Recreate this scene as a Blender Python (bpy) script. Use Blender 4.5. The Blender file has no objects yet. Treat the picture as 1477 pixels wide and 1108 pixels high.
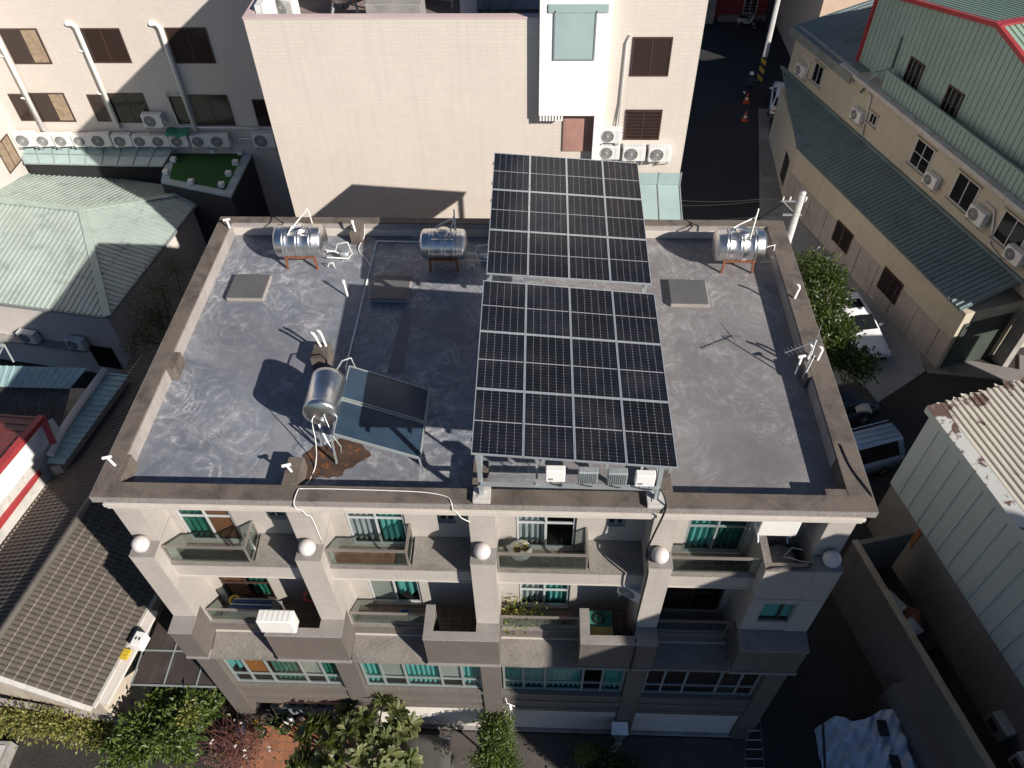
import bpy, bmesh, math, random
import numpy as np
from mathutils import Vector, Matrix

random.seed(7)
rng = np.random.default_rng(7)
SC = bpy.context.scene
COL = SC.collection
H = 13.3                      # roof coping is z = 0 while building; everything is lifted so the ground is z = 0
G = -H
SUN = np.array([-1.36, 1.10, -1.0])   # direction the sunlight travels

# ------------------------------------------------------------------ camera
YAW, PITCH, ROLL, FPX = math.radians(2.897), math.radians(48.024), math.radians(-1.333), 1127.26
CAMP = np.array([10.357, -9.820, 15.051])
_cy, _sy = math.cos(YAW), math.sin(YAW)
_f0 = np.array([-_sy, _cy, 0.]); _r0 = np.array([_cy, _sy, 0.]); _u0 = np.array([0, 0, 1.])
_fw = math.cos(PITCH) * _f0 - math.sin(PITCH) * _u0
_up = math.cos(PITCH) * _u0 + math.sin(PITCH) * _f0
_R = math.cos(ROLL) * _r0 + math.sin(ROLL) * _up
_U = -math.sin(ROLL) * _r0 + math.cos(ROLL) * _up


def _ray(u, v):
    return _R * (u - 738.5) / FPX - _U * (v - 554) / FPX + _fw


def P(u, v, **k):
    """Photograph point (u, v) on a plane x=, y= or z= of the real scene."""
    d = _ray(u, v)
    ax = 'xyz'.index(list(k)[0]); t = (list(k.values())[0] - CAMP[ax]) / d[ax]
    return CAMP + t * d


def PV(u, v, A, B):
    """Photograph point on the vertical plane through plan points A, B."""
    d = _ray(u, v); n = np.array([B[1] - A[1], A[0] - B[0], 0.])
    t = ((np.array([A[0], A[1], 0.]) - CAMP) @ n) / (d @ n)
    return CAMP + t * d


# ------------------------------------------------------------------ mesh builder
class MB:
    def __init__(s):
        s.v = []; s.f = []; s.m = []; s.uv = {}; s.sm = set()

    def poly(s, pts, m=0, uv=None, smooth=False):
        i = len(s.v); s.v += [tuple(map(float, p)) for p in pts]
        s.f.append(tuple(range(i, i + len(pts)))); s.m.append(m)
        if uv is not None: s.uv[len(s.f) - 1] = uv
        if smooth: s.sm.add(len(s.f) - 1)
        return s

    def faces(s, vs, fs, m=0, smooth=False):
        i = len(s.v); s.v += [tuple(map(float, p)) for p in vs]
        for f in fs:
            if smooth: s.sm.add(len(s.f))
            s.f.append(tuple(i + a for a in f)); s.m.append(m)
        return s

    def box(s, x0, x1, y0, y1, z0, z1, m=0):
        vs = [(x0, y0, z0), (x1, y0, z0), (x1, y1, z0), (x0, y1, z0), (x0, y0, z1), (x1, y0, z1), (x1, y1, z1), (x0, y1, z1)]
        return s.faces(vs, [(0, 3, 2, 1), (4, 5, 6, 7), (0, 1, 5, 4), (1, 2, 6, 5), (2, 3, 7, 6), (3, 0, 4, 7)], m)

    def obox(s, c, ax, ay, az, m=0):
        """Box with centre c and half-axis vectors."""
        c, ax, ay, az = map(np.array, (c, ax, ay, az)); c = c.astype(float)
        vs = [c + i * ax + j * ay + k * az for k in (-1, 1) for (i, j) in ((-1, -1), (1, -1), (1, 1), (-1, 1))]
        return s.faces(vs, [(0, 3, 2, 1), (4, 5, 6, 7), (0, 1, 5, 4), (1, 2, 6, 5), (2, 3, 7, 6), (3, 0, 4, 7)], m)

    def beam(s, a, b, w, h, m=0, up=(0, 0, 1)):
        a, b = np.array(a, float), np.array(b, float); d = b - a; L = np.linalg.norm(d); d /= L
        up = np.array(up, float)
        if abs(d @ up) > .98: up = np.array([0, 1., 0])
        x = np.cross(d, up); x /= np.linalg.norm(x); y = np.cross(x, d)
        return s.obox((a + b) / 2, d * L / 2, x * w / 2, y * h / 2, m)

    def prism(s, poly, vec, m=0, mtop=None):
        """Closed prism: polygon (3-D points) extruded along vec."""
        p = [np.array(q, float) for q in poly]; n = len(p); v = np.array(vec, float)
        vs = p + [q + v for q in p]
        s.faces(vs, [tuple(range(n))[::-1]], m)
        i = len(s.v) - 2 * n
        s.f.append(tuple(range(i + n, i + 2 * n))); s.m.append(m if mtop is None else mtop)
        for a in range(n):
            b = (a + 1) % n
            s.f.append((i + a, i + b, i + n + b, i + n + a)); s.m.append(m)
        return s

    def tube(s, pts, r, n=8, m=0, caps=True, r1=None):
        pts = [np.array(p, float) for p in pts]; k = len(pts); vs = []
        for i, p in enumerate(pts):
            t = pts[min(i + 1, k - 1)] - pts[max(i - 1, 0)]; t /= (np.linalg.norm(t) + 1e-12)
            a = np.array([0, 0, 1.]) if abs(t[2]) < .9 else np.array([1., 0, 0])
            x = np.cross(t, a); x /= np.linalg.norm(x); y = np.cross(t, x)
            rr = r if r1 is None else r + (r1 - r) * i / max(1, k - 1)
            vs += [p + rr * (math.cos(q) * x + math.sin(q) * y) for q in [2 * math.pi * j / n for j in range(n)]]
        fs = [(i * n + j, i * n + (j + 1) % n, (i + 1) * n + (j + 1) % n, (i + 1) * n + j) for i in range(k - 1) for j in range(n)]
        s.faces(vs, fs, m, smooth=True)
        if caps:
            i = len(s.v) - k * n
            s.f.append(tuple(range(i, i + n))); s.m.append(m)
            s.f.append(tuple(range(i + (k - 1) * n, i + k * n))); s.m.append(m)
        return s

    def lathe(s, prof, c=(0, 0, 0), axis=(0, 0, 1), n=24, m=0, smooth=True):
        """prof: list of (radius, height along axis)."""
        axis = np.array(axis, float); a = np.array([0, 0, 1.]) if abs(axis[2]) < .9 else np.array([1., 0, 0])
        x = np.cross(axis, a); x /= np.linalg.norm(x); y = np.cross(axis, x); c = np.array(c, float)
        vs = []
        for r, h in prof:
            vs += [c + axis * h + max(r, 1e-4) * (math.cos(q) * x + math.sin(q) * y) for q in [2 * math.pi * j / n for j in range(n)]]
        k = len(prof)
        fs = [(i * n + j, i * n + (j + 1) % n, (i + 1) * n + (j + 1) % n, (i + 1) * n + j) for i in range(k - 1) for j in range(n)]
        return s.faces(vs, fs, m, smooth)

    def sphere(s, c, r, n=16, m=0, sz=1.):
        return s.lathe([(r * math.sin(math.pi * i / n), -r * sz * math.cos(math.pi * i / n)) for i in range(n + 1)], c, n=2 * n, m=m)

    def grid(s, fn, nu, nv, m=0, smooth=False, uvs=None):
        vs = [fn(i / nu, j / nv) for j in range(nv + 1) for i in range(nu + 1)]
        fs = [(j * (nu + 1) + i, j * (nu + 1) + i + 1, (j + 1) * (nu + 1) + i + 1, (j + 1) * (nu + 1) + i) for j in range(nv) for i in range(nu)]
        return s.faces(vs, fs, m, smooth)

    def build(s, name, mats, parent=None, local=False, bevel=0, seg=2, solid=0, base=None):
        if not isinstance(mats, (list, tuple)): mats = [mats]
        V = np.array(s.v, float)
        if not local:
            V = V + np.array([0, 0, H])
            if parent is not None:
                off = np.array(_wloc(parent))
                V = V - off
                loc = (0, 0, 0)
            else:
                lo, hi = V.min(0), V.max(0)
                loc = np.array([(lo[0] + hi[0]) / 2, (lo[1] + hi[1]) / 2, lo[2]]) if base is None else np.array(base, float) + np.array([0, 0, H])
                V = V - loc
        else:
            loc = (0, 0, 0)
        me = bpy.data.meshes.new(name)
        me.from_pydata(V.tolist(), [], s.f)
        for mt in mats: me.materials.append(mt)
        me.polygons.foreach_set('material_index', s.m)
        if s.sm:
            fl = [i in s.sm for i in range(len(s.f))]; me.polygons.foreach_set('use_smooth', fl)
        uvl = me.uv_layers.new(name='UVMap')
        me.update()
        co = np.empty(len(V) * 3); me.vertices.foreach_get('co', co); co = co.reshape(-1, 3) + np.array(loc)
        out = np.empty((len(me.loops), 2))
        for p in me.polygons:
            li = list(p.loop_indices)
            if p.index in s.uv:
                out[li] = s.uv[p.index]; continue
            n = p.normal; c = co[list(p.vertices)]
            if abs(n.z) > .75: out[li, 0] = c[:, 0]; out[li, 1] = c[:, 1]
            else:
                h = math.hypot(n.x, n.y) + 1e-9
                out[li, 0] = c[:, 0] * (-n.y / h) + c[:, 1] * (n.x / h); out[li, 1] = c[:, 2]
        uvl.data.foreach_set('uv', out.ravel())
        ob = bpy.data.objects.new(name, me); COL.objects.link(ob)
        ob.location = loc
        if parent is not None: ob.parent = parent
        if bevel:
            b = ob.modifiers.new('bevel', 'BEVEL'); b.width = bevel; b.segments = seg; b.limit_method = 'ANGLE'; b.angle_limit = math.radians(40)
        return ob


def _wloc(o):
    l = Vector(o.location)
    while o.parent is not None:
        o = o.parent; l = l + Vector(o.location)
    return l


def tag(o, label=None, cat=None, group=None, kind=None):
    if label: o['label'] = label
    if cat: o['category'] = cat
    if group: o['group'] = group
    if kind: o['kind'] = kind
    return o


def thing(name, label, cat, loc=(0, 0, 0), rz=0, group=None):
    o = bpy.data.objects.new(name, None); COL.objects.link(o)
    o.location = (loc[0], loc[1], loc[2] + H); o.rotation_euler = (0, 0, rz); o.empty_display_size = .2
    return tag(o, label, cat, group)


def dup(root, loc, rz=0, label=None, group=None, scale=None):
    r = root.copy(); COL.objects.link(r); r.location = (loc[0], loc[1], loc[2] + H); r.rotation_euler = (0, 0, rz)
    if scale: r.scale = (scale,) * 3
    if label: r['label'] = label
    if group: r['group'] = group
    for ch in list(root.children):
        c = ch.copy(); COL.objects.link(c); c.parent = r
        for g in ch.children:
            d = g.copy(); COL.objects.link(d); d.parent = c
    return r


# ------------------------------------------------------------------ materials
def newmat(name):
    m = bpy.data.materials.new(name); m.use_nodes = True
    nt = m.node_tree; b = nt.nodes['Principled BSDF']
    return m, nt, b


def nd(nt, t, **k):
    n = nt.nodes.new(t)
    for a, v in k.items():
        if a.startswith('i_'): n.inputs[a[2:].replace('_', ' ')].default_value = v
        else: setattr(n, a, v)
    return n


def mth(nt, op, *a, clamp=False):
    n = nt.nodes.new('ShaderNodeMath'); n.operation = op; n.use_clamp = clamp
    for i, x in enumerate(a):
        if hasattr(x, 'node'): nt.links.new(x, n.inputs[i])
        else: n.inputs[i].default_value = x
    return n.outputs[0]


def mix(nt, fac, a, b, mode='MIX'):
    n = nt.nodes.new('ShaderNodeMix'); n.data_type = 'RGBA'; n.blend_type = mode
    for i, x in ((0, fac), (6, a), (7, b)):
        if hasattr(x, 'node'): nt.links.new(x, n.inputs[i])
        elif i == 0: n.inputs[0].default_value = x
        else: n.inputs[i].default_value = (*x, 1) if len(x) == 3 else x
    return n.outputs[2]


def noise(nt, vec, scale, detail=4, rough=.55, dist=0):
    n = nd(nt, 'ShaderNodeTexNoise'); n.inputs['Scale'].default_value = scale; n.inputs['Detail'].default_value = detail
    n.inputs['Roughness'].default_value = rough; n.inputs['Distortion'].default_value = dist
    nt.links.new(vec, n.inputs['Vector']); return n.outputs['Fac']


def ramp(nt, fac, a, b):
    n = nd(nt, 'ShaderNodeMapRange'); n.inputs[1].default_value = a; n.inputs[2].default_value = b
    nt.links.new(fac, n.inputs[0]); return n.outputs[0]


def pos(nt, scale=None):
    g = nd(nt, 'ShaderNodeNewGeometry').outputs['Position']
    if scale is None: return g
    m = nd(nt, 'ShaderNodeMapping'); m.inputs['Scale'].default_value = scale; nt.links.new(g, m.inputs[0]); return m.outputs[0]


def bump(nt, b, h, strength=.3, dist=.02):
    n = nd(nt, 'ShaderNodeBump'); n.inputs['Strength'].default_value = strength; n.inputs['Distance'].default_value = dist
    nt.links.new(h, n.inputs['Height']); nt.links.new(n.outputs[0], b.inputs['Normal'])


def M(name, col, rough=.7, metal=0., var=.25, scale=1.2, grain=.15, gscale=60, dirt=None, dirtamt=.5, streak=0., bumps=.0, spec=.5, world=True):
    """Worn surface: large blotches, fine grain, optional dirt patches and vertical streaks."""
    m, nt, b = newmat(name)
    p = pos(nt) if world else nd(nt, 'ShaderNodeTexCoord').outputs['Object']
    n1 = noise(nt, p, scale, 5, .6)
    c0 = tuple(c * (1 - var) for c in col); c1 = tuple(min(1, c * (1 + var)) for c in col)
    c = mix(nt, ramp(nt, n1, .3, .7), c0, c1)
    if grain:
        n2 = noise(nt, p, gscale, 2, .6)
        c = mix(nt, grain, c, mix(nt, ramp(nt, n2, .35, .65), (0, 0, 0), tuple(min(1, x * 2) for x in col)))
    if dirt:
        n3 = noise(nt, p, scale * 2.3, 6, .65, .5)
        c = mix(nt, mth(nt, 'MULTIPLY', ramp(nt, n3, .52, .72), dirtamt), c, dirt)
    if streak:
        pp = pos(nt, (5, 5, .35)); n4 = noise(nt, pp, 1.2, 5, .65)
        c = mix(nt, mth(nt, 'MULTIPLY', ramp(nt, n4, .5, .75), streak), c, tuple(x * .45 for x in col))
    nt.links.new(c, b.inputs['Base Color'])
    b.inputs['Roughness'].default_value = rough; b.inputs['Metallic'].default_value = metal; b.inputs['Specular IOR Level'].default_value = spec
    if bumps: bump(nt, b, noise(nt, p, gscale, 4, .6), bumps, .01)
    return m


def tilemat(name, col, mortar, w, h, gap=.006, offset=0., var=.08, rough=.5, blot=.12, streak=.15, vert=False, dirt=None):
    """Ceramic wall tiles laid in the surface's own metres (UV)."""
    m, nt, b = newmat(name)
    uv = nd(nt, 'ShaderNodeTexCoord').outputs['UV']
    mp = nd(nt, 'ShaderNodeMapping'); nt.links.new(uv, mp.inputs[0])
    br = nd(nt, 'ShaderNodeTexBrick', offset=offset, squash=1.)
    br.inputs['Color1'].default_value = (*[c * (1 - var) for c in col], 1); br.inputs['Color2'].default_value = (*[min(1, c * (1 + var)) for c in col], 1)
    br.inputs['Mortar'].default_value = (*mortar, 1); br.inputs['Scale'].default_value = 1
    br.inputs['Mortar Size'].default_value = gap; br.inputs['Mortar Smooth'].default_value = .2; br.inputs['Brick Width'].default_value = w; br.inputs['Row Height'].default_value = h
    nt.links.new(mp.outputs[0], br.inputs['Vector'])
    n1 = noise(nt, pos(nt), .5, 5, .6)
    c = mix(nt, ramp(nt, n1, .3, .75), br.outputs['Color'], mix(nt, 1.0, br.outputs['Color'], (1 - blot, 1 - blot * 1.05, 1 - blot * 1.1), 'MULTIPLY'))
    n4 = noise(nt, pos(nt, (4, 4, .3)), 1.2, 5, .65)
    c = mix(nt, mth(nt, 'MULTIPLY', ramp(nt, n4, .52, .8), streak), c, tuple(x * .4 for x in (dirt or col)))
    nt.links.new(c, b.inputs['Base Color']); b.inputs['Roughness'].default_value = rough
    bump(nt, b, br.outputs['Fac'], -.25, .01)
    return m


def granite(name, a, bcol, scale=75, rough=.75, dark=.35):
    m, nt, b = newmat(name)
    p = pos(nt)
    n = noise(nt, p, scale, 3, .75); c = mix(nt, ramp(nt, n, .38, .62), a, bcol)
    n2 = noise(nt, p, 1.3, 7, .68, .5); c = mix(nt, mth(nt, 'MULTIPLY', ramp(nt, n2, .46, .66), dark), c, tuple(x * .3 for x in a))
    n3 = noise(nt, p, 9, 4, .6); c = mix(nt, mth(nt, 'MULTIPLY', ramp(nt, n3, .55, .8), .35), c, tuple(x * .5 for x in bcol))
    nt.links.new(c, b.inputs['Base Color']); b.inputs['Roughness'].default_value = rough
    bump(nt, b, n, .3, .006)
    return m


def metal(name, col, rough=.3, wob=.0, met=1., var=.1):
    m, nt, b = newmat(name)
    p = nd(nt, 'ShaderNodeTexCoord').outputs['Object']
    n = noise(nt, p, 3, 5, .6)
    nt.links.new(mix(nt, n, tuple(c * (1 - var) for c in col), tuple(min(1, c * (1 + var)) for c in col)), b.inputs['Base Color'])
    nt.links.new(mth(nt, 'ADD', rough - .06, mth(nt, 'MULTIPLY', noise(nt, p, 14, 4, .7), .14)), b.inputs['Roughness'])
    b.inputs['Metallic'].default_value = met
    if wob: bump(nt, b, noise(nt, p, 4, 2, .5), wob, .05)
    return m


def glassmat(name, tint=(.75, .85, .82), refl=.25, rough=.03):
    m, nt, b = newmat(name)
    t = nd(nt, 'ShaderNodeBsdfTransparent'); t.inputs[0].default_value = (*tint, 1)
    g = nd(nt, 'ShaderNodeBsdfGlossy'); g.inputs['Roughness'].default_value = rough; g.inputs[0].default_value = (.9, .95, .95, 1)
    lw = nd(nt, 'ShaderNodeLayerWeight'); lw.inputs[0].default_value = .35
    fac = mth(nt, 'ADD', mth(nt, 'MULTIPLY', lw.outputs['Fresnel'], .5), refl * .2, clamp=True)
    ms = nd(nt, 'ShaderNodeMixShader'); nt.links.new(fac, ms.inputs[0]); nt.links.new(t.outputs[0], ms.inputs[1]); nt.links.new(g.outputs[0], ms.inputs[2])
    nt.links.new(ms.outputs[0], nt.nodes['Material Output'].inputs[0]); return m


def leafmat(name, a, bcol, trans=.35, rough=.45):
    m, nt, b = newmat(name)
    r = nd(nt, 'ShaderNodeNewGeometry').outputs['Random Per Island']
    c = mix(nt, r, a, bcol)
    nt.links.new(c, b.inputs['Base Color']); b.inputs['Roughness'].default_value = rough
    tr = nd(nt, 'ShaderNodeBsdfTranslucent'); nt.links.new(mix(nt, .5, c, (.25, .35, .03)), tr.inputs[0])
    ms = nd(nt, 'ShaderNodeMixShader'); ms.inputs[0].default_value = trans
    nt.links.new(b.outputs[0], ms.inputs[1]); nt.links.new(tr.outputs[0], ms.inputs[2]); nt.links.new(ms.outputs[0], nt.nodes['Material Output'].inputs[0])
    return m


def deckmat():
    """Trowelled grey waterproof coating with swirling pale scuffs and dark damp patches."""
    m, nt, b = newmat('roof_coating')
    p = pos(nt)
    sx = nd(nt, 'ShaderNodeSeparateXYZ'); nt.links.new(p, sx.inputs[0]); newer = ramp(nt, mth(nt, 'ADD', sx.outputs[0], mth(nt, 'MULTIPLY', noise(nt, p, .5, 3), 3.)), 10.5, 13.5)   # later, plainer coat on the right half
    bn = ramp(nt, noise(nt, p, .55, 5, .6, .6), .35, .68)
    base = mix(nt, newer, mix(nt, bn, (.108, .128, .168), (.215, .232, .268)), mix(nt, bn, (.165, .155, .158), (.235, .222, .222)))  # older left coat: its blue base also paints in the shadow's bluish tint
    # swirls: concentric arcs about scattered centres, broken up by noise
    vo = nd(nt, 'ShaderNodeTexVoronoi'); vo.inputs['Scale'].default_value = .55; vo.inputs['Randomness'].default_value = 1
    wp = nd(nt, 'ShaderNodeVectorMath', operation='ADD'); nt.links.new(p, wp.inputs[0])
    nz = nd(nt, 'ShaderNodeTexNoise'); nz.inputs['Scale'].default_value = 1.1; nz.inputs['Detail'].default_value = 3; nt.links.new(p, nz.inputs['Vector'])
    sc = nd(nt, 'ShaderNodeVectorMath', operation='SCALE'); sc.inputs['Scale'].default_value = .9; nt.links.new(nz.outputs['Color'], sc.inputs[0])
    nt.links.new(sc.outputs[0], wp.inputs[1]); nt.links.new(wp.outputs[0], vo.inputs['Vector'])
    rings = mth(nt, 'SINE', mth(nt, 'MULTIPLY', vo.outputs['Distance'], 38.))
    rings = ramp(nt, rings, .1, .9)
    flow = mth(nt, 'SINE', mth(nt, 'MULTIPLY', noise(nt, p, .55, 2, .4, .6), 95.)); flow = ramp(nt, flow, .15, .95)
    rings = mth(nt, 'MAXIMUM', mth(nt, 'MULTIPLY', rings, .6), flow)
    brk = ramp(nt, noise(nt, p, 1.6, 7, .7, 1.2), .40, .62)
    zone = ramp(nt, noise(nt, p, .42, 3, .5), .40, .58)
    fine = ramp(nt, noise(nt, p, 9, 6, .72, 1.8), .36, .66)
    sw = mth(nt, 'ADD', mth(nt, 'MULTIPLY', mth(nt, 'MULTIPLY', rings, brk), .75), mth(nt, 'MULTIPLY', brk, .25))
    sw = mth(nt, 'MULTIPLY', mth(nt, 'MULTIPLY', sw, mth(nt, 'ADD', mth(nt, 'MULTIPLY', zone, .7), .3)), mth(nt, 'ADD', mth(nt, 'MULTIPLY', fine, 1.1), .12), clamp=True)
    c = mix(nt, mth(nt, 'MULTIPLY', mth(nt, 'MULTIPLY', sw, mth(nt, 'SUBTRACT', 1., mth(nt, 'MULTIPLY', newer, .45))), 1.5, clamp=True), base, (.52, .515, .53))
    pink = ramp(nt, noise(nt, p, .3, 2, .5), .5, .7)
    c = mix(nt, mth(nt, 'MULTIPLY', pink, .25), c, (.25, .2, .2))
    dk = ramp(nt, noise(nt, p, .8, 6, .7, .4), .58, .74); c = mix(nt, mth(nt, 'MULTIPLY', dk, .45), c, (.075, .08, .1))
    wet = ramp(nt, noise(nt, p, .22, 4, .6, .8), .56, .62); c = mix(nt, mth(nt, 'MULTIPLY', wet, .3), c, (.11, .11, .13))
    c = mix(nt, .16, c, mix(nt, ramp(nt, noise(nt, p, 70, 2, .6), .4, .6), (.03, .03, .03), (.3, .3, .3)))
    nt.links.new(c, b.inputs['Base Color']); b.inputs['Roughness'].default_value = .5
    bump(nt, b, noise(nt, p, 22, 5, .7, .6), .25, .008)
    return m


def pvmat():
    m, nt, b = newmat('solar_cells')
    uv = nd(nt, 'ShaderNodeTexCoord').outputs['UV']; s = nd(nt, 'ShaderNodeSeparateXYZ'); nt.links.new(uv, s.inputs[0])
    u, v = s.outputs[0], s.outputs[1]
    fu = mth(nt, 'ABSOLUTE', mth(nt, 'SUBTRACT', mth(nt, 'FRACT', mth(nt, 'MULTIPLY', u, 6.)), .5))
    fv = mth(nt, 'ABSOLUTE', mth(nt, 'SUBTRACT', mth(nt, 'FRACT', mth(nt, 'MULTIPLY', v, 20.)), .5))
    lu = mth(nt, 'GREATER_THAN', fu, .473); lv = mth(nt, 'GREATER_THAN', fv, .465)
    dia = mth(nt, 'GREATER_THAN', mth(nt, 'ADD', fu, mth(nt, 'MULTIPLY', fv, .5)), .685)
    mid = mth(nt, 'LESS_THAN', mth(nt, 'ABSOLUTE', mth(nt, 'SUBTRACT', v, .5)), .0075)
    cell = mix(nt, noise(nt, uv, 7, 1), (.006, .007, .010), (.010, .011, .016))
    oi = nd(nt, 'ShaderNodeObjectInfo').outputs['Random']; dust = ramp(nt, noise(nt, pos(nt), 1.1, 6, .7), .45, .75)
    cell = mix(nt, mth(nt, 'MULTIPLY', oi, .5), cell, (.012, .015, .026)); cell = mix(nt, mth(nt, 'MULTIPLY', dust, .045), cell, (.4, .37, .33))
    c = mix(nt, mth(nt, 'MULTIPLY', lv, .07), cell, (.5, .5, .52))
    c = mix(nt, mth(nt, 'MULTIPLY', lu, .17), c, (.55, .52, .5))
    c = mix(nt, mth(nt, 'MULTIPLY', dia, .32), c, (.75, .72, .7))
    c = mix(nt, mth(nt, 'MULTIPLY', mid, .5), c, (.6, .6, .62))
    nt.links.new(c, b.inputs['Base Color']); b.inputs['Roughness'].default_value = .22; b.inputs['Specular IOR Level'].default_value = .28
    return m


m_deck = deckmat(); m_pv = pvmat()
m_coping = granite('coping_washed_stone', (.075, .06, .048), (.20, .168, .142), 60, .85, .65)
m_granite = granite('washed_granite', (.125, .113, .104), (.37, .345, .325), 55, .8, .25)
m_granite_d = granite('washed_granite_ledge', (.105, .093, .082), (.30, .275, .25), 50, .8, .35)
m_tile = tilemat('cream_wall_tile', (.45, .415, .38), (.37, .34, .315), .24, .065, .006, .5, .05, .45, .1, .22)
m_tile_b = tilemat('taupe_wall_tile', (.118, .104, .093), (.19, .172, .158), .24, .065, .009, .5, .10, .5, .15, .2)
m_soldier = tilemat('soldier_course_tile', (.20, .18, .16), (.09, .08, .07), .065, .24, .012, .0, .1, .5, .15, .1)
m_plaster = M('cream_plaster', (.52, .475, .43), .8, var=.06, grain=.08, streak=.2, dirt=(.35, .32, .3), dirtamt=.2)
m_stain = M('stained_plaster', (.32, .29, .275), .85, var=.15, grain=.15, streak=.35, dirt=(.15, .14, .13), dirtamt=.4)
m_frame_w = M('white_aluminium', (.62, .64, .64), .35, .3, var=.06, grain=0)
m_frame_g = M('grey_aluminium', (.36, .40, .40), .35, .4, var=.06, grain=0)
m_frame_b = M('brown_aluminium', (.075, .045, .038), .4, .2, var=.1, grain=0)
m_rail = M('taupe_rail_metal', (.33, .30, .27), .4, .5, var=.1, grain=.05)
m_glass = glassmat('window_glass', (.90, .95, .94)); m_railglass = glassmat('balcony_glass', (.86, .92, .90), .3)
m_canopyglass = glassmat('canopy_glass', (.55, .72, .70), .55)
m_teal = M('teal_curtain', (.12, .42, .39), .85, var=.12, grain=.1, scale=3)
m_teal_d = M('dark_green_curtain', (.015, .15, .11), .85, var=.2, grain=.1, scale=3)
m_blind = M('grey_blind', (.42, .42, .38), .85, var=.1, grain=.1)
m_orange = M('woven_orange_screen', (.42, .16, .035), .9, var=.3, grain=.4, gscale=90)
m_curt_w = M('pale_grey_curtain', (.42, .46, .47), .85, var=.15, grain=.1)
m_curt_b = M('dark_brown_curtain', (.05, .026, .020), .9, var=.3, grain=.1)
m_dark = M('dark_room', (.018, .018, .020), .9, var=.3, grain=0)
m_wood = M('brown_panel', (.25, .11, .055), .6, var=.25, grain=.1)
m_white = M('white_paint', (.78, .77, .75), .5, var=.05, grain=.03)
m_globe = M('white_globe', (.60, .565, .545), .55, var=.06, grain=.05, dirt=(.4, .37, .35), dirtamt=.25)
m_pvc = M('white_pvc', (.74, .73, .70), .4, var=.06, grain=0)
m_steel = metal('stainless_steel', (.72, .71, .70), .3, .25)
m_galv = M('galvanised_steel', (.46, .50, .52), .45, .55, var=.14, grain=.1, gscale=25)
m_alu = M('anodised_aluminium', (.62, .66, .69), .35, .6, var=.05, grain=0)
m_rust = M('rusty_angle_iron', (.22, .085, .045), .8, .2, var=.4, grain=.3, scale=6)
m_conc = M('concrete', (.30, .285, .27), .85, var=.25, grain=.25, dirt=(.1, .09, .08), dirtamt=.5)
m_conc_l = M('pale_concrete', (.50, .48, .45), .85, var=.2, grain=.2, dirt=(.2, .18, .16), dirtamt=.5)
m_hatch = M('grey_hatch_lid', (.12, .118, .122), .5, .1, var=.12, grain=.1)
m_black = M('black_rubber', (.015, .015, .016), .6, var=.2, grain=0)
m_acw = M('off_white_casing', (.72, .71, .68), .45, var=.05, grain=.03, world=False)
m_acd = M('fan_shadow_grey', (.05, .052, .055), .6, var=.2, grain=0)
m_acg = M('grille_grey', (.38, .38, .37), .5, var=.1, grain=0)
# ================================================================== the row of four houses under one flat roof
B = thing('apartment_row', 'cream tiled four storey row with a flat grey roof and white globes along its balconies', 'building', (9, 5, G))
COLX = [(.25, .88), (4.42, 5.05), (8.75, 9.37), (13.10, 13.68), (17.12, 17.75)]
UNITS = [(.88, 4.42), (5.05, 8.75), (9.37, 13.10), (13.68, 17.12)]
YW = .85


def holes_wall(mb, x0, x1, z0, z1, y, holes, depth=.12, m=0):
    """Front face at y with rectangular openings (hx0,hx1,hz0,hz1) and their reveals going back by depth."""
    xs = sorted({x0, x1, *[h[0] for h in holes], *[h[1] for h in holes]}); zs = sorted({z0, z1, *[h[2] for h in holes], *[h[3] for h in holes]})
    for i in range(len(xs) - 1):
        for j in range(len(zs) - 1):
            cx, cz = (xs[i] + xs[i + 1]) / 2, (zs[j] + zs[j + 1]) / 2
            if any(h[0] < cx < h[1] and h[2] < cz < h[3] for h in holes): continue
            mb.poly([(xs[i], y, zs[j]), (xs[i + 1], y, zs[j]), (xs[i + 1], y, zs[j + 1]), (xs[i], y, zs[j + 1])], m)
    for a, b, c, d in holes:
        Y = y + depth
        mb.poly([(a, y, c), (a, y, d), (a, Y, d), (a, Y, c)], m); mb.poly([(b, y, c), (b, Y, c), (b, Y, d), (b, y, d)], m)
        mb.poly([(a, y, c), (a, Y, c), (b, Y, c), (b, y, c)], m); mb.poly([(a, y, d), (b, y, d), (b, Y, d), (a, Y, d)], m)


def pleat(mb, x0, x1, z0, z1, y, amp=.035, period=.16, m=0, seed=0, hem=0.):
    n = max(8, int((x1 - x0) / period * 6)); r = random.Random(seed); ph = r.random() * 6
    def fn(u, v):
        x = x0 + (x1 - x0) * u
        w = math.sin(x / period * 2 * math.pi + ph + .8 * math.sin(x * 3 + ph)) * amp * (1.15 - .3 * v)
        return (x, y + w, z0 + (z1 - z0) * v + (hem * math.sin(x * 21 + ph) if v < .01 else 0))
    mb.grid(fn, n, 3, m, True)


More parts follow.
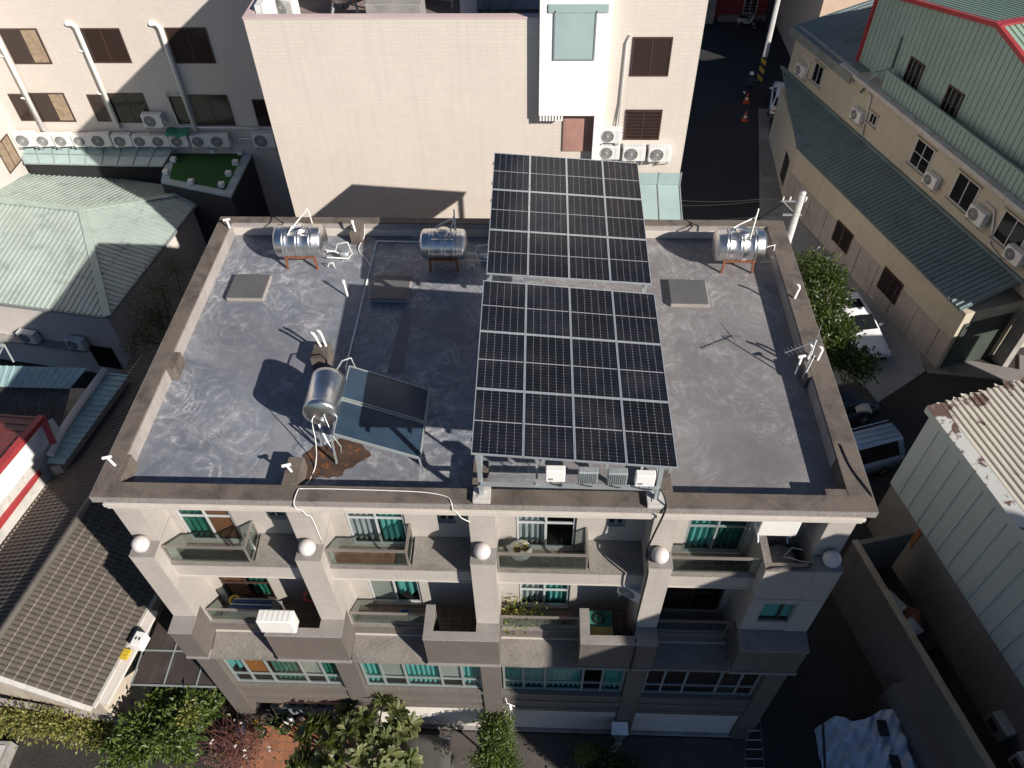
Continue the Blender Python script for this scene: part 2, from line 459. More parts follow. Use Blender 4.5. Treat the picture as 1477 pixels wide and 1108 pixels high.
def window(parent, x0, x1, z0, z1, y, cells, frame, trans=None, fills=None, name='window', fw=.055, seed=0, glass=None):
    """Framed window as a part: verticals at the fractions in cells, an optional transom; what hangs behind each pane is a sub-part."""
    f = MB(); yf0, yf1 = y - .005, y + .06
    f.box(x0, x1, yf0, yf1, z0, z0 + fw); f.box(x0, x1, yf0, yf1, z1 - fw, z1)
    xs = [x0 + (x1 - x0) * c for c in cells]
    for i, x in enumerate(xs):
        a, b = x - fw / 2, x + fw / 2
        if i == 0: a, b = x0, x0 + fw
        if i == len(xs) - 1: a, b = x1 - fw, x1
        f.box(a, b, yf0 + .004, yf1 - .004, z0 + fw, z1 - fw)
    if trans:
        for t in trans:
            zt = z0 + (z1 - z0) * t; f.box(x0 + fw, x1 - fw, yf0 + .008, yf1 - .008, zt - fw / 2, zt + fw / 2)
    w = f.build(name, frame, parent)
    p = MB(); p.poly([(x0 + fw, y + .028, z0 + fw), (x1 - fw, y + .028, z0 + fw), (x1 - fw, y + .028, z1 - fw), (x0 + fw, y + .028, z1 - fw)])
    p.build('pane', glass or m_glass, w)
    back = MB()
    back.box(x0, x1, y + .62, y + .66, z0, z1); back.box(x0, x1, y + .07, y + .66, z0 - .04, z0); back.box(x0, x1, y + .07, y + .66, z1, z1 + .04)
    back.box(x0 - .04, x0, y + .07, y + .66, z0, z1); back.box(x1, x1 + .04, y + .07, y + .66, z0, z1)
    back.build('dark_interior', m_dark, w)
    for i, fl in enumerate(fills or []):
        if not fl: continue
        a, b = xs[i] + .02, xs[i + 1] - .02
        kind, mt = fl[0], fl[1]; lo = fl[2] if len(fl) > 2 else 0.
        za = z0 + (z1 - z0) * lo + .06
        c = MB()
        if kind == 'c': pleat(c, a, b, za, z1 - .03, y + .14, seed=seed + i * 7, hem=.0); c.build('curtain', mt, w)
        elif kind == 'w': pleat(c, a, b, za, z1 - .03, y + .14, .055, .3, seed=seed + i * 7, hem=.05); c.build('curtain', mt, w)
        else: c.box(a, b, y + .08, y + .10, za, z1 - .03); c.build('blind', mt, w)
    return w


# --- shell: slab, walls
mb = MB(); mb.box(.3, 17.7, .9, 10.55, -.9, -.46); mb.build('roof_slab', m_conc, B)
mb = MB(); mb.poly([(.3, .3, -.45), (17.7, .3, -.45), (17.7, 10.6, -.45), (.3, 10.6, -.45)]); mb.build('roof_deck', m_deck, B)
mb = MB()
mb.box(.25, .45, .9, 10.6, G, -.62); mb.box(17.55, 17.75, .9, 10.6, G, -.62); mb.box(.45, 17.55, 10.4, 10.6, G, -.62)
mb.build('side_wall', m_tile, B)

# window openings of the recessed wall
def wx(u, v): return P(u, v, y=YW)[0]
win4 = [(wx(253, 743), wx(334, 745)), (wx(496.8, 746.5), wx(583, 746.5)), (wx(743.7, 749.3), wx(832.2, 751.4)), (wx(993.5, 756), wx(1082.6, 758))]
win3 = [(wx(314, 836), wx(385.6, 836)), (wx(529, 839.5), wx(604, 840.5)), (wx(748.5, 843), wx(823, 845)), (wx(959.5, 849), wx(1046.6, 851))]
sm4 = [(wx(382, 745), wx(413, 746)), (wx(631, 748), wx(657, 748.5)), (wx(876, 752.5), wx(902.5, 753))]
hol = [(a, b, -3.42, -1.05) for a, b in win4] + [(a, b, -6.78, -4.35) for a, b in win3] + [(a, b, -2.2, -1.3) for a, b in sm4]
mb = MB(); holes_wall(mb, .88, 17.12, -7.0, -.62, YW, hol, .14); mb.build('front_wall', m_tile, B)

# --- parapet and cornice
def ring(mb, o, i, z0, z1, m=0):
    (a, b, c, d), (e, f, g, h) = o, i
    mb.box(a, b, c, g, z0, z1, m); mb.box(a, b, h, d, z0, z1, m); mb.box(a, e, g, h, z0, z1, m); mb.box(f, b, g, h, z0, z1, m)
mb = MB()
ring(mb, (0, 18, 0, 10.83), (.43, 17.45, .44, 10.53), -.2, 0)
ring(mb, (.26, 17.74, .14, 10.58), (.432, 17.448, .442, 10.528), -.45, -.2)
par = mb.build('parapet', [m_coping], B, bevel=.012)
mb = MB()                                                            # pale granite face of the coping lip
mb.box(-.004, 18.004, -.012, -.001, -.205, -.004); mb.box(-.012, -.001, -.004, 10.83, -.205, -.004); mb.box(18.001, 18.012, -.004, 10.83, -.205, -.004)
mb.build('coping_lip', m_granite, B)
mb = MB()
for (o, za, zb) in ((.13, -.40, -.2), (.055, -.52, -.40), (.085, -.62, -.52)):
    ring(mb, (o + .06, 17.94 - o, o, 10.83 - o), (.40, 17.6, .40, 10.45), za, zb)
mb.build('cornice', m_plaster, B, bevel=.01)
for q_ in ((.432, .64, 4.06, 4.70, -.003), (.432, .56, .44, 1.23, -.004), (17.34, 17.448, 4.13, 4.68, -.003), (17.52, 17.62, .9, 1.5, -.005), (16.95, 17.448, .442, .62, -.003), (4.38, 4.76, .442, 1.25, .003), (4.32, 4.7, 10.0, 10.528, -.003), (8.84, 9.2, .442, 1.25, .003), (13.1, 13.48, .442, 1.05, .003), (8.84, 9.2, 10.1, 10.528, -.003), (13.3, 13.6, 10.1, 10.528, -.003)):
    mb = MB(); mb.box(q_[0], q_[1], q_[2], q_[3], -.449, q_[4]); mb.build('parapet_stub', m_coping, B, bevel=.015)   # stubs that interrupt the parapet line
for a, b, c, d in ((.428, .455, 1.24, 4.05), (.428, .455, 4.71, 10.5), (17.425, 17.452, 1.5, 4.1), (17.425, 17.452, 4.7, 10.5), (.457, 17.42, 10.505, 10.532)):
    mb = MB(); mb.box(a, b, c, d, -.449, -.03); mb.build('sunlit_strip', m_stain, B)  # pale strips paint in the sunlit look of the parapet's inner faces

mb = MB(); a_, b_ = P(626, 841, y=.2), P(653, 842, y=.2); mb.box(a_[0], b_[0], .16, .24, -3.72, -3.66); tag(mb.build('strip_light', m_white, bevel=.01), 'slim white strip light under the second upper balcony', 'light fitting')
# --- columns, blocks, globes
for i, (a, b) in enumerate(COLX):
    mb = MB(); mb.box(a, b, .11, .92, -2.096, -.62)
    mb.build('column', m_tile, B); mb = MB(); mb.box(a, b, -.35, .921, -3.575, -2.12); mb.box(a + .003, b - .003, -.335, .919, -3.60, -3.575); mb.box(a, b, -.35, .921, -5.439, -3.60); mb.box(a + .002, b - .002, -.001, .921, -7.0, -5.439)
    mb.build('lower_shaft', m_tile, B)
    mb = MB(); mb.box(a - .012, b + .012, -.365, .922, -2.12, -2.097); mb.build('column_cap', m_granite, B, bevel=.008)
    g = MB(); gx = (a + b) / 2 + (-.02 if i < 4 else .05); g.sphere((gx, -.12, -1.885), .215, 12); g.lathe([(.0, 0), (.12, 0), (.12, .04), (.05, .05)], (gx, -.12, -2.097), n=16); g.build('globe', m_globe, B)
    if i in (0, 3):
        mb = MB(); mb.box(a, b, -.84, .0, -7.0, -5.44); mb.build('block', m_tile_b, B)
        mb = MB(); mb.box(a - .015, b + .015, -.86, -.352, -5.44, -5.39); mb.build('block_cap', m_granite, B, bevel=.008); mb = MB(); mb.box(a - .02, b + .02, -.875, -.6, -7.1, -6.995); mb.build('block_lip', m_granite, B, bevel=.008)
    mb = MB(); mb.box(a + .015, b - .015, -.66, .3, G, -7.1); mb.build('lower_column', m_tile_b, B)
# --- fourth floor balconies
m_floor = tilemat('balcony_floor_tile', (.20, .145, .115), (.32, .28, .25), .3, .3, .012, 0, .12, .4, .2, 0)
rail4 = [3.02, 7.12, P(847, 820, y=0)[0], 15.93]
def railing(x0, x1, y, z0, z1, ret=None, left=None):
    f = MB()
    f.box(x0, x1, y - .03, y + .03, z1 - .05, z1); f.box(x0, x1, y - .022, y + .022, z0, z0 + .045)
    f.box(x0, x0 + .04, y - .02, y + .02, z0 + .045, z1 - .05); f.box(x1 - .04, x1, y - .02, y + .02, z0 + .045, z1 - .05)
    if ret:
        f.box(x1 - .05, x1 + .012, y + .03, ret, z1 - .052, z1 - .002); f.box(x1 - .035, x1, y + .03, ret, z0 + .002, z0 + .05); f.box(x1 - .035, x1, ret - .04, ret, z0 + .05, z1 - .05)
    r = f.build('railing', m_rail, B)
    g = MB(); g.box(x0 + .04, x1 - .04, y - .006, y + .006, z0 + .045, z1 - .05)
    if ret: g.box(x1 - .024, x1 - .012, y + .03, ret - .04, z0 + .05, z1 - .05)
    g.build('glass_panel', m_railglass, r)
for k, (a, b) in enumerate(UNITS):
    xr = rail4[k]; xe = b if k < 3 else 15.93
    mb = MB(); mb.box(a, xe, .0, .10, -3.65, -3.12, 0); mb.build('balcony_slab', [m_tile], B)
    mb = MB(); mb.box(a, xe, .101, .848, -3.65, -3.45); mb.build('balcony_deck', m_floor, B)
    mb = MB()
    if k < 3: mb.box(a, xr + .06, -.012, .10, -3.118, -2.985); mb.prism([(xr + .06, -.012, -3.118), (xr + .06, .099, -3.118), (xr + .06, .102, -3.449), (xr + .06, .846, -3.449), (xr + .06, .846, -2.86), (xr + .06, -.012, -2.985)], (b - xr - .06, 0, 0))
    else: mb.box(a, xe, -.012, .10, -3.118, -2.985)
    mb.build('balcony_ledge', m_granite_d, B)
    mb = MB(); mb.box(a, xe, -.02, .0, -3.70, -3.655); mb.build('drip_edge', m_plaster, B)
    railing(a + .02, xr, .03, -2.985, -2.22, ret=.83 if k < 3 else None)
# --- third floor balconies
pxl = [P(382, 917, y=-.84)[0], P(609.6, 921, y=-.84)[0], P(838, 925.8, y=-.84)[0]]
for k, (a, b) in enumerate(UNITS):
    mb = MB(); mb.box(a, b, .02, YW, -7.2, -6.95); mb.build('balcony_floor', m_floor, B)
    x0 = pxl[k] if k < 3 else 15.82
    mb = MB(); mb.box(a, x0 + .01, -.0, .16, -7.0, -6.52); mb.build('balcony_upstand', m_tile_b, B)
    mb = MB(); mb.box(a, x0 + .01, -.02, .18, -6.52, -6.47); mb.build('upstand_cap', m_granite_d, B)
    mb = MB(); mb.box(a, x0 + .25, -.05, .02, -7.05, -7.0); mb.build('string_course', m_plaster, B)
    mb = MB(); mb.prism([(a, -.05, -7.02), (a, -.05, -7.3), (a, -.78, -7.3), (a, -.78, -7.16)], (b - a, 0, 0)); mb.build('window_ledge', m_granite_d, B)
    railing(a + .02, x0, .07, -6.47, -5.80)
    if k < 3:                                                       # U-shaped parapet box that runs on into the next column
        e = COLX[k + 1][1] if k < 2 else COLX[3][0] - .02
        mb = MB(); mb.box(x0, e, -.84, -.62, -7.0, -5.44); mb.box(x0, x0 + .24, -.62, .16, -7.0, -5.44)
        if k < 2: mb.box(COLX[k + 1][0], e, -.62, .0, -7.0, -5.44)
        mb.box(x0 + .24, e, -.62, .02, -7.12, -6.97)
        mb.build('parapet_box', m_tile_b, B)
        mb = MB(); mb.box(x0 - .015, e + .012, -.86, -.60, -5.44, -5.39); mb.box(x0 - .015, x0 + .255, -.60, .175, -5.441, -5.391)
        if k < 2: mb.box(COLX[k + 1][0] - .012, e + .012, -.60, -.352, -5.439, -5.389)
        mb.build('parapet_cap', m_granite, B, bevel=.008)
        mb = MB(); mb.box(x0 - .02, e + .02, -.875, -.80, -7.12, -6.99); mb.build('parapet_lip', m_granite, B, bevel=.008)
# closed bay of the last house
bx = P(1069, 902, y=-.35)[0]
wq = (P(1094, 890, y=-.33)[0], P(1152, 890, y=-.33)[0])
mb = MB(); holes_wall(mb, bx, 17.12, -5.44, -3.62, -.33, [(wq[0], wq[1], P(1100, 897, y=-.33)[2], P(1100, 871, y=-.33)[2])], .1)
mb.box(bx, bx + .12, -.325, .84, -7.0, -3.62); mb.box(bx, 17.12, -.34, -.20, -3.58, -2.12); mb.box(bx, bx + .12, -.199, .84, -3.58, -2.12); mb.box(bx + .12, 17.12, -.2, .84, -3.62, -3.40)
mb.build('bay_wall', m_tile, B)
window(B, wq[0], wq[1], P(1100, 897, y=-.33)[2], P(1100, 871, y=-.33)[2], -.26, (0, .52, 1), m_frame_b, None, [('b', m_teal), ('b', m_teal)], seed=3)
mb = MB(); mb.box(bx - .02, 17.11, -.365, -.15, -2.12, -2.07); mb.box(bx - .02, bx + .17, -.15, .84, -2.121, -2.071); mb.build('bay_coping', m_granite_d, B); mb = MB(); mb.prism([(bx - .03, -.34, -5.4), (bx - .03, -.88, -5.52), (bx - .03, -.88, -5.62), (bx - .03, -.34, -5.62)], (17.78 - bx, 0, 0)); mb.build('bay_ledge', m_granite_d, B)
mb = MB(); mb.box(bx - .02, 17.75, -.84, .0, -7.0, -5.6); mb.build('bay_block', m_tile_b, B)
mb = MB(); mb.box(bx - .04, 17.78, -.88, -.5, -7.12, -6.99); mb.build('bay_block_cap', m_granite, B)
# windows
T, TD, BL, CW, CB, WD = ('c', m_teal), ('c', m_teal_d), ('b', m_blind), ('c', m_curt_w), ('c', m_curt_b), ('b', m_wood)
f4 = [[TD, WD], [CW, T], [CW, ('w', m_teal, .62)], [T, TD]]
f3 = [[('b', m_wood, .0), TD], [BL, ('w', m_teal, .12)], [CW, T], [CB, None]]
for k in range(4):
    a, b = win4[k]; window(B, a + .02, b - .02, -3.40, -1.07, YW + .05, (0, .5, 1), m_frame_w if k != 3 else m_frame_g, (.52,) if k != 1 else (.55,), f4[k], seed=k * 11)
    a, b = win3[k]; window(B, a + .02, b - .02, -6.76, -4.37, YW + .05, (0, .5, 1), m_frame_w if k in (1, 2) else m_frame_b, (.4,) if k != 1 else None, f3[k], seed=k * 17 + 3)
for k, (a, b) in enumerate(sm4): window(B, a + .01, b - .01, -2.19, -1.31, YW + .08, (0, .5, 1), m_frame_g, None, [None, BL if k == 0 else TD], seed=90 + k)
# --- second floor window band, tiled band, ground floor
for k, (a, b) in enumerate(UNITS):
    mb = MB(); mb.box(a - .02, b + .02, -.50, .3, -7.5, -7.25); mb.build('window_head', m_tile_b, B)
    mb = MB(); mb.box(a - .02, b + .02, -.58, .3, -11.25, -9.72); mb.build('lower_wall', m_tile_b, B)
    mb = MB(); mb.box(a - .02, b + .02, -.66, -.44, -9.80, -9.70); mb.build('window_sill', m_soldier, B)
    for za, zb in ((-10.62, -10.40), (-11.25, -11.02)): mb = MB(); mb.box(a - .02, b + .02, -.605, -.578, za, zb); mb.build('soldier_course', m_soldier, B)
fb = [[('w', m_teal, .35), ('b', m_orange, .25), TD, ('b', m_blind, .25), TD], [T, ('b', m_blind, .25), T, ('b', m_blind, .25), T], [T, T, ('c', m_teal), None, T], [CB, CB, CB, ('b', m_curt_b), CB]]
for k, (a, b) in enumerate(UNITS):
    fx = (0, .165, .36, .66, .84, 1) if k != 2 else (0, .17, .35, .66, .82, 1)
    window(B, a + .03, b - .01, -9.70, -7.24, -.50, fx, m_frame_g, (.26,), fb[k], name='window', fw=.07, seed=k * 23 + 5)
m_shut = M('ribbed_shutter', (.62, .58, .54), .55, var=.06, grain=.05, streak=.15)
for k, (a, b) in enumerate(UNITS):
    if k == 0:
        mb = MB(); mb.box(a, b, .5, .6, G, -11.25); mb.box(a, a + .1, -.4, .5, G, -11.25); mb.build('shop_recess', m_dark, B)
    else:
        mb = MB(); mb.box(a, b, -.50, -.44, G + .12, -11.25)
        for j in range(16): mb.box(a + .02, b - .02, -.515, -.495, G + .16 + j * .118, G + .16 + j * .118 + .075)
        s_ = mb.build('garage_door', m_shut, B); mb = MB(); mb.box(a, b, -.62, -.42, G, G + .12); mb.build('threshold', m_conc, s_)

# ================================================================== things on the roof
def vent(x, y, z, h, kind, label, tilt=(0, 0), grp='white vent pipes on the roof'):
    t = thing('vent_pipe', label, 'vent pipe', (x, y, z), 0, grp)
    mb = MB(); top = np.array([x + tilt[0], y + tilt[1], z + h])
    mb.tube([(x, y, z), top], .032, 10); mb.build('pipe', m_pvc, t)
    mb = MB()
    if kind == 'tee': mb.tube([top + (-.1, -.03, 0), top + (.1, .03, .0)], .036, 10)
    elif kind == 'elbow': mb.tube([top + (0, 0, -.02), top + (-.03, 0, .08), top + (-.11, .03, .11)], .038, 10)
    else: mb.tube([top + (0, 0, -.05), top + (0, 0, .06)], .042, 10)
    mb.build('cap', m_pvc, t)
vent(4.65, 7.49, -.45, .55, 'cap', 'lone white vent pipe between the two dark hatches', (-.04, .05))
vent(4.42, 4.98, 0, .4, 'elbow', 'shorter leaning vent pipe on the small block behind the solar heater', (-.08, 0))
vent(4.56, 5.0, 0, .44, 'elbow', 'taller vent pipe of the pair behind the solar heater', (-.05, .02))
vent(4.55, .82, .0, .22, 'tee', 'low vent tee on the front parapet stub beside the rust stain', (-.08, .02))
vent(.27, .9, 0, .28, 'tee', 'leaning vent tee on the front left corner of the coping', (-.1, .03))
vent(.45, 10.22, 0, .3, 'tee', 'white vent tee at the back left roof corner', (-.02, .02))
vent(4.5, 10.1, 0, .34, 'cap', 'vent pipe on the back stub right of the first water tank', (-.03, 0))
vent(17.62, 7.15, 0, .36, 'elbow', 'curved vent pipe alone on the right hand coping', (.05, .02))
vent(17.72, 4.72, 0, .34, 'elbow', 'curved vent pipe outermost of the trio beside the antenna', (.03, .02))
vent(17.48, 4.76, 0, .36, 'elbow', 'curved vent pipe in the middle of the trio beside the antenna', (.03, .02))
vent(17.24, 4.62, -.45, .65, 'tee', 'vent pipe nearest the antenna mast of the trio', (0, .02))
mb = MB(); mb.box(4.22, 4.68, 4.5, 5.14, -.45, -.002)
tag(mb.build('roof_curb', m_coping, bevel=.015), 'small rough concrete block behind the solar water heater', 'concrete block')
tag(MB().box(11.5, 12.6, 4.6, 5.0, -.45, -.1).build('roof_beam', m_conc_l, bevel=.01), 'pale concrete plinth glimpsed in the gap between the solar arrays', 'concrete plinth')

for (x, y, rz, lab) in ((1.63, 7.77, .0, 'grey roof hatch in the sun near the left parapet'), (5.93, 7.78, -.01, 'grey roof hatch in the shade left of the solar panels'), (14.73, 7.72, -.02, 'grey roof hatch right of the solar panels')):
    t = thing('roof_hatch', lab, 'hatch', (x, y, -.45), rz, 'square access hatches on the roof')
    mb = MB(); mb.box(-.56, .56, -.53, .53, 0, .13); mb.build('curb', m_stain, t, local=True, bevel=.02)
    mb = MB(); mb.box(-.55, .53, -.53, .54, .131, .165); mb.build('lid', m_hatch, t, local=True, bevel=.012)

m_seal = M('tank_label', (.75, .74, .72), .5, var=.03, grain=0)
m_ink = M('label_ink', (.05, .05, .06), .5, var=.05, grain=0)
def water_tank(x, y, r, L, label, loop, pump, sticker=False):
    t = thing('water_tank', label, 'water tank', (x, y, -.45), 0, 'stainless water tanks along the back of the roof')
    z = .13 + r
    prof = [(0, -L / 2 - .13), (r * .35, -L / 2 - .115), (r * .7, -L / 2 - .075), (r * .93, -L / 2 - .02), (r, -L / 2 + .03)]
    for q in (-.30, .0, .30):
        c = q * L
        prof += [(r, c - .07), (r * 1.025, c - .055), (r * 1.025, c - .03), (r * .985, c - .01), (r * .985, c + .01), (r * 1.025, c + .03), (r * 1.025, c + .055), (r, c + .07)]
    prof += [(r, L / 2 - .03), (r * .93, L / 2 + .02), (r * .7, L / 2 + .075), (r * .35, L / 2 + .115), (0, L / 2 + .13)]
    mb = MB(); mb.lathe(prof, (x, y, -.45 + .25 + r), (1, 0, 0), 40); body = mb.build('tank_body', m_steel, t)
    zt = -.45 + .25 + 2 * r
    mb = MB(); mb.lathe([(.21, -.06), (.21, .02), (.23, .03), (.2, .06), (.1, .085), (0, .09)], (x + .02, y - .02, zt), n=24); mb.box(x - .33, x + .33, y - .3, y - .23, zt - .12, zt - .07); mb.build('lid', m_steel, t)
    if sticker:
        # a small white notice stuck on the drum
        mb = MB(); a0 = math.radians(-52)
        def sp(u, v): 
            a = a0 + v * .55; return (x + .04 + u * .13, y + (r + .006) * -math.cos(a), -.45 + .25 + r + (r + .006) * math.sin(a))
        mb.grid(sp, 2, 6); mb.build('notice', m_seal, t)
        mb = MB()
        def sp2(u, v):
            a = a0 + .12 + v * .3; return (x + .065 + u * .08, y + (r + .009) * -math.cos(a), -.45 + .25 + r + (r + .009) * math.sin(a))
        for (ua, ub, va, vb) in ((0, .25, 0, 1), (.4, 1, .75, 1), (.4, .6, .0, .6), (.75, 1, .2, .5)):
            mb.poly([sp2(ua, va), sp2(ub, va), sp2(ub, vb), sp2(ua, vb)])
        mb.build('notice_mark', m_ink, t)
    mb = MB()
    for sx in (-1, 1):
        for sy in (-1, 1):
            mb.beam((x + sx * (L * .32 + .03), y + sy * .43, -.45), (x + sx * L * .32, y + sy * .40, -.03), .06, .06)
        mb.box(x + sx * L * .32 - .03, x + sx * L * .32 + .03, y - .42, y + .42, -.05, .0)
    for sy in (-1, 1): mb.box(x - L * .36, x + L * .36, y + sy * .4 - .025, y + sy * .4 + .025, -.06, -.005)
    for sx in (-1, 1): mb.beam((x + sx * L * .32, y - .40, -.1), (x + sx * L * .05, y + .40, -.42), .03, .03)
    mb.build('stand', m_rust, t)
    mb = MB()
    for pts in loop: mb.tube([np.array(p) + (x, y, zt) for p in pts], .021, 8)
    mb.build('overflow_pipe', m_pvc, t)
    mb = MB(); q = np.array([x + L / 2 + .1, y, -.45])
    for pts in pump: mb.tube([np.array(p) + q for p in pts], .018, 8)
    mb.build('supply_pipe', m_pvc, t)
    mb = MB(); pq = q + (.48, .05, .2); mb.lathe([(0, -.16), (.08, -.15), (.09, 0), (.07, .12), (0, .13)], pq, (1, 0, 0), 14); mb.box(pq[0] - .1, pq[0] + .12, pq[1] - .08, pq[1] + .08, pq[2] - .2, pq[2] - .06); mb.build('pump', m_galv, t)
    return t
lp1 = [[(-.25, -.28, -.08), (-.1, -.1, .12), (.12, .0, .1), (.16, -.28, -.1)], [(-.2, -.2, .0), (.3, .25, .42), (.34, .27, .5), (.38, .26, .42), (.42, .22, -.1)]]
lp2 = [[(-.25, .1, .05), (-.1, .12, .16), (.36, .22, .36)], [(.2, -.25, -.1), (.36, .2, .45)], [(.36, .2, -.1), (.37, .2, .66)]]
pm1 = [[(-.1, .1, .25), (.2, .1, .3), (.3, .12, .55), (.62, .12, .62), (.7, .1, .2), (.45, .05, .15)], [(-.05, -.08, .18), (.6, -.1, .16), (.7, .1, .18)], [(.0, -.35, .05), (.1, -.45, .25), (.2, -.42, .25), (.22, -.4, .0)], [(-.1, .0, .4), (.2, .0, .35), (.35, .05, .2)]]
water_tank(3.02, 9.2, .50, 1.36, 'shiny water tank at the back left corner with a looped white pipe', lp1, pm1)
water_tank(7.42, 9.15, .46, 1.24, 'shaded water tank tied to the long thin pipe left of the solar panels', lp2, pm1)
water_tank(16.32, 9.2, .49, 1.34, 'glinting water tank at the back right corner with a white notice on its drum', lp2, [[(-.1, .1, .25), (.14, .1, .6), (.34, .12, .65), (.36, .1, .15), (.15, .05, .12)], [(0, -.05, .12), (.34, .0, .1), (.36, .1, .16)]], True)

# solar water heater
t = thing('solar_water_heater', 'solar water heater with a steel drum and two glazed collectors over a rusty stain', 'water heater', (5.9, 2.5, -.45))
mb = MB(); mb.lathe([(0, -.67), (.16, -.665), (.31, -.635), (.40, -.585), (.42, -.575), (.42, -.50), (.425, -.49), (.425, -.47), (.42, -.46), (.42, .46), (.425, .47), (.425, .49), (.42, .50), (.42, .575), (.40, .585), (.31, .63), (.16, .66), (0, .665)], (5.17, 2.50, .80), (0, 1, 0), 40); mb.build('storage_drum', m_steel, t)
m_coll = M('collector_absorber', (.028, .05, .08), .25, .1, var=.2, grain=.05, scale=2)
cu = np.array([1.94, 0, -.88]); cn = np.array([.88, 0, 1.94]); cn /= np.linalg.norm(cn)
for k, (y0, y1) in enumerate(((1.42, 2.47), (2.55, 3.60))):
    o = np.array([5.56, y0, .70]); w = np.array([0, y1 - y0, 0])
    mb = MB(); mb.prism([o - cn * .08, o + cu - cn * .08, o + cu + w - cn * .08, o + w - cn * .08], cn * .07)
    for a, b in ((o, o + cu), (o + w, o + cu + w), (o, o + w), (o + cu, o + cu + w)): mb.beam(a, b, .022, .05, up=cn)
    c = mb.build('collector', m_frame_g, t)
    q = [o + cn * .004 + cu * .012 + w * .02, o + cn * .004 + cu * .988 + w * .02, o + cn * .004 + cu * .988 + w * .98, o + cn * .004 + cu * .012 + w * .98]
    mb = MB(); mb.poly(q); mb.build('absorber', m_coll, c)
mb = MB()
for y in (1.4, 3.62):
    mb.beam((5.44, y, -.45), (5.50, y, .68), .04, .04); mb.beam((7.52, y, -.45), (7.5, y, -.2), .04, .04);
    mb.beam((4.93, y + (.6 if y < 2 else -.6), -.45), (5.05, y + (.6 if y < 2 else -.6), .5), .04, .04); mb.beam((5.44, y, -.1), (5.0, y + (.6 if y < 2 else -.6), .52), .035, .035)
mb.beam((5.5, 1.4, .62), (5.5, 3.62, .62), .03, .03); mb.beam((7.52, 1.4, -.22), (7.52, 3.62, -.22), .04, .04); mb.beam((5.02, 2.0, .5), (5.42, 2.0, .5), .04, .04); mb.beam((5.02, 3.0, .5), (5.42, 3.0, .5), .04, .04)
mb.build('support_frame', m_galv, t)
mb = MB(); mb.tube([(5.32, 1.9, .95), (5.3, 1.82, .9), (5.45, 1.62, .4), (5.62, 1.5, .1), (5.6, 1.45, -.1)], .014, 8); mb.build('return_pipe', m_galv, t); mb = MB(); mb.tube([(5.3, 3.14, .9), (5.45, 3.5, 1.0), (5.6, 3.75, .85), (5.7, 3.64, .6)], .022, 8); mb.build('flow_pipe', m_galv, t); mb = MB(); mb.lathe([(0, 0), (.06, 0), (.06, .05), (0, .06)], (5.22, 1.84, .72), (0, -1, 0), 12); mb.build('hose_fitting', m_galv, t)
m_ruststain = M('rust_stain', (.055, .032, .024), .9, var=.5, grain=.3, scale=2.5, dirt=(.30, .10, .02), dirtamt=.9)
mb = MB(); n_ = 46
cpt = (5.28, 1.58); ang = [2 * math.pi * i / n_ for i in range(n_)]
def rr(a):
    base = 1 / math.sqrt((math.cos(a - .5) / .92) ** 2 + (math.sin(a - .5) / .56) ** 2)
    return base * (1 + .10 * math.sin(5 * a + 1) + .07 * math.sin(11 * a))
mb.poly([(cpt[0] + rr(a) * math.cos(a), cpt[1] - .05 + rr(a) * math.sin(a) * .95, -.443) for a in ang])
mb.build('rust_stain', m_ruststain, B)

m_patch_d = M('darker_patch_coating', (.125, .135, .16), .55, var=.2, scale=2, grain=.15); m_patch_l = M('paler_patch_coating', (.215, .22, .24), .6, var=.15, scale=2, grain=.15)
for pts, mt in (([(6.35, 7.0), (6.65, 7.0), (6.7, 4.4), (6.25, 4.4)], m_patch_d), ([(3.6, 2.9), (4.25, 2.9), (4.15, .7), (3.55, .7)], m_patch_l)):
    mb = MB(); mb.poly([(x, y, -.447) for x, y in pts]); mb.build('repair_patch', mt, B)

# fill hose, deck pipe, facade cables
def cable(name, pts, r, mat, label, cat='cable', grp=None):
    # smooth the polyline
    p = np.array(pts, float)
    if len(p) > 2:
        out = [p[0]]
        for i in range(len(p) - 1):
            p0, p1, p2, p3 = p[max(i - 1, 0)], p[i], p[i + 1], p[min(i + 2, len(p) - 1)]
            for s in (.25, .5, .75, 1.):
                out.append(.5 * ((2 * p1) + (-p0 + p2) * s + (2 * p0 - 5 * p1 + 4 * p2 - p3) * s * s + (-p0 + 3 * p1 - 3 * p2 + p3) * s ** 3))
        p = np.array(out)
    mb = MB(); mb.tube(list(p), r, 6); return tag(mb.build(name, mat), label, cat, grp)
E_ = np.array
cable('water_hose', [(5.1, 1.86, .86), (5.0, 1.75, .75), (5.02, 1.55, .2), (4.95, 1.3, -.38), (4.86, .8, -.42), (4.84, .46, -.1), (4.82, .3, .02), (4.80, -.03, .02), (4.8, -.06, -.2), (4.86, .02, -.42), (4.93, .05, -.66), (5.0, .095, -.9), (5.03, .095, -2.0)], .013, m_pvc, 'white hose falling from the solar heater drum over the front coping', 'hose')
cable('water_hose', [(4.86, .32, .03), (5.6, .33, .03), (7.2, .31, .03), (7.9, .27, .03), (8.3, .17, .03), (8.42, .0, .02), (8.44, -.05, -.15), (8.5, .05, -.42), (8.6, .05, -.66), (8.78, .095, -.9)], .012, m_pvc, 'white hose lying along the front coping and dipping over its edge', 'hose')
mb = MB(); mb.tube([(6.7, 9.1, -.38), (5.12, 10.1, -.42), (5.12, 10.08, -.42)], .02, 8); mb = MB()
mb.tube([(6.75, 10.12, -.42), (5.12, 10.14, -.42)], .028, 8); mb.tube([(5.12, 10.14, -.42), (5.1, 4.6, -.42), (5.3, 3.9, -.3), (5.55, 3.7, .3)], .028, 8)
tag(mb.build('deck_pipe', m_pvc), 'thin straight pipe crossing the shaded deck to the solar heater', 'pipe')
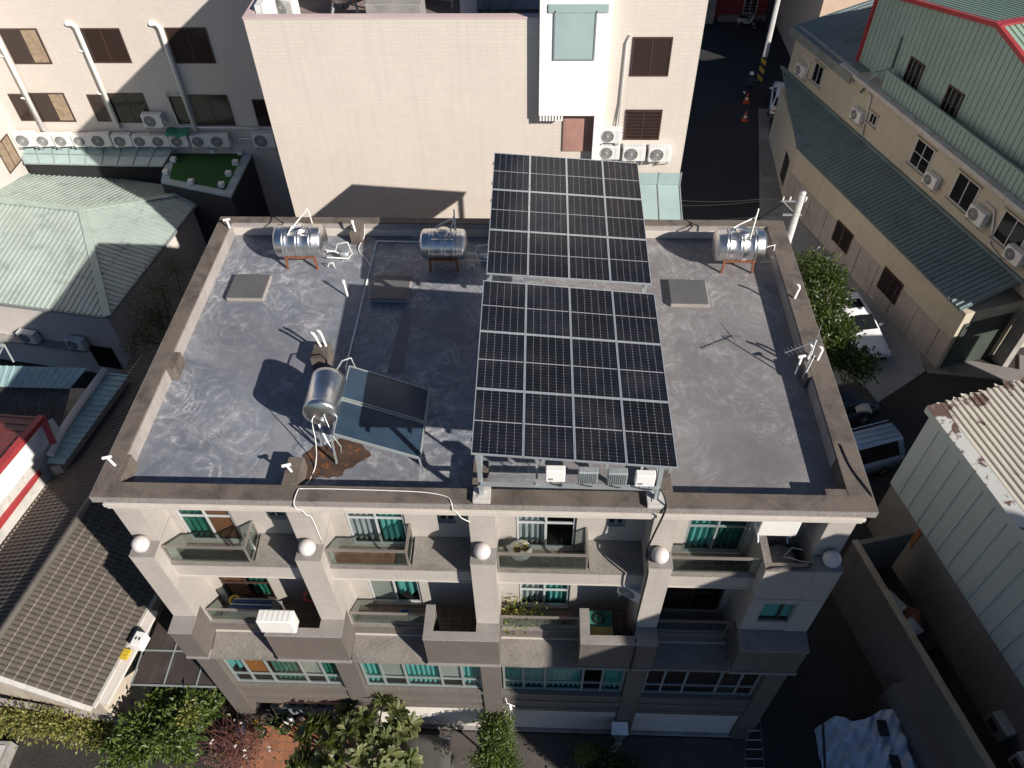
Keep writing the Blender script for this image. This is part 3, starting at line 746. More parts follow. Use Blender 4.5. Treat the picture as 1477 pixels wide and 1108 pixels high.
cable('rope', [(4.75, 10.4, .03), (4.72, 10.2, -.3), (4.6, 9.7, -.42), (4.95, 9.2, -.43), (5.1, 8.9, -.43)], .014, m_pvc, 'loose pale cord beside the back parapet stub', 'cord')
cable('power_cable', [(12.85, .3, .65), (13.1, .15, .55), (13.25, .0, .2), (13.24, -.06, -.1), (13.2, -.02, -.62), (13.13, .05, -1.4), (13.06, .0, -2.0), (13.09, -.38, -2.2), (13.09, -.39, -3.5), (13.09, -.39, -5.3), (13.09, -.88, -5.5), (13.09, -.88, -7.1)], .024, m_black, 'black power cable running from the solar rack down the facade', 'cable')
cable('power_cable', [(17.62, 1.9, .02), (17.70, 1.2, .02), (17.95, .5, .02), (17.97, .3, -.1)], .018, m_black, 'thin dark cable on the front right corner of the coping')

# antenna
t = thing('tv_antenna', 'small television antenna with short crossbars on the right parapet', 'antenna', (17.3, 4.3, -.1))
mb = MB(); mb.tube([(17.3, 4.25, -.25), (17.38, 4.5, .95)], .02, 8); mb.tube([(17.3, 4.25, -.2), (17.42, 4.35, .55)], .012, 6); mb.build('mast', m_galv, t)
mb = MB(); a, b = E_((17.55, 4.62, .86)), E_((16.55, 4.15, .82)); mb.tube([a, b], .014, 6)
for i in range(10):
    q = a + (b - a) * (i + .5) / 10; d = E_((-.2, .42, 0)) * (.55 if i > 1 else .8); mb.tube([q - d * .5, q + d * .5], .007, 5)
mb.tube([a + (-.15, -.1, -.16), a + (.02, .3, .2)], .008, 5); mb.tube([a + (-.05, -.2, .16), a + (-.02, .2, -.2)], .008, 5); mb.build('dipole', m_alu, t)

# ------------------------------------------------------------------ solar arrays
def solar_array(name, C4, label, posts, rails):
    c = [E_(q) for q in C4]; u = c[1] - c[0]; v = c[3] - c[0]; n = np.cross(u, v); n /= np.linalg.norm(n); mid = sum(c) / 4
    t = thing(name, label, 'solar array', (mid[0], mid[1], -.45))
    for j in range(3):
        for i in range(4):
            g = .005; a0, a1, b0, b1 = (i + g) / 4, (i + 1 - g) / 4, (j + g) / 3, (j + 1 - g) / 3
            def pt(a, b, h=0): return c[0] + u * a + v * b + (c[2] - c[1] - v) * a * b + n * h
            q = [pt(a0, b0), pt(a1, b0), pt(a1, b1), pt(a0, b1)]
            mb = MB(); fw = .017
            mb.prism([x - n * .035 for x in q], n * .028)
            for k in range(4):
                s, e = q[k], q[(k + 1) % 4]; inn = (sum(q) / 4 - (s + e) / 2); inn /= np.linalg.norm(inn)
                mb.beam(s + inn * fw / 2, e + inn * fw / 2, fw, .036, up=n)
            pn = mb.build('solar_panel', m_alu, t)
            ce = sum(q) / 4; q2 = [x + (ce - x) * .022 + n * .004 for x in q]
            mb = MB(); mb.poly(q2, uv=[(0, 0), (1, 0), (1, 1), (0, 1)]); mb.build('cell_face', m_pv, pn)
    mb = MB()
    for b in (.08, .26, .41, .59, .74, .92): mb.beam(c[0] + v * b - u * .005 - n * .075, c[1] + v * b + u * .005 - n * .075, .05, .06, up=n)
    for a in (.03, .35, .66, .97): mb.beam(c[0] + u * a - n * .15, c[3] + u * a - n * .15, .07, .085, up=n)
    mb.build('purlins', m_galv, t)
    for (x, y, z0) in posts:
        a = (x - c[0][0]) / u[0]; b = (y - c[0][1]) / v[1]; top = c[0] + u * a + v * b - n * .2
        mb = MB(); mb.beam((x, y, z0 + .1), (top[0], top[1], top[2]), .1, .1); p = mb.build('post', m_galv, t)
        mb = MB(); mb.box(x - .2, x + .2, y - .2, y + .2, z0, z0 + .12); mb.box(x - .1, x + .1, y - .1, y + .1, z0 + .12, z0 + .135); mb.build('footing', m_conc_l, p, bevel=.01)
    for a, b, w, h in rails:
        mb = MB(); mb.beam(a, b, w, h); mb.build('rail', m_galv, t)
    return t
lowA = [(9.04, -.57, 2.67), (13.17, -.53, 2.255), (13.13, 4.55, 2.39), (9.0, 4.50, 2.81)]
upA = [(9.035, 4.99, 2.60), (13.12, 5.035, 2.27), (13.095, 9.85, 2.65), (9.01, 9.81, 2.985)]
t1 = solar_array('solar_array', lowA, 'nearer solar array of twelve dark panels standing on the front coping', [(9.1, .22, 0), (13.05, .18, 0), (9.1, 4.3, -.45), (13.05, 4.3, -.45)],
    [((9.1, .14, .62), (13.05, .10, .62), .07, .08), ((9.1, .12, 2.05), (13.05, .1, 1.75), .07, .09), ((9.1, .2, .62), (9.1, 4.3, 2.2), .05, .05), ((13.05, .2, .62), (13.05, 4.3, 2.0), .05, .05), ((10.35, .13, .66), (10.35, .13, 1.95), .05, .05), ((12.6, .13, .66), (12.6, .13, 1.75), .05, .05), ((10.9, .05, .74), (12.4, .05, .74), .06, .08)])
t2 = solar_array('solar_array', upA, 'farther solar array of twelve dark panels at the back of the roof', [(9.1, 5.2, -.45), (13.0, 5.2, -.45), (9.1, 9.7, -.45), (13.0, 9.7, -.45)],
    [((9.1, 9.7, .6), (13.0, 9.7, .6), .07, .08), ((9.1, 5.2, 1.9), (13.0, 5.2, 1.7), .07, .08), ((9.1, 9.7, 1.6), (9.1, 8.4, 2.5), .05, .05)])
m_inv = M('inverter_white', (.76, .76, .74), .35, var=.03, grain=0)
for (x, z, mt, lab) in ((10.75, 1.25, m_inv, 'white inverter box on the left of the solar rack front'), (12.68, 1.14, m_inv, 'white inverter box at the right end of the solar rack front'), (11.45, 1.22, m_galv, 'finned grey inverter beside the left white box'), (12.08, 1.2, m_galv, 'finned grey inverter beside the right white box')):
    t = thing('inverter', lab, 'inverter', (x, .08, z - .2), 0, 'inverter boxes hung on the solar rack')
    mb = MB(); mb.box(x - .21, x + .21, -.08, .09, z - .2, z + .2); mb.build('casing', mt, t, bevel=.02)
    mb = MB()
    if mt is m_inv: mb.box(x - .15, x - .05, -.087, -.081, z - .12, z - .05)
    else:
        for k in range(9): mb.box(x - .19 + k * .045, x - .175 + k * .045, -.115, -.081, z - .17, z + .17)
    mb.build('front_panel', m_galv, t)
    mb = MB(); mb.tube([(x - .1, 0, z - .2), (x - .1, -.02, z - .34), (x + .03, 0, z - .42), (x + .2, .06, z - .5)], .016, 6); mb.tube([(x + .1, 0, z - .2), (x + .12, 0, z - .32)], .016, 6); mb.build('lead', m_black, t)
# ================================================================== ground
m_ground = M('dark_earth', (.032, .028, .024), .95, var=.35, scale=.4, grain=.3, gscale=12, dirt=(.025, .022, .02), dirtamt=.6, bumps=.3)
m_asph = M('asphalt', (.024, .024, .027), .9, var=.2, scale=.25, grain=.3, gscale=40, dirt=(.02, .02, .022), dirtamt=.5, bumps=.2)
m_pave = M('worn_pavement', (.20, .19, .18), .9, var=.25, scale=.5, grain=.2, dirt=(.08, .07, .06), dirtamt=.6)
m_lot = M('cast_concrete', (.27, .27, .26), .88, var=.15, scale=.5, grain=.15, dirt=(.12, .11, .1), dirtamt=.5)
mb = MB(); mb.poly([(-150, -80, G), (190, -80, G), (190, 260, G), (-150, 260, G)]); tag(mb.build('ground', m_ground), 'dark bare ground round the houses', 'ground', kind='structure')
def sheet_on_ground(name, pts, mat, label, h=.004, curb=0):
    mb = MB()
    if curb: mb.prism([(x, y, G) for x, y in pts], (0, 0, curb))
    else: mb.poly([(x, y, G + h) for x, y in pts])
    return tag(mb.build(name, mat), label, name.replace('_', ' '), kind='structure')
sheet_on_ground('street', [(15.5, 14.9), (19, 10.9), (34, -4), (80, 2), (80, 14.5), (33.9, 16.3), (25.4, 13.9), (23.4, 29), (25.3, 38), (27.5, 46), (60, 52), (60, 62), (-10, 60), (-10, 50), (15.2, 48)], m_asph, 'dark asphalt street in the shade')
sheet_on_ground('pavement', [(23.42, 29.2), (25.2, 30.9), (25.6, 38.3), (26.5, 42), (25.6, 42)], m_pave, 'worn pale pavement strip beside the tan building', curb=.1)
sheet_on_ground('parking_apron', [(22.0, 27.0), (23.4, 29.15), (25.1, 31.0), (29.4, 18.2), (29.3, 16.9), (25.3, 14.0), (20.5, 12.4), (18.3, 14)], m_lot, 'pale concrete apron under the white car', h=.008)
sheet_on_ground('shop_step', [(29.4, 18.15), (33.8, 17.0), (34.2, 18.0), (46, 15.5), (46, 14.9), (29.35, 16.7)], m_pave, 'worn step before the shuttered shop', curb=.1)
m_patio = tilemat('terracotta_paving', (.36, .15, .075), (.20, .13, .10), .3, .3, .015, .0, .2, .8, .4, 0)
sheet_on_ground('patio', [(.3, -.68), (4.6, -.68), (4.6, -7), (.3, -7)], m_patio, 'terracotta tiled patio in front of the first house', h=.008)
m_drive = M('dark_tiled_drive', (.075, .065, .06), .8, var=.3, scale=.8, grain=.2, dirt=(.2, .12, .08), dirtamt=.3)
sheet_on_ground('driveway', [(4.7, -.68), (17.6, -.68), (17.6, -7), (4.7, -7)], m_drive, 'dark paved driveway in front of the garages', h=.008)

# ================================================================== air conditioners
def make_ac(label, loc, rz=0, group='outdoor air conditioner units'):
    t = thing('air_conditioner', label, 'air conditioner', loc, rz, group)
    mb = MB(); mb.box(-.40, .40, -.30, 0, .05, .60); mb.build('casing', m_acw, t, local=True, bevel=.025)
    mb = MB(); mb.lathe([(0, 0), (.235, 0), (.235, .008)], (-.1, -.301, .325), (0, -1, 0), 28); g = mb.build('fan_opening', m_acd, t, local=True)
    mb = MB()
    for r in (.06, .10, .14, .18, .222): mb.lathe([(r - .008, .008), (r - .008, .016), (r + .008, .016), (r + .008, .008)], (-.1, -.301, .325), (0, -1, 0), 28)
    for a in range(8): q = a * math.pi / 4; mb.beam((-.1, -.312, .325), (-.1 + .23 * math.cos(q), -.312, .325 + .23 * math.sin(q)), .012, .008, up=(0, -1, 0))
    mb.lathe([(0, .018), (.045, .018), (.045, .008)], (-.1, -.301, .325), (0, -1, 0), 16)
    mb.build('grille', m_acg, g, local=True)
    mb = MB(); mb.box(.24, .38, -.306, -.299, .1, .55); mb.build('service_panel', m_acw, t, local=True)
    mb = MB(); mb.box(.398, .43, -.2, -.04, .12, .34); mb.build('valve_cover', m_acw, t, local=True, bevel=.01)
    for x in (-.3, .3): mb = MB(); mb.box(x - .02, x + .02, -.34, .0, .0, .045); mb.beam((x, -.3, .01), (x, .0, -.22), .03, .03); mb.build('bracket', m_galv, t, local=True)
    mb = MB()
    for k in range(6): mb.box(-.34 + k * .115, -.30 + k * .115, -.27, -.03, .598, .606)
    mb.build('top_rib', m_acw, t, local=True)
    return t
AC0 = None
def ac(label, loc, rz=0, scale=None, grp='outdoor air conditioner units'):
    global AC0
    if AC0 is None:
        AC0 = make_ac(label, loc, rz, grp)
        if scale: AC0.scale = (scale,) * 3
        return AC0
    r = dup(AC0, loc, rz, label, grp); r.scale = (scale or 1,) * 3
    return r

# big unit on the first parapet box, seen from above
ac('white air conditioner standing on the parapet box of the first balcony', (P(404, 900, y=-.6)[0], -.82, -5.36), math.pi, 1.22, 'units on the balconies')
ac('white air conditioner hung above the cloth covered appliance', (13.0, .20, P(905, 880, x=12.8)[2]), -.5, .95, 'units on the balconies')
ac('sunlit air conditioner under the cornice at the far right balcony', (P(1122, 765, y=.45)[0], .42, P(1122, 774, y=.45)[2]), math.pi, 1.2, 'units on the balconies')

# ================================================================== balcony clutter
t = thing('round_table', 'round table with small plants on the third upper balcony', 'table', (9.95, .42, -3.45))
mb = MB(); mb.lathe([(0, .70), (.30, .70), (.31, .72), (.30, .745), (0, .745)], (9.95, .42, -3.45), n=28); mb.build('tabletop', m_conc_l, t)
for k in range(3):
    a = k * 2.1; mb = MB(); mb.tube([(9.95 + .08 * math.cos(a), .42 + .08 * math.sin(a), -2.76), (9.95 + .24 * math.cos(a), .42 + .24 * math.sin(a), -3.45)], .018, 6); mb.build('leg', m_frame_w, t)
m_pot = M('terracotta_pot', (.42, .17, .10), .7, var=.15, grain=.05); m_pink = M('pink_plastic', (.62, .10, .20), .5, var=.1, grain=0)
m_soil = M('potting_soil', (.03, .022, .016), .95, var=.3, grain=.2)
m_leafy = leafmat('yellow_green_leaf', (.09, .12, .025), (.36, .32, .10)); m_leafg = leafmat('mid_green_leaf', (.035, .085, .018), (.11, .20, .035)); m_leafd = leafmat('dark_green_leaf', (.012, .03, .01), (.045, .08, .02))
m_leafb = leafmat('bright_green_leaf', (.03, .065, .012), (.14, .19, .045)); m_leaft = leafmat('deep_tree_leaf', (.015, .038, .008), (.095, .125, .032), .25); m_leafo = leafmat('olive_leaf', (.075, .095, .035), (.21, .22, .095))
m_leafr = leafmat('bronze_leaf', (.10, .035, .022), (.20, .13, .05)); m_twig = M('reddish_twig', (.16, .065, .06), .8, var=.3, grain=.1); m_bark = M('grey_bark', (.14, .115, .09), .9, var=.3, grain=.2, gscale=30)
m_petal = leafmat('white_blossom', (.7, .66, .66), (.8, .76, .74), .3)


def leaf_cloud(mb, pts, dirs, L, W, m=0, fold=.25):
    """Many separate folded leaves: base at pts, pointing along dirs."""
    n = len(pts); d = dirs / (np.linalg.norm(dirs, axis=1, keepdims=True) + 1e-9)
    up = rng.normal(0, .35, (n, 3)) + np.array([0, 0, 1.]); s = np.cross(d, up); s /= (np.linalg.norm(s, axis=1, keepdims=True) + 1e-9); nn = np.cross(s, d)
    l = L * rng.uniform(.7, 1.25, (n, 1)); w = W * rng.uniform(.75, 1.2, (n, 1))
    base = pts; tip = pts + d * l - nn * l * .12; mid = pts + d * l * .55
    lf = mid + s * w / 2 + nn * w * fold; rt = mid - s * w / 2 + nn * w * fold
    i = len(mb.v); V = np.stack([base, rt, tip, lf], 1).reshape(-1, 3)
    mb.v += V.tolist()
    for k in range(n):
        a = i + 4 * k; mb.f += [(a, a + 1, a + 2), (a, a + 2, a + 3)]; mb.m += [m, m]


def crown(lobes, n_clump, per, L, W, spread=.28, shell=.55):
    """Leaf clumps scattered through ellipsoid lobes [(centre, radii)]."""
    mb = MB(); tot = sum(r[0] * r[1] * r[2] for c, r in lobes)
    for c, r in lobes:
        k = max(3, int(n_clump * (r[0] * r[1] * r[2]) ** .67 / sum((q[0] * q[1] * q[2]) ** .67 for _, q in lobes)))
        for _ in range(k):
            d = rng.normal(size=3); d /= np.linalg.norm(d)
            if d[2] < -.35: d[2] *= -.5
            rad = rng.uniform(shell, 1.05); ctr = E_(c) + d * E_(r) * rad
            m = int(per * rng.uniform(.6, 1.3)); pts = ctr + rng.normal(0, spread, (m, 3)) * E_((1, 1, .7))
            dr = (pts - E_(c)) / E_(r) * .7 + rng.normal(0, .55, (m, 3)) + E_((0, 0, .05))
            leaf_cloud(mb, pts, dr, L, W)
    return mb


def trunk(parent, base, lobes, r, mat, sway=.15):
    mb = MB(); b = E_(base); top = sum(E_(c) for c, _ in lobes) / len(lobes)
    fork = b + (top - b) * .55 + E_((rng.normal(0, sway), rng.normal(0, sway), 0))
    mb.tube([b, b + (fork - b) * .5 + E_((sway * .5, 0, 0)), fork], r, 9, r1=r * .65)
    for c, rr_ in lobes:
        e = E_(c) + E_((0, 0, rr_[2] * .25)); mdp = (fork + e) / 2 + rng.normal(0, .1, 3)
        mb.tube([fork, mdp, e], r * .55, 7, r1=r * .15)
        for _ in range(4):
            q = e + rng.normal(0, .6, 3) * E_(rr_); mb.tube([mdp, (mdp + q) / 2 + rng.normal(0, .08, 3), q], r * .22, 5, r1=r * .06)
    mb.build('trunk', mat, parent)


def tree(name, label, cat, base, lobes, n_clump, per, L, W, leaf, r=.12, spread=.28, shell=.55, bark=None, group=None):
    t = thing(name, label, cat, base, 0, group)
    crown(lobes, n_clump, per, L, W, spread, shell).build('crown', leaf, t)
    trunk(t, base, lobes, r, bark or m_bark); return t


def pot_plant(x, y, z, r, h, label, leaf, n=60, lf=.14, hgt=.3, potm=None, wild=.12):
    t = thing('potted_plant', label, 'potted plant', (x, y, z))
    mb = MB(); mb.lathe([(0, 0), (r * .7, 0), (r, h), (r * 1.08, h), (r * 1.08, h * .88), (r * .9, h * .88)], (x, y, z), n=18); mb.build('pot', potm or m_pot, t)
    mb = MB(); mb.lathe([(0, h * .9), (r * .95, h * .9)], (x, y, z), n=18); mb.build('soil', m_soil, t)
    mb = MB(); p = E_((x, y, z + h)) + rng.normal(0, 1, (n, 3)) * E_((wild, wild, hgt * .35)) + E_((0, 0, hgt * .5)); leaf_cloud(mb, p, rng.normal(0, 1, (n, 3)) + E_((0, 0, .5)), lf, lf * .4); mb.build('foliage', leaf, t)
    return t
pot_plant(9.88, .36, -2.705, .09, .1, 'left small plant on the round balcony table', m_leafy, 30, .09, .12, wild=.05)
pot_plant(10.08, .42, -2.705, .09, .1, 'right small plant on the round balcony table', m_leafy, 26, .09, .12, wild=.05)
pot_plant(P(785, 793, y=.2)[0], .25, -3.45, .16, .22, 'pink pot with a dark plant behind the third upper balcony rail', m_leafr, 26, .08, .1, wild=.06)
pot_plant(9.72, .42, -6.95, .2, .25, 'leafy yellow green plant at the left of the third lower balcony', m_leafy, 170, .16, .7, wild=.22)
pot_plant(10.25, .40, -6.95, .18, .22, 'second leafy plant beside the larger one on the third lower balcony', m_leafy, 120, .15, .5, wild=.2)
t = thing('watering_can', 'pink watering can on the third lower balcony floor', 'watering can', (11.18, .5, -6.95))
mb = MB(); mb.lathe([(0, 0), (.1, 0), (.11, .2), (.07, .24), (0, .24)], (11.18, .5, -6.95), n=16); mb.build('body', m_pink, t)
mb = MB(); mb.tube([(11.28, .5, -6.88), (11.4, .48, -6.7)], .02, 6); mb.tube([(11.1, .5, -6.78), (11.02, .5, -6.7), (11.1, .5, -6.68)], .014, 6); mb.build('spout', m_pink, t)
# patterned round washing drum under a cloth on the third parapet box
t = thing('covered_drum', 'square appliance under a green and yellow cloth on the third lower balcony', 'covered appliance', (12.15, -.05, -6.95))
m_cg = M('green_cloth', (.04, .17, .12), .8, var=.2, grain=.1); m_cy = M('yellow_cloth', (.42, .36, .12), .8, var=.2, grain=.1); m_cm = M('maroon_cloth', (.10, .03, .05), .85, var=.3, grain=.1)
mb = MB(); mb.box(11.72, 12.58, -.40, .38, -6.95, -5.9); mb.build('cabinet', m_cm, t, bevel=.12, seg=4)
mb = MB(); mb.box(11.745, 12.555, -.12, .355, -5.94, -5.885); mb.build('cloth', m_cg, t, bevel=.02)
mb = MB(); mb.box(11.75, 12.55, -.405, -.125, -5.95, -5.89); mb.box(11.75, 12.55, -.409, -.395, -6.1, -5.95); mb.build('cloth_border', m_cy, t, bevel=.01)
mb = MB(); mb.lathe([(.16, .0), (.17, .03), (.13, .04), (.12, .01)], (12.15, .1, -5.885), n=26); mb.build('lid_ring', m_black, t)
# folded chairs / boards and hose on the first lower balcony
m_blue = M('blue_plastic', (.035, .08, .22), .5, var=.2, grain=.05); m_yel = M('yellow_plastic', (.5, .33, .03), .5, var=.1, grain=0); m_red = M('red_plastic', (.42, .06, .035), .5, var=.15, grain=0)
t = thing('laundry_rack', 'blue covered boards stacked lengthwise behind the first lower balcony glass', 'stacked boards', (2.1, .36, -6.95))
for k in range(4): mb = MB(); mb.box(1.45 + .06 * k, 3.0 - .05 * k, .24 + .06 * k, .28 + .06 * k, -6.93, -6.0 + .05 * k); mb.build('board', [m_blue, m_galv, m_blue, m_frame_g][k], t, bevel=.01)
mb = MB(); mb.box(1.4, 3.0, .2, .56, -6.95, -6.935); mb.build('base', m_dark, t)
mb = MB(); mb.lathe([(.10, -.03), (.16, -.03), (.17, .0), (.16, .03), (.10, .03), (.09, 0), (.10, -.03)], (1.55, .5, -6.1), (0.2, -.5, .8), 22); tag(mb.build('hose_coil', m_yel), 'yellow coil resting on the boards of the first lower balcony', 'hose coil')
mb = MB(); mb.lathe([(.17, -.03), (.24, -.03), (.25, .0), (.24, .03), (.17, .03), (.16, 0), (.17, -.03)], (4.05, .3, -5.25), (0.5, -.8, .3), 26); tag(mb.build('hose_coil', m_red), 'red hose coil behind the big white air conditioner', 'hose coil')
mb = MB(); 
for k in range(3): mb.tube([(2.85 + .04 * k, .55, -2.4), (2.65 - .05 * k, .45, -2.9), (2.7 + .06 * k, .35, -3.3), (2.95 + .03 * k, .4, -3.0), (2.95, .5, -2.45)], .02, 6)
tag(mb.build('rope_coil', m_conc_l), 'looped pale hose hung at the end of the first upper balcony', 'hose')
t = thing('bucket', 'dark blue bucket on the second lower balcony floor', 'bucket', (6.5, .45, -6.95))
mb = MB(); mb.lathe([(0, 0), (.13, 0), (.18, .26), (.19, .27), (.16, .26), (.12, .03), (0, .03)], (6.5, .45, -6.95), n=20); mb.build('body', m_blue, t)
mb = MB(); mb.tube([(6.32, .45, -6.7), (6.4, .36, -6.6), (6.55, .33, -6.6), (6.68, .45, -6.7)], .01, 5); mb.build('handle', m_galv, t)
t = thing('dark_tank', 'round topped dark water barrel at the far right upper balcony', 'barrel', (16.55, .25, -3.45))
mb = MB(); mb.lathe([(0, 0), (.36, 0), (.38, .1), (.36, .2), (.38, .4), (.36, .6), (.38, .85), (.36, .9)], (16.5, .28, -3.45), n=28); mb.build('barrel', m_black, t)
mb = MB(); mb.lathe([(.36, .9), (.33, .95), (.1, .98), (0, .98)], (16.5, .28, -3.45), n=28); mb.lathe([(.06, .98), (.05, 1.03), (0, 1.03)], (16.42, .34, -3.45), n=12); l = mb.build('lid', m_conc, t)
mb = MB(); mb.tube([(16.5, .2, -2.4), (16.6, .1, -2.25), (16.85, .0, -2.25), (17.05, -.1, -2.1)], .014, 6); mb.tube([(16.55, .25, -2.4), (16.7, .35, -2.2), (16.95, .3, -2.2)], .014, 6); mb.build('tap_hose', m_pvc, t)
cable('flat_cable', [(15.95, -.34, -2.06), (16.2, -.30, -2.04), (16.9, -.28, -2.04), (17.0, -.15, -2.05)], .022, m_black, 'dark cable resting on the far right balcony ledge')
t = thing('security_camera', 'white camera on a bracket between the second and third windows', 'camera', (9.6, -.75, -10.35))
mb = MB(); mb.tube([(9.45, -.6, -10.2), (9.5, -.72, -10.35), (9.75, -.78, -10.45)], .014, 6); mb.build('arm', m_white, t); mb = MB(); mb.obox((9.62, -.8, -10.5), (.035, .015, -.015), (-.02, .07, .02), (0, -.015, .035)); mb.build('housing', m_white, t, bevel=.01)

# ================================================================== corrugated sheets and tile slopes
def slope(mb, A, Bp, up, outline, period, amp, m=0, rows=0, rowstep=.03, shape='trap', lo=None, mj=None):
    """Ribbed sheet: eave A->Bp, ribs running along up (vector); outline [(s, h)] gives its length up the slope, lo its lower edge."""
    A, Bp, up = E_(A), E_(Bp), E_(up); up = up / np.linalg.norm(up); e = Bp - A; L = np.linalg.norm(e); e = e / L
    n = np.cross(e, up); n /= np.linalg.norm(n)
    if n[2] < 0 and abs(n[2]) > .02: n = -n
    prof = {'trap': [(0, 0), (.55, 0), (.65, 1), (.88, 1)], 'sine': [(k / 6, .5 - .5 * math.cos(2 * math.pi * k / 6)) for k in range(6)], 'seam': [(0, 0), (.9, 0), (.92, 1), (.98, 1)], 'round': [(k / 7, math.sin(math.pi * k / 7) ** .7) for k in range(7)]}[shape]
    xs = []; nper = max(1, int(round(L / period))); per = L / nper
    for k in range(nper): xs += [((k + a) * per, b) for a, b in prof]
    xs.append((L, prof[0][1]))
    so = [o[0] * L for o in outline]; ho = [o[1] for o in outline]
    lo_s = [o[0] * L for o in lo] if lo else [0, L]; lo_h = [o[1] for o in lo] if lo else [0, 0]
    hmax = max(ho)
    hs = [0, 1] if not rows else None
    vs, cols = [], []
    levels = [0.] ; 
    if rows:
        st = hmax / rows; levels = []
        for k in range(rows): levels += [k * st, (k + .999) * st]
    else: levels = [0., hmax]
    if rows and mj is not None: levels = [h for k in range(rows) for h in (k * hmax / rows, (k + .9) * hmax / rows)] + [hmax]
    for (s, b) in xs:
        top = np.interp(s, so, ho); bot = np.interp(s, lo_s, lo_h); col = []
        for li, h in enumerate(levels):
            hh = min(max(h, bot), top) if rows else (bot if li == 0 else top)
            off = b * amp
            if rows: off += rowstep * (1 - (li % 2))
            col.append(len(vs)); vs.append(A + e * s + up * hh + n * off)
        cols.append(col)
    fs = []
    for i in range(len(cols) - 1):
        for j in range(len(levels) - 1): fs.append((cols[i][j], cols[i + 1][j], cols[i + 1][j + 1], cols[i][j + 1]))
    i0 = len(mb.m); mb.faces(vs, fs, m, smooth=(shape in ('sine', 'round') and not rows))
    if mj is not None:
        nl_ = len(levels) - 1
        for q_ in range(len(fs)):
            if (q_ % nl_) % 2 == 1: mb.m[i0 + q_] = mj
    return mb


m_greenroof = M('pale_green_metal_roof', (.345, .41, .375), .45, .1, var=.14, scale=.5, grain=.08, dirt=(.15, .19, .2), dirtamt=.6)
m_greencap = M('pale_green_flashing', (.36, .45, .40), .5, .1, var=.1, grain=.05, dirt=(.15, .17, .17), dirtamt=.4)
m_pinkwall = M('pale_plaster', (.60, .55, .51), .85, var=.06, scale=.4, grain=.06, streak=.12)
m_whitewall = tilemat('pale_small_tile', (.62, .555, .50), (.53, .475, .425), .24, .07, .006, 0, .04, .5, .06, .06)

# --- hip roofed house on the left
ze, za = -8.7, -7.5
FR, BR = P(155, 457, z=ze), P(298, 275, z=ze)
ex = (BR - FR); FLx = -26.; AP = P(118, 303, z=za)
tF = FR + (P(0, 437, z=ze) - FR) * 2.2; tB = BR + (P(42, 241, z=ze) - BR) * 1.6
AP2 = AP - (FR - tF) / np.linalg.norm(FR - tF) * 14
Hh = thing('hip_roof_house', 'pale house with a large faded green hipped metal roof', 'house', ((FR[0] + tF[0]) / 2, (FR[1] + BR[1]) / 2, G))
def hip(mb, A, Bq, T1, T2):
    """slope from eave A->Bq up to top points T1 (over A side) and T2."""
    e = Bq - A; L = np.linalg.norm(e); e = e / L
    w = T1 - A; up = w - e * (w @ e); up /= np.linalg.norm(up)
    o = sorted([(((T1 - A) @ e) / L, (T1 - A) @ up), (((T2 - A) @ e) / L, (T2 - A) @ up)])
    pts = [(0, 0)] + [q for q in o if 0 < q[0] < 1] + [(1, 0)]
    if o[0][0] <= 0: pts[0] = (0, np.interp(0, [o[0][0], o[1][0]], [o[0][1], o[1][1]]))
    if o[1][0] >= 1: pts[-1] = (1, np.interp(1, [o[0][0], o[1][0]], [o[0][1], o[1][1]]))
    slope(mb, A, Bq, up, pts, .27, .035, rows=3, rowstep=.018)
mb = MB(); hip(mb, tF, FR, AP2, AP); hip(mb, FR, BR, AP, AP + E_((0, .001, 0))); hip(mb, BR, tB, AP, AP2)
mb.build('roof', m_greenroof, Hh)
mb = MB(); up3 = E_((0, 0, .05))
for a, b in ((FR, AP), (BR, AP), (AP, AP2)): mb.beam(a + up3, b + up3, .34 if b is AP else .4, .05)
mb.build('ridge_cap', m_greencap, Hh)
mb = MB()
for a, b in ((tF, FR), (FR, BR)): d_ = E_((0, 0, -.07)); mb.beam(a + d_, b + d_, .1, .14)
mb.build('gutter', m_frame_g, Hh)
ins = lambda q, dx, dy: (q[0] + dx, q[1] + dy)
w0, w1, w2, w3 = ins(FR, -.35, .4), ins(BR, -.4, -.4), ins(tB, 0, -.4), ins(tF, 0, .4)
mb = MB(); mb.prism([(*w0, G), (*w1, G), (*w2, G), (*w3, G)], (0, 0, ze - G - .03)); mb.build('wall', m_pinkwall, Hh)
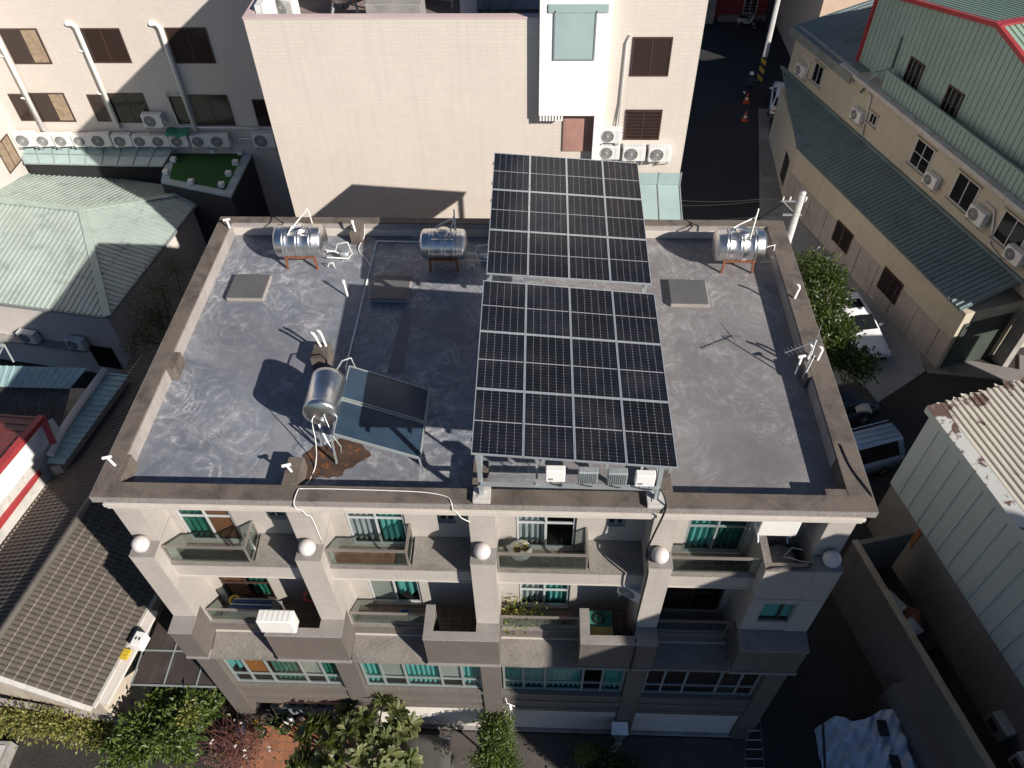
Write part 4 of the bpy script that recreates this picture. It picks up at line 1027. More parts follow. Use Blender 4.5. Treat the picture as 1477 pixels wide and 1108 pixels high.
def wall_box(parent, A, Bq, u, v, w, h, mat_f, mat_p, name='window', proud=.03, ncol=2, inset=None, fw=.06, extra=None, nrow=1):
    """Window on the vertical wall through plan points A, Bq; centred at photo point (u, v)."""
    c = PV(u, v, A, Bq); d = E_((Bq[0] - A[0], Bq[1] - A[1], 0)); d /= np.linalg.norm(d); nrm = E_((d[1], -d[0], 0))
    if nrm @ (CAMP - c) < 0: nrm = -nrm
    z_ = E_((0, 0, 1.))
    mb = MB()
    for s in (-1, 1):
        mb.obox(c + d * s * (w / 2 - fw / 2), d * fw / 2, nrm * proud, z_ * h / 2); mb.obox(c + z_ * s * (h / 2 - fw / 2), d * (w / 2 - fw), nrm * (proud - .002), z_ * fw / 2)
    for k in range(1, ncol): mb.obox(c + d * (k / ncol - .5) * w, d * fw * .4, nrm * (proud - .004), z_ * (h / 2 - fw))
    for k in range(1, nrow): mb.obox(c + z_ * (k / nrow - .5) * h, d * (w / 2 - fw), nrm * (proud - .006), z_ * fw * .3)
    if extra:                                                        # burglar bars
        for k in range(extra): mb.obox(c + z_ * ((k + .5) / extra - .5) * h + nrm * .05, d * w / 2, nrm * .008, z_ * .012)
    f = mb.build(name, mat_f, parent)
    mb = MB(); mb.obox(c + nrm * .006, d * (w / 2 - fw), nrm * .006, z_ * (h / 2 - fw)); mb.build('pane', mat_p, f)
    return f, c, d, nrm
m_paned, _nt, _b = newmat('dark_window_glass'); _b.inputs['Base Color'].default_value = (.012, .012, .014, 1); _b.inputs['Roughness'].default_value = .06
m_panew, _nt, _b = newmat('bronze_window_glass'); _b.inputs['Base Color'].default_value = (.035, .022, .018, 1); _b.inputs['Roughness'].default_value = .1
m_panec = M('curtained_glass', (.30, .22, .15), .3, var=.3, grain=0, scale=4)
m_paneg = M('frosted_green_glass', (.33, .43, .425), .25, var=.08, grain=.0)
wall_box(Hh, w3, w0, 45, 493, .75, .5, m_frame_b, m_paned); wall_box(Hh, w3, w0, 5, 487, .6, .5, m_frame_b, m_paned); wall_box(Hh, w3, w0, 152, 515, 1.3, 1.5, m_frame_b, m_paned)
c = PV(40, 480, w3, w0); dW = E_((w0[0] - w3[0], w0[1] - w3[1], 0)); dW /= np.linalg.norm(dW); rzW = math.atan2(dW[1], dW[0])
mb = MB(); q0, q1 = PV(-60, 472, w3, w0), PV(125, 495, w3, w0); q1 = E_((q1[0], q1[1], q0[2])); mb.beam(q0 + E_((0, -.2, -.06)), q1 + E_((0, -.2, -.06)), .5, .08); mb.build('ledge', m_conc, Hh)
zl = q0[2] - .02
for u, v, lab in ((38, 468, 'air conditioner on the ledge under the green hip roof, farther from its corner'), (110, 482, 'air conditioner on the ledge under the green hip roof, next to its corner')):
    c = PV(u, v, w3, w0); ac(lab, (c[0], c[1] - .08, zl), rzW, 1.15, 'units on the hip roofed house')

# --- tall pale building at the back left
Y1 = 27.
LB = thing('office_block', 'long pale plastered building with brown windows and three white downpipes', 'building', (-10, Y1 + 5, G))
zw = lambda u, v: P(u, v, y=Y1)
xL = P(38, 215, y=Y1)[0]
mb = MB(); mb.box(xL, 3.5, Y1, Y1 + 12, G, 7.); mb.build('wall', m_whitewall, LB)
mb = MB(); mb.box(xL - 12, xL - .002, 19.2, Y1 + 12, G, 7.); mb.build('side_wing', m_pinkwall, LB)
A_, B_ = (0, Y1), (-1, Y1)
for u, v, w, h, pc in ((37, 67, 1.9, 1.75, 'c'), (153, 66, 1.95, 1.7, 'm'), (275, 66, 2.0, 1.75, 'd'), (76, 155, 1.85, 1.6, 'c'), (187, 156, 1.95, 1.65, 'm'), (306, 159, 2.0, 1.7, 'd')):
    f, c, d, nr = wall_box(LB, A_, B_, u, v, w, h, m_frame_b, m_panew)
    if pc == 'c':
        mb = MB(); pleat(mb, c[0] + .1, c[0] + w / 2 - .1, c[2] - h / 2 + .08, c[2] + h / 2 - .08, Y1 - .018, .003, .12); mb.build('curtain', m_panec, f)
wall_box(LB, (xL, 20), (xL, 21), 12, 222, 1.3, 1.6, m_frame_b, m_panec)
for u, v in ((31, 155), (143, 156), (260, 159), (378, 163)): wall_box(LB, A_, B_, u, v, .72, 1.5, m_frame_b, m_panew, ncol=1)
for (u0, v0, u1, v1) in ((-3, 45, 62, 186), (108, 37, 176, 184), (231, 37, 284, 188)):
    a = zw(u0, v0); b = zw(u1, v1); x = (a[0] + b[0]) / 2
    mb = MB(); mb.tube([(x - .45, Y1 - .02, a[2] + .1), (x - .1, Y1 - .12, a[2] + .12), (x, Y1 - .12, a[2] - .05), (x, Y1 - .12, b[2])], .11, 10)
    for z in (a[2] - 1.2, a[2] - 3.4): mb.tube([(x - .4, Y1 - .02, z), (x, Y1 - .12, z)], .05, 6)
    mb.build('downpipe', m_pvc, LB)
q = zw(300, 178); mb = MB(); mb.tube([(q[0] - 1.6, Y1 - .1, -4.2), (q[0] - 1.55, Y1 - .1, -6.), (q[0] - .3, Y1 - .1, -6.1), (q[0] + 1.4, Y1 - .1, -6.1), (q[0] + 2.6, Y1 - .1, -6.15), (q[0] + 2.7, Y1 - .1, -6.7), (q[0] + 1.4, Y1 - .1, -6.75)], .05, 8); mb.build('conduit', m_pvc, LB)
row = [(35, 191, 1.35, 'big pale condenser at the left end of the long row'), (63, 192, 1.2, 'second condenser from the left end of the long row'), (89, 192, 1.2, 'third condenser from the left end of the long row'), (116, 193, 1.15, 'fourth condenser in the long row, under a brown window'), (144, 193, 1.3, 'fifth condenser in the long row, beside the narrow window'), (176, 196, 1.2, 'sixth condenser in the long row, below the middle window'), (204, 196, 1.15, 'seventh condenser in the row, left of the stacked pair'), (231, 198, 1.15, 'condenser under the raised one in the long row'), (259, 200, 1.15, 'condenser with a green sheet over its top'), (290, 201, 1.2, 'second condenser from the right end of the long row'), (318, 202, 1.25, 'condenser at the right end of the long row above the turf')]
for u, v, s, lab in row:
    c = P(u, v, y=Y1 - .2); ac(lab, (c[0], Y1 - .12, -7.1), .12, s * 1.02, 'row of condensers on the office block')
c = P(223, 175, y=Y1 - .2); ac('raised condenser on a bracket above the long row', (c[0], Y1 - .05, c[2] - .3), 0, 1.3, 'row of condensers on the office block')
c = P(382, 200, y=Y1 - .2); ac('condenser alone beside the cream tiled building', (c[0], Y1 - .05, c[2] - .45), 0, 1.45, 'row of condensers on the office block')
m_greentarp = M('green_tarp', (.02, .20, .12), .6, var=.2, grain=.1)
c = P(259, 190, y=Y1 - .2); mb = MB(); mb.grid(lambda a, b: (c[0] - .6 + 1.2 * a, Y1 - .62 + .5 * b, -6.16 + .04 * math.sin(a * 9) + .05 * b), 10, 4); mb.grid(lambda a, b: (c[0] - .6 + 1.2 * a, Y1 - .62 - .01 * b, -6.16 + .04 * math.sin(a * 9) - (.16 + .05 * math.sin(a * 14)) * b), 10, 2); tag(mb.build('tarp_sheet', m_greentarp), 'green sheet draped over one condenser of the long row', 'sheet')
# glazed canopy and turf roofed shed below the row
CNp = thing('glazed_canopy', 'pale glass canopy below the long row of condensers', 'canopy', (-14, 26, G))
za_, zb_ = -7.25, -7.75
cl0, cl1 = P(24, 208, z=za_), P(252, 212, z=za_); cf0, cf1 = P(36, 237, z=zb_), P(234, 241, z=zb_)
mb = MB(); n_ = 9
for k in range(n_):
    a0 = cl0 + (cl1 - cl0) * k / n_; a1 = cl0 + (cl1 - cl0) * (k + 1) / n_; b0 = cf0 + (cf1 - cf0) * k / n_; b1 = cf0 + (cf1 - cf0) * (k + 1) / n_
    mb.prism([a0, a1, b1, b0], (0, 0, .012))
mb.build('glass_sheet', m_paneg, CNp)
mb = MB()
for k in range(n_ + 1): mb.beam(cl0 + (cl1 - cl0) * k / n_ + E_((0, 0, .03)), cf0 + (cf1 - cf0) * k / n_ + E_((0, 0, .03)), .05, .05)
for f_ in (0, .5, 1): mb.beam(cl0 + (cf0 - cl0) * f_ + E_((0, 0, .028)), cl1 + (cf1 - cl1) * f_ + E_((0, 0, .028)), .05, .045)
mb.build('glazing_bars', m_frame_g, CNp)
mb = MB(); mb.box(cf0[0], cf1[0], cf0[1] + .06, cf0[1] + .1, G, zb_ - .05); mb.build('dark_front', m_dark, CNp)
SH = thing('turf_roof_shed', 'dark shed whose flat roof is laid with artificial turf', 'shed', (-7.5, 25.5, G))
zt_ = -7.7
t4 = [P(243, 213, z=zt_), P(367, 214, z=zt_), P(333, 283, z=zt_), P(232, 262, z=zt_)]
mb = MB(); mb.prism([(q[0], q[1], G) for q in t4], (0, 0, zt_ - G - .12)); mb.build('wall', M('dark_cladding', (.03, .032, .036), .6, var=.2, grain=.05), SH)
mb = MB(); mb.prism([q + E_((0, 0, -.12)) for q in t4], (0, 0, .12)); mb.build('roof_edge', M('pale_blue_flashing', (.36, .44, .46), .5, var=.1, grain=.05), SH)
ce = sum(t4) / 4; mb = MB(); mb.poly([ce + (q - ce) * .80 + E_((0, 0, .006)) for q in t4]); mb.build('turf', M('artificial_turf', (.02, .09, .02), .95, var=.2, scale=3, grain=.4, gscale=60), SH)
for k, (u, v) in enumerate(((262, 216), (308, 219), (347, 221), (340, 236), (330, 252), (320, 268), (276, 264), (240, 250), (251, 232))):
    q = P(u, v, z=zt_ + .05); mb = MB(); mb.box(q[0] - .14, q[0] + .14, q[1] - .14, q[1] + .14, zt_ + .008, zt_ + .24); mb.build('ballast_block', m_white, SH, bevel=.015)

# --- cream tiled tower in the middle
Y2 = 14.25
m_bigtile = tilemat('cream_tower_tile', (.66, .59, .525), (.60, .535, .475), .30, .125, .009, 0, .02, .4, .06, .13)
TB = thing('tiled_tower', 'cream tiled tower with a white stair bay beside the street', 'building', (8, 20, G))
xa, xb = 1.14, 15.22; zt = 4.84; zr = 3.98; xs = P(778, 30, y=Y2)[0]
mb = MB()
mb.box(xa, xs, Y2, Y2 + .22, G, zt); mb.box(xs, xb, Y2, Y2 + .22, G, 11.)
mb.box(xa, xa + .22, Y2 + .22, 26.5, G, zt); mb.box(xb - .22, xb, Y2 + .22, 30, G, 11.); mb.box(xa, xb, 26.5, 26.7, G, zt)
mb.build('wall', m_bigtile, TB)
mb = MB(); mb.box(xa - .02, xs - .01, Y2 - .015, Y2 + .26, zt, zt + .05); mb.box(xa - .02, xa + .26, Y2 + .26, 26.5, zt, zt + .05); mb.build('coping', M('pink_coping_tile', (.56, .44, .42), .5, var=.06, grain=.05), TB)
mb = MB(); mb.box(xa + .22, 10.4, Y2 + .22, 26.5, zr - .2, zr); mb.build('roof_floor', M('red_brown_roof_screed', (.20, .15, .135), .9, var=.25, grain=.2, dirt=(.1, .08, .08)), TB)
# white bay
bl, br_ = P(778, 100, y=Y2)[0], P(872, 150, y=Y2)[0]; zbb = P(790, 160, y=Y2)[2]; bm = P(812, 190, y=Y2)[0]
m_bay = M('bright_white_render', (.86, .85, .82), .6, var=.02, grain=.02)
mb = MB(); mb.box(bl, br_, Y2 - .32, Y2 - .002, zbb, 10.9); mb.box(P(855, 190, y=Y2)[0], br_, Y2 - .3, Y2 - .002, -3, zbb); mb.build('stair_bay', m_bay, TB)
mb = MB()
for k in range(8): x = bl + .03 + (bm - bl - .06) * k / 7.6; mb.box(x, x + .06, Y2 - .30, Y2 - .003, zbb - .2, zbb - .002)
mb.build('dentils', m_bay, TB)
m_redbrown = M('oxide_stained_panel', (.36, .20, .165), .85, var=.3, scale=1.5, grain=.3, streak=.4)
mb = MB(); mb.box(bm, P(855, 190, y=Y2)[0] - .002, Y2 - .05, Y2 - .004, P(830, 217, y=Y2)[2], zbb - .002); mb.build('stained_panel', m_redbrown, TB)
f, c, d, nr = wall_box(TB, (0, Y2 - .33), (1, Y2 - .33), 829, 52, 1.28, 1.5, m_frame_g, m_paneg, ncol=1, fw=.05)
mb = MB(); a, b = P(791, 12, y=Y2 - .33), P(878, 14, y=Y2 - .33); mb.box(a[0], b[0], Y2 - .36, Y2 - .325, a[2] - .12, a[2] + .12); mb.build('bay_band', m_paneg, TB)
wall_box(TB, (0, Y2), (1, Y2), 939, 82, 1.22, 1.25, m_frame_b, m_panew, fw=.05)
wall_box(TB, (0, Y2), (1, Y2), 927, 180, 1.20, 1.1, m_frame_b, m_panew, ncol=2, fw=.06, extra=9)
mb = MB(); x = P(897, 120, y=Y2)[0]; mb.tube([(x + .1, Y2 - .02, P(907, 50, y=Y2)[2]), (x + .04, Y2 - .06, P(905, 60, y=Y2)[2]), (x, Y2 - .06, P(895, 190, y=Y2)[2])], .03, 6); mb.tube([(x + .02, Y2 - .05, 2.5), (x - .07, Y2 - .1, 1.2), (x + .02, Y2 - .05, .6)], .016, 5); mb.build('downpipe', m_pvc, TB)
for u, v, s, lab in ((880, 195, 1.0, 'condenser at the top of the small cluster on the tiled tower'), (878, 219, 1.0, 'condenser lowest on the left of the cluster on the tiled tower'), (914, 221, 1.05, 'condenser in the middle of the three side by side on the tiled tower'), (951, 222, 1.05, 'condenser nearest the street on the tiled tower')):
    c = P(u, v, y=Y2 - .2); ac(lab, (c[0], Y2 - .02, c[2] - .3), 0, s * .92, 'condensers on the tiled tower')
GA = thing('glass_awning', 'pale green glass awning at the foot of the tiled tower', 'awning', (15, 13.6, G))
x0, x1 = P(918, 250, y=Y2)[0], P(982, 250, y=Y2)[0]
z0, z1 = P(950, 247, y=Y2)[2], P(950, 266, y=Y2 - .1)[2]
mb = MB(); mb.box(x0, x1, Y2 - .13, Y2 - .1, z1, z0); mb.prism([(x0, Y2 - .13, z1), (x1, Y2 - .13, z1), (x1 + .05, Y2 - 2.3, z1 - .75), (x0 - .05, Y2 - 2.3, z1 - .75)], (0, 0, .015)); mb.build('glass_sheet', m_paneg, GA)
mb = MB(); xm = (x0 + x1) / 2
for x in (x0, xm, x1): mb.box(x - .025, x + .025, Y2 - .14, Y2 - .09, z1, z0 + .02); mb.beam((x, Y2 - .13, z1 + .02), (x, Y2 - 2.3, z1 - .73), .04, .04)
mb.box(x0, x1, Y2 - .145, Y2 - .09, z1 - .03, z1 + .03); mb.build('frame', m_frame_g, GA)
# things on the tower roof
t = thing('roof_tank', 'upright steel tank on splayed legs behind the tower parapet', 'water tank', (4.6, 17, zr))
cx, cy = P(488, 2, z=zr + 1.)[0], 16.6
mb = MB(); mb.lathe([(0, 0), (.35, .02), (.62, .14), (.68, .3), (.68, 1.4), (.5, 1.6), (0, 1.7)], (cx, cy, zr + .45), n=32); mb.build('tank_body', m_steel, t)
mb = MB()
for k in range(4): a = k * math.pi / 2 + .6; mb.beam((cx + .72 * math.cos(a), cy + .72 * math.sin(a), zr), (cx + .5 * math.cos(a), cy + .5 * math.sin(a), zr + .62), .07, .07)
mb.build('stand', m_galv, t)
q = P(568, 12, z=zr + 1.); mb = MB(); mb.box(q[0] - .95, q[0] + .8, 14.95, 15.9, zr, zr + 1.); tag(mb.build('concrete_box', m_conc, bevel=.02), 'rough concrete box behind the tower parapet', 'concrete box')
q = P(412, 8, z=zr + .6); ac('condenser on the roof of the tiled tower beside white cladding', (q[0], q[1] + .4, zr + .1), -.5, 1.1, 'condensers on the tiled tower')
m_wclad = M('white_cladding', (.70, .70, .69), .5, var=.06, grain=.04, streak=.15)
mb = MB(); slope(mb, (xa + .5, Y2 + .4, zr), (xa + .5, Y2 + 6, zr), (0, 0, 1), [(0, 1.1), (1, 1.1)], .25, .03, shape='seam'); mb.box(xa + .3, xa + .48, Y2 + .4, Y2 + 6, zr, zr + 1.1); tag(mb.build('cladding_screen', m_wclad), 'white ribbed screen inside the left tower parapet', 'screen')
PH = thing('penthouse', 'white clad rooftop room with a cat ladder on the tiled tower', 'rooftop room', (9.2, 18, zr))
q = P(665, 26, z=zr); mb = MB(); mb.box(q[0], q[0] + .55, q[1] - .1, q[1] + .6, zr, zr + 3.5); mb.box(q[0] + .55, 10.2, q[1] + .7, q[1] + 3, zr, zr + 3.5)
slope(mb, (q[0] + .55, q[1] + .68, zr), (10.2, q[1] + .68, zr), (0, 0, 1), [(0, 3.5), (1, 3.5)], .4, .03, shape='seam'); mb.build('wall', m_wclad, PH)
mb = MB()
for xx in (q[0] + .75, q[0] + 1.05, q[0] + 1.35, q[0] + 1.65): mb.beam((xx, q[1] + .35, zr), (xx, q[1] + .35, zr + 3.4), .06, .06)
for k in range(9): mb.beam((q[0] + .75, q[1] + .35, zr + .3 + k * .35), (q[0] + 1.65, q[1] + .35, zr + .3 + k * .35), .03, .03)
mb.build('ladder', m_galv, PH)
SK = thing('skylight', 'leaning glass skylight behind the concrete box on the tower', 'skylight', (8, 18, zr))
q = P(640, 14, z=zr); mb = MB(); g4 = [(q[0] - 2.4, q[1] + 2.2, zr + .9), (q[0] - .4, q[1] + 2.2, zr + .9), (q[0] + .3, q[1], zr + .35), (q[0] - 1.7, q[1] + .2, zr + .35)]; mb.prism(g4, (0, 0, .03)); mb.build('glass_sheet', m_paneg, SK)
mb = MB()
for k in range(4): a, b = E_(g4[k]), E_(g4[(k + 1) % 4]); mb.beam(a, b, .08, .08); mb.beam(a, (a[0], a[1], zr), .06, .06)
mb.build('frame', m_galv, SK)
# ================================================================== tan workshop and green factory on the right
m_tan = M('tan_render', (.47, .425, .335), .85, var=.10, scale=.4, grain=.08, streak=.25, dirt=(.25, .22, .17), dirtamt=.3)
m_tan_b = M('grey_pink_dado', (.36, .325, .30), .85, var=.15, scale=.6, grain=.1, streak=.4, dirt=(.12, .11, .1), dirtamt=.5)
m_awn = M('blue_green_metal_roof', (.15, .205, .21), .5, .15, var=.15, scale=.6, grain=.08, dirt=(.07, .10, .10), dirtamt=.5)
m_fact = M('green_factory_cladding', (.28, .385, .35), .5, .1, var=.08, scale=.4, grain=.05, streak=.2)
m_redtrim = M('red_metal_trim', (.36, .045, .05), .45, .1, var=.12, grain=.05)
I0 = E_((25.73, 37.53)); dI = E_((.314, -.949)); nI = E_((-.949, -.314)); zi, zeav = -8.5, -9.5
Wp = lambda s, p=0.: I0 + dI * s + nI * p
def W3(s, p, z): q = Wp(s, p); return E_((q[0], q[1], z))
WA, WB = tuple(Wp(0)), tuple(Wp(20))
TN = thing('tan_workshop', 'tan rendered workshop with a long blue green lean-to roof', 'workshop', (30, 28, G))
zg = np.mean([PV(u, v, WA, WB)[2] for u, v in ((1261, 132), (1356, 196), (1444, 267))])
sB = (P(1128, 290, z=G)[:2] - I0) @ dI; pw = 2.58
Cc_ = P(1108, 200, z=G)
mb = MB()
mb.prism([W3(-.35, 0, zi - .6), W3(24, 0, zi - .6), W3(24, -9, zi - .6), W3(-.35, -9, zi - .6)], (0, 0, zg - zi + .6)); mb.build('upper_wall', m_tan, TN)
sA = 20.75
mb = MB(); mb.prism([W3(sA, pw, G), W3(sB, pw, G), (Cc_[0], Cc_[1], G), W3(-.3, -.1, G), W3(-.3, -4, G), W3(sA, -4, G)], (0, 0, zeav - G - .12)); mb.build('lower_wall', m_tan, TN)
mb = MB(); mb.prism([W3(sA, pw + .02, G), W3(sB, pw + .02, G), W3(sB, pw + .001, G), W3(sA, pw + .001, G)], (0, 0, 2.0))
for k in range(9): mb.beam(W3(sB + (sA - sB) * (k + .5) / 9, pw + .025, G), W3(sB + (sA - sB) * (k + .5) / 9, pw + .025, G + 2.0), .05, .02)
mb.build('dado', m_tan_b, TN)
mb = MB(); F_, M_ = P(1385, 447, z=zeav), P(1146, 212, z=zeav)
sF = (F_[:2] - I0) @ dI; pF = (F_[:2] - I0) @ nI; sM = (M_[:2] - I0) @ dI; pM = (M_[:2] - I0) @ nI
up = W3(sM, 0, zi) - W3(sM, pF, zeav); hl = np.linalg.norm(up)
s0 = -1.0
slope(mb, W3(s0, pF, zeav), W3(sF, pF, zeav), up, [(0, hl), (1, hl)], .27, .06, rows=8, rowstep=.012, lo=[(0, hl * .98), ((sM - s0) / (sF - s0), hl * max(0., 1 - pM / pF)), (min(.999, (sM - s0) / (sF - s0) + .02), 0), (1, 0)])
mb.build('lean_to_roof', m_awn, TN)
mb = MB(); mb.beam(W3(s0, .06, zi + .06), W3(24, .06, zi + .06), .16, .14); mb.beam(W3(sM, pF, zeav - .03), W3(sF, pF, zeav - .03), .06, .08); mb.beam(W3(sF + .02, pF, zeav - .02), W3(sF + .02, 0, zi - .02), .06, .08); mb.build('flashing', m_awn, TN)
mb = MB(); mb.beam(W3(4.6, .14, zg - .08), W3(24, .14, zg - .08), .34, .22); mb.build('eaves_ledge', m_conc_l, TN)
# front of the low part
mb = MB(); a_, b_ = W3(sA, pw, G), W3(sA + .0, -3.2, G)
mb.prism([W3(sA + .02, pw - .25, G), W3(sA + .02, -.35, G), W3(sA + .05, -.35, G), W3(sA + .05, pw - .25, G)], (0, 0, 3.0))
for k in range(20): mb.beam(W3(sA + .06, pw - .25, G + .1 + k * .145), W3(sA + .06, -.35, G + .1 + k * .145), .03, .07)
mb.build('roller_shutter', M('dark_green_shutter', (.07, .085, .075), .5, .2, var=.15, grain=.05), TN)
mb = MB(); mb.prism([W3(sA - .02, -.45, G), W3(sA - .02, -14, G), W3(sA - .3, -14, G), W3(sA - .3, -.45, G)], (0, 0, 3.7)); mb.build('front_wall', m_tan_b, TN)
mb = MB(); mb.prism([W3(sA + .2, -.5, G), W3(sA + .2, -.9, G), W3(sA + .9, -.9, G), W3(sA + .9, -.5, G)], (0, 0, 3.2)); mb.build('pier', m_conc, TN)
for (u, v, w, h, bars) in ((1215, 342, 1.5, 1.3, 8), (1283.5, 412, 1.55, 1.35, 8)): wall_box(TN, tuple(Wp(sA, pw + .03)), tuple(Wp(sB, pw + .03)), u, v, w, h, m_frame_b, m_paned, fw=.06, extra=bars)
wall_box(TN, tuple(Wp(sB, pw + .01)), (Cc_[0], Cc_[1]), 1132, 243, 1.2, 1.7, m_frame_b, m_paned, ncol=1)
for (u, v, w, h, nr) in ((1330, 226, 1.35, 1.45, 2), (1391, 278, 1.5, 1.5, 1), (1459, 336, 1.6, 1.5, 1), (1260, 172, .6, .6, 1), (1180, 107, .95, 1.15, 1)):
    f, c, d, nr_ = wall_box(TN, WA, WB, u, v, w, h, m_frame_w, m_paned, fw=.06, nrow=nr, proud=.04)
    mb = MB(); z_ = E_((0, 0, 1.)); mb.obox(c + nr_ * .08 - z_ * (h / 2 + .04), d * (w / 2 + .1), nr_ * .1, z_ * .035); mb.build('sill', m_tan, f); mb = MB(); mb.obox(c + nr_ * .07 + z_ * (h / 2 + .05), d * (w / 2 + .1), nr_ * .07, z_ * .03); mb.build('hood', m_tan, f)
rzI = math.atan2(dI[1], dI[0])                                       # units face down the alley side
for u, v, s, lab in ((1155, 102, 1.1, 'condenser highest up the alley on the tan wall'), (1236, 167, 1.1, 'condenser beside the tiny window on the tan wall'), (1343, 261, 1.1, 'condenser under the three light window on the tan wall'), (1410, 313, 1.3, 'larger condenser between two white windows on the tan wall'), (1463, 370, 1.2, 'condenser above the front end of the lean-to roof')):
    c = PV(u, v, tuple(Wp(0, .25)), tuple(Wp(20, .25))); s_ = (c[:2] - I0) @ dI; q = W3(s_, .05, c[2] - .33); ac(lab, q, rzI, s, 'condensers on the tan workshop')
def wpipe(pts, r, parent, name='downpipe', mat=None):
    mb = MB(); mb.tube([W3((PV(u, v, WA, WB)[:2] - I0) @ dI, p, PV(u, v, WA, WB)[2]) for u, v, p in pts], r, 8); mb.build(name, mat or m_pvc, parent)
wpipe([(1261, 130, .3), (1258, 140, .08), (1245, 195, .08)], .05, TN); wpipe([(1422, 290, .06), (1437, 303, .08), (1434, 330, .1), (1430, 352, .08), (1444, 372, .06)], .04, TN, 'conduit'); wpipe([(1172, 88, .06), (1168, 95, .06), (1161, 122, .06)], .04, TN, 'conduit')
# raised roof block at the back left end of the workshop
a, b = PV(1150, 52, WA, WB), PV(1228, 98, WA, WB)
mb = MB(); h0 = 1.0; pts = [PV(1150, 37, WA, WB), PV(1242, 86, WA, WB)]
sa, sb = [(q[:2] - I0) @ dI for q in pts]
zt0 = pts[0][2]
mb.prism([W3(sa, .02, zg - .5), W3(sb, .02, zg - .5), W3(sb, -9, zg - .5), W3(sa, -9, zg - .5)], (0, 0, max(.4, zt0 - zg + .2))); mb.build('parapet_block', m_tan, TN)
mb = MB(); slope(mb, W3(sa - .1, .3, zt0 - .05), W3(sb + .1, .3, zt0 - .05), E_((*(-nI), .18)), [(0, 7.), (1, 7.)], .3, .035); mb.build('back_roof', m_awn, TN)
mb = MB(); mb.beam(W3(sa - .1, .34, zt0 - .25), W3(sb + .1, .34, zt0 - .25), .08, .5); mb.build('fascia', M('weathered_fascia', (.20, .22, .21), .7, var=.25, grain=.1, streak=.4), TN)
# factory
GF = thing('green_factory', 'green ribbed metal factory with red roof trim above the tan workshop', 'factory', (38, 28, G))
s1 = (PV(1222, 98, WA, WB)[:2] - I0) @ dI
pS = -.15; QA, QB = tuple(Wp(0, pS)), tuple(Wp(20, pS))
st0, st1 = PV(1278, 104, QA, QB), PV(1477, 247, QA, QB); zst = (st0[2] + st1[2]) / 2
ss0 = (PV(1272, 125, QA, QB)[:2] - I0) @ dI
mb = MB(); slope(mb, W3(ss0, pS, zg - .1), W3(24, pS, zg - .1), (0, 0, 1), [(0, zst - zg + .1), (1, zst - zg + .1)], .3, .04, shape='seam'); mb.beam(W3(ss0, pS - .02, zst), W3(24, pS - .02, zst), .14, .06); mb.build('parapet_sheet', m_fact, GF)
pG = -.7; RA, RB = tuple(Wp(0, pG)), tuple(Wp(20, pG))
sg = (PV(1236, 92, RA, RB)[:2] - I0) @ dI
k0, k1, k2 = PV(1303, 0, RA, RB), PV(1441, 39, RA, RB), PV(1477, 85, RA, RB)
kk = [((q[:2] - I0) @ dI, q[2]) for q in (k0, k1, k2)]
m0 = (kk[1][1] - kk[0][1]) / (kk[1][0] - kk[0][0]); m2 = (kk[2][1] - kk[1][1]) / (kk[2][0] - kk[1][0])
sE = kk[1][0] + 9.5; zA = kk[1][1] + m0 * (sg - kk[1][0]); zE = kk[1][1] + m2 * (sE - kk[1][0])
zE = max(zE, zg + .6); LG = sE - sg
mb = MB(); zb_ = zg - .3
slope(mb, W3(sg, pG, zb_), W3(sE, pG, zb_), (0, 0, 1), [(0, zA - zb_), ((kk[1][0] - sg) / LG, kk[1][1] - zb_), (1, zE - zb_)], .34, .035, shape='seam')
mb.prism([W3(sg + .1, pG - .1, zb_), W3(sE - .1, pG - .1, zb_), W3(sE - .1, pG - 18, zb_), W3(sg + .1, pG - 18, zb_)], (0, 0, min(zA, zE) - zb_ - .1)); mb.build('gable_wall', m_fact, GF)
mb = MB()
ra, rb, rc = W3(sg - .1, pG + .1, zA + .08), W3(kk[1][0], pG + .1, kk[1][1] + .08), W3(sE, pG + .1, zE + .08); bk = E_((*(-nI * 18), 0))
slope(mb, rb, rb + bk, ra - rb, [(0, np.linalg.norm(ra - rb)), (1, np.linalg.norm(ra - rb))], .3, .04); slope(mb, rb, rb + bk, rc - rb, [(0, np.linalg.norm(rc - rb)), (1, np.linalg.norm(rc - rb))], .3, .04)
mb.build('roof', M('pale_green_factory_roof', (.26, .36, .29), .5, .1, var=.1, scale=.5, grain=.05), GF)
mb = MB()
for q0, q1 in ((ra, rb), (rb, rc)): mb.beam(q0 + E_((0, 0, .02)), q1 + E_((0, 0, .02)), .22, .2)
mb.beam(rb + E_((0, 0, .06)), rb + bk + E_((0, 0, .06)), .4, .08); mb.beam(W3(sg, pG + .06, zb_), W3(sg, pG + .06, zA), .16, .16); mb.build('red_trim', m_redtrim, GF)
for u, v in ((1318, 108), (1373, 150)):
    f, c, d, nr_ = wall_box(GF, RA, RB, u, v, 1.1, 1.45, m_frame_b, m_paned, fw=.07, nrow=2, proud=.07)
def gpipe(pts, r):
    mb = MB(); mb.tube([W3((PV(u, v, RA, RB)[:2] - I0) @ dI, p, PV(u, v, RA, RB)[2]) for u, v, p in pts], r, 8); mb.build('downpipe', m_greencap, GF)
gpipe([(1303, 52, pG + .12), (1288, 98, pG + .12), (1275, 103, pG + .5), (1262, 130, pG + .9)], .07)

# ================================================================== white warehouse with the rusty roof
m_wh = M('pale_blue_white_cladding', (.47, .555, .555), .5, .1, var=.06, scale=.3, grain=.04, streak=.3)
m_whr = M('cream_metal_roof', (.58, .53, .43), .5, .1, var=.08, scale=.6, grain=.05, dirt=(.14, .06, .04), dirtamt=.0)
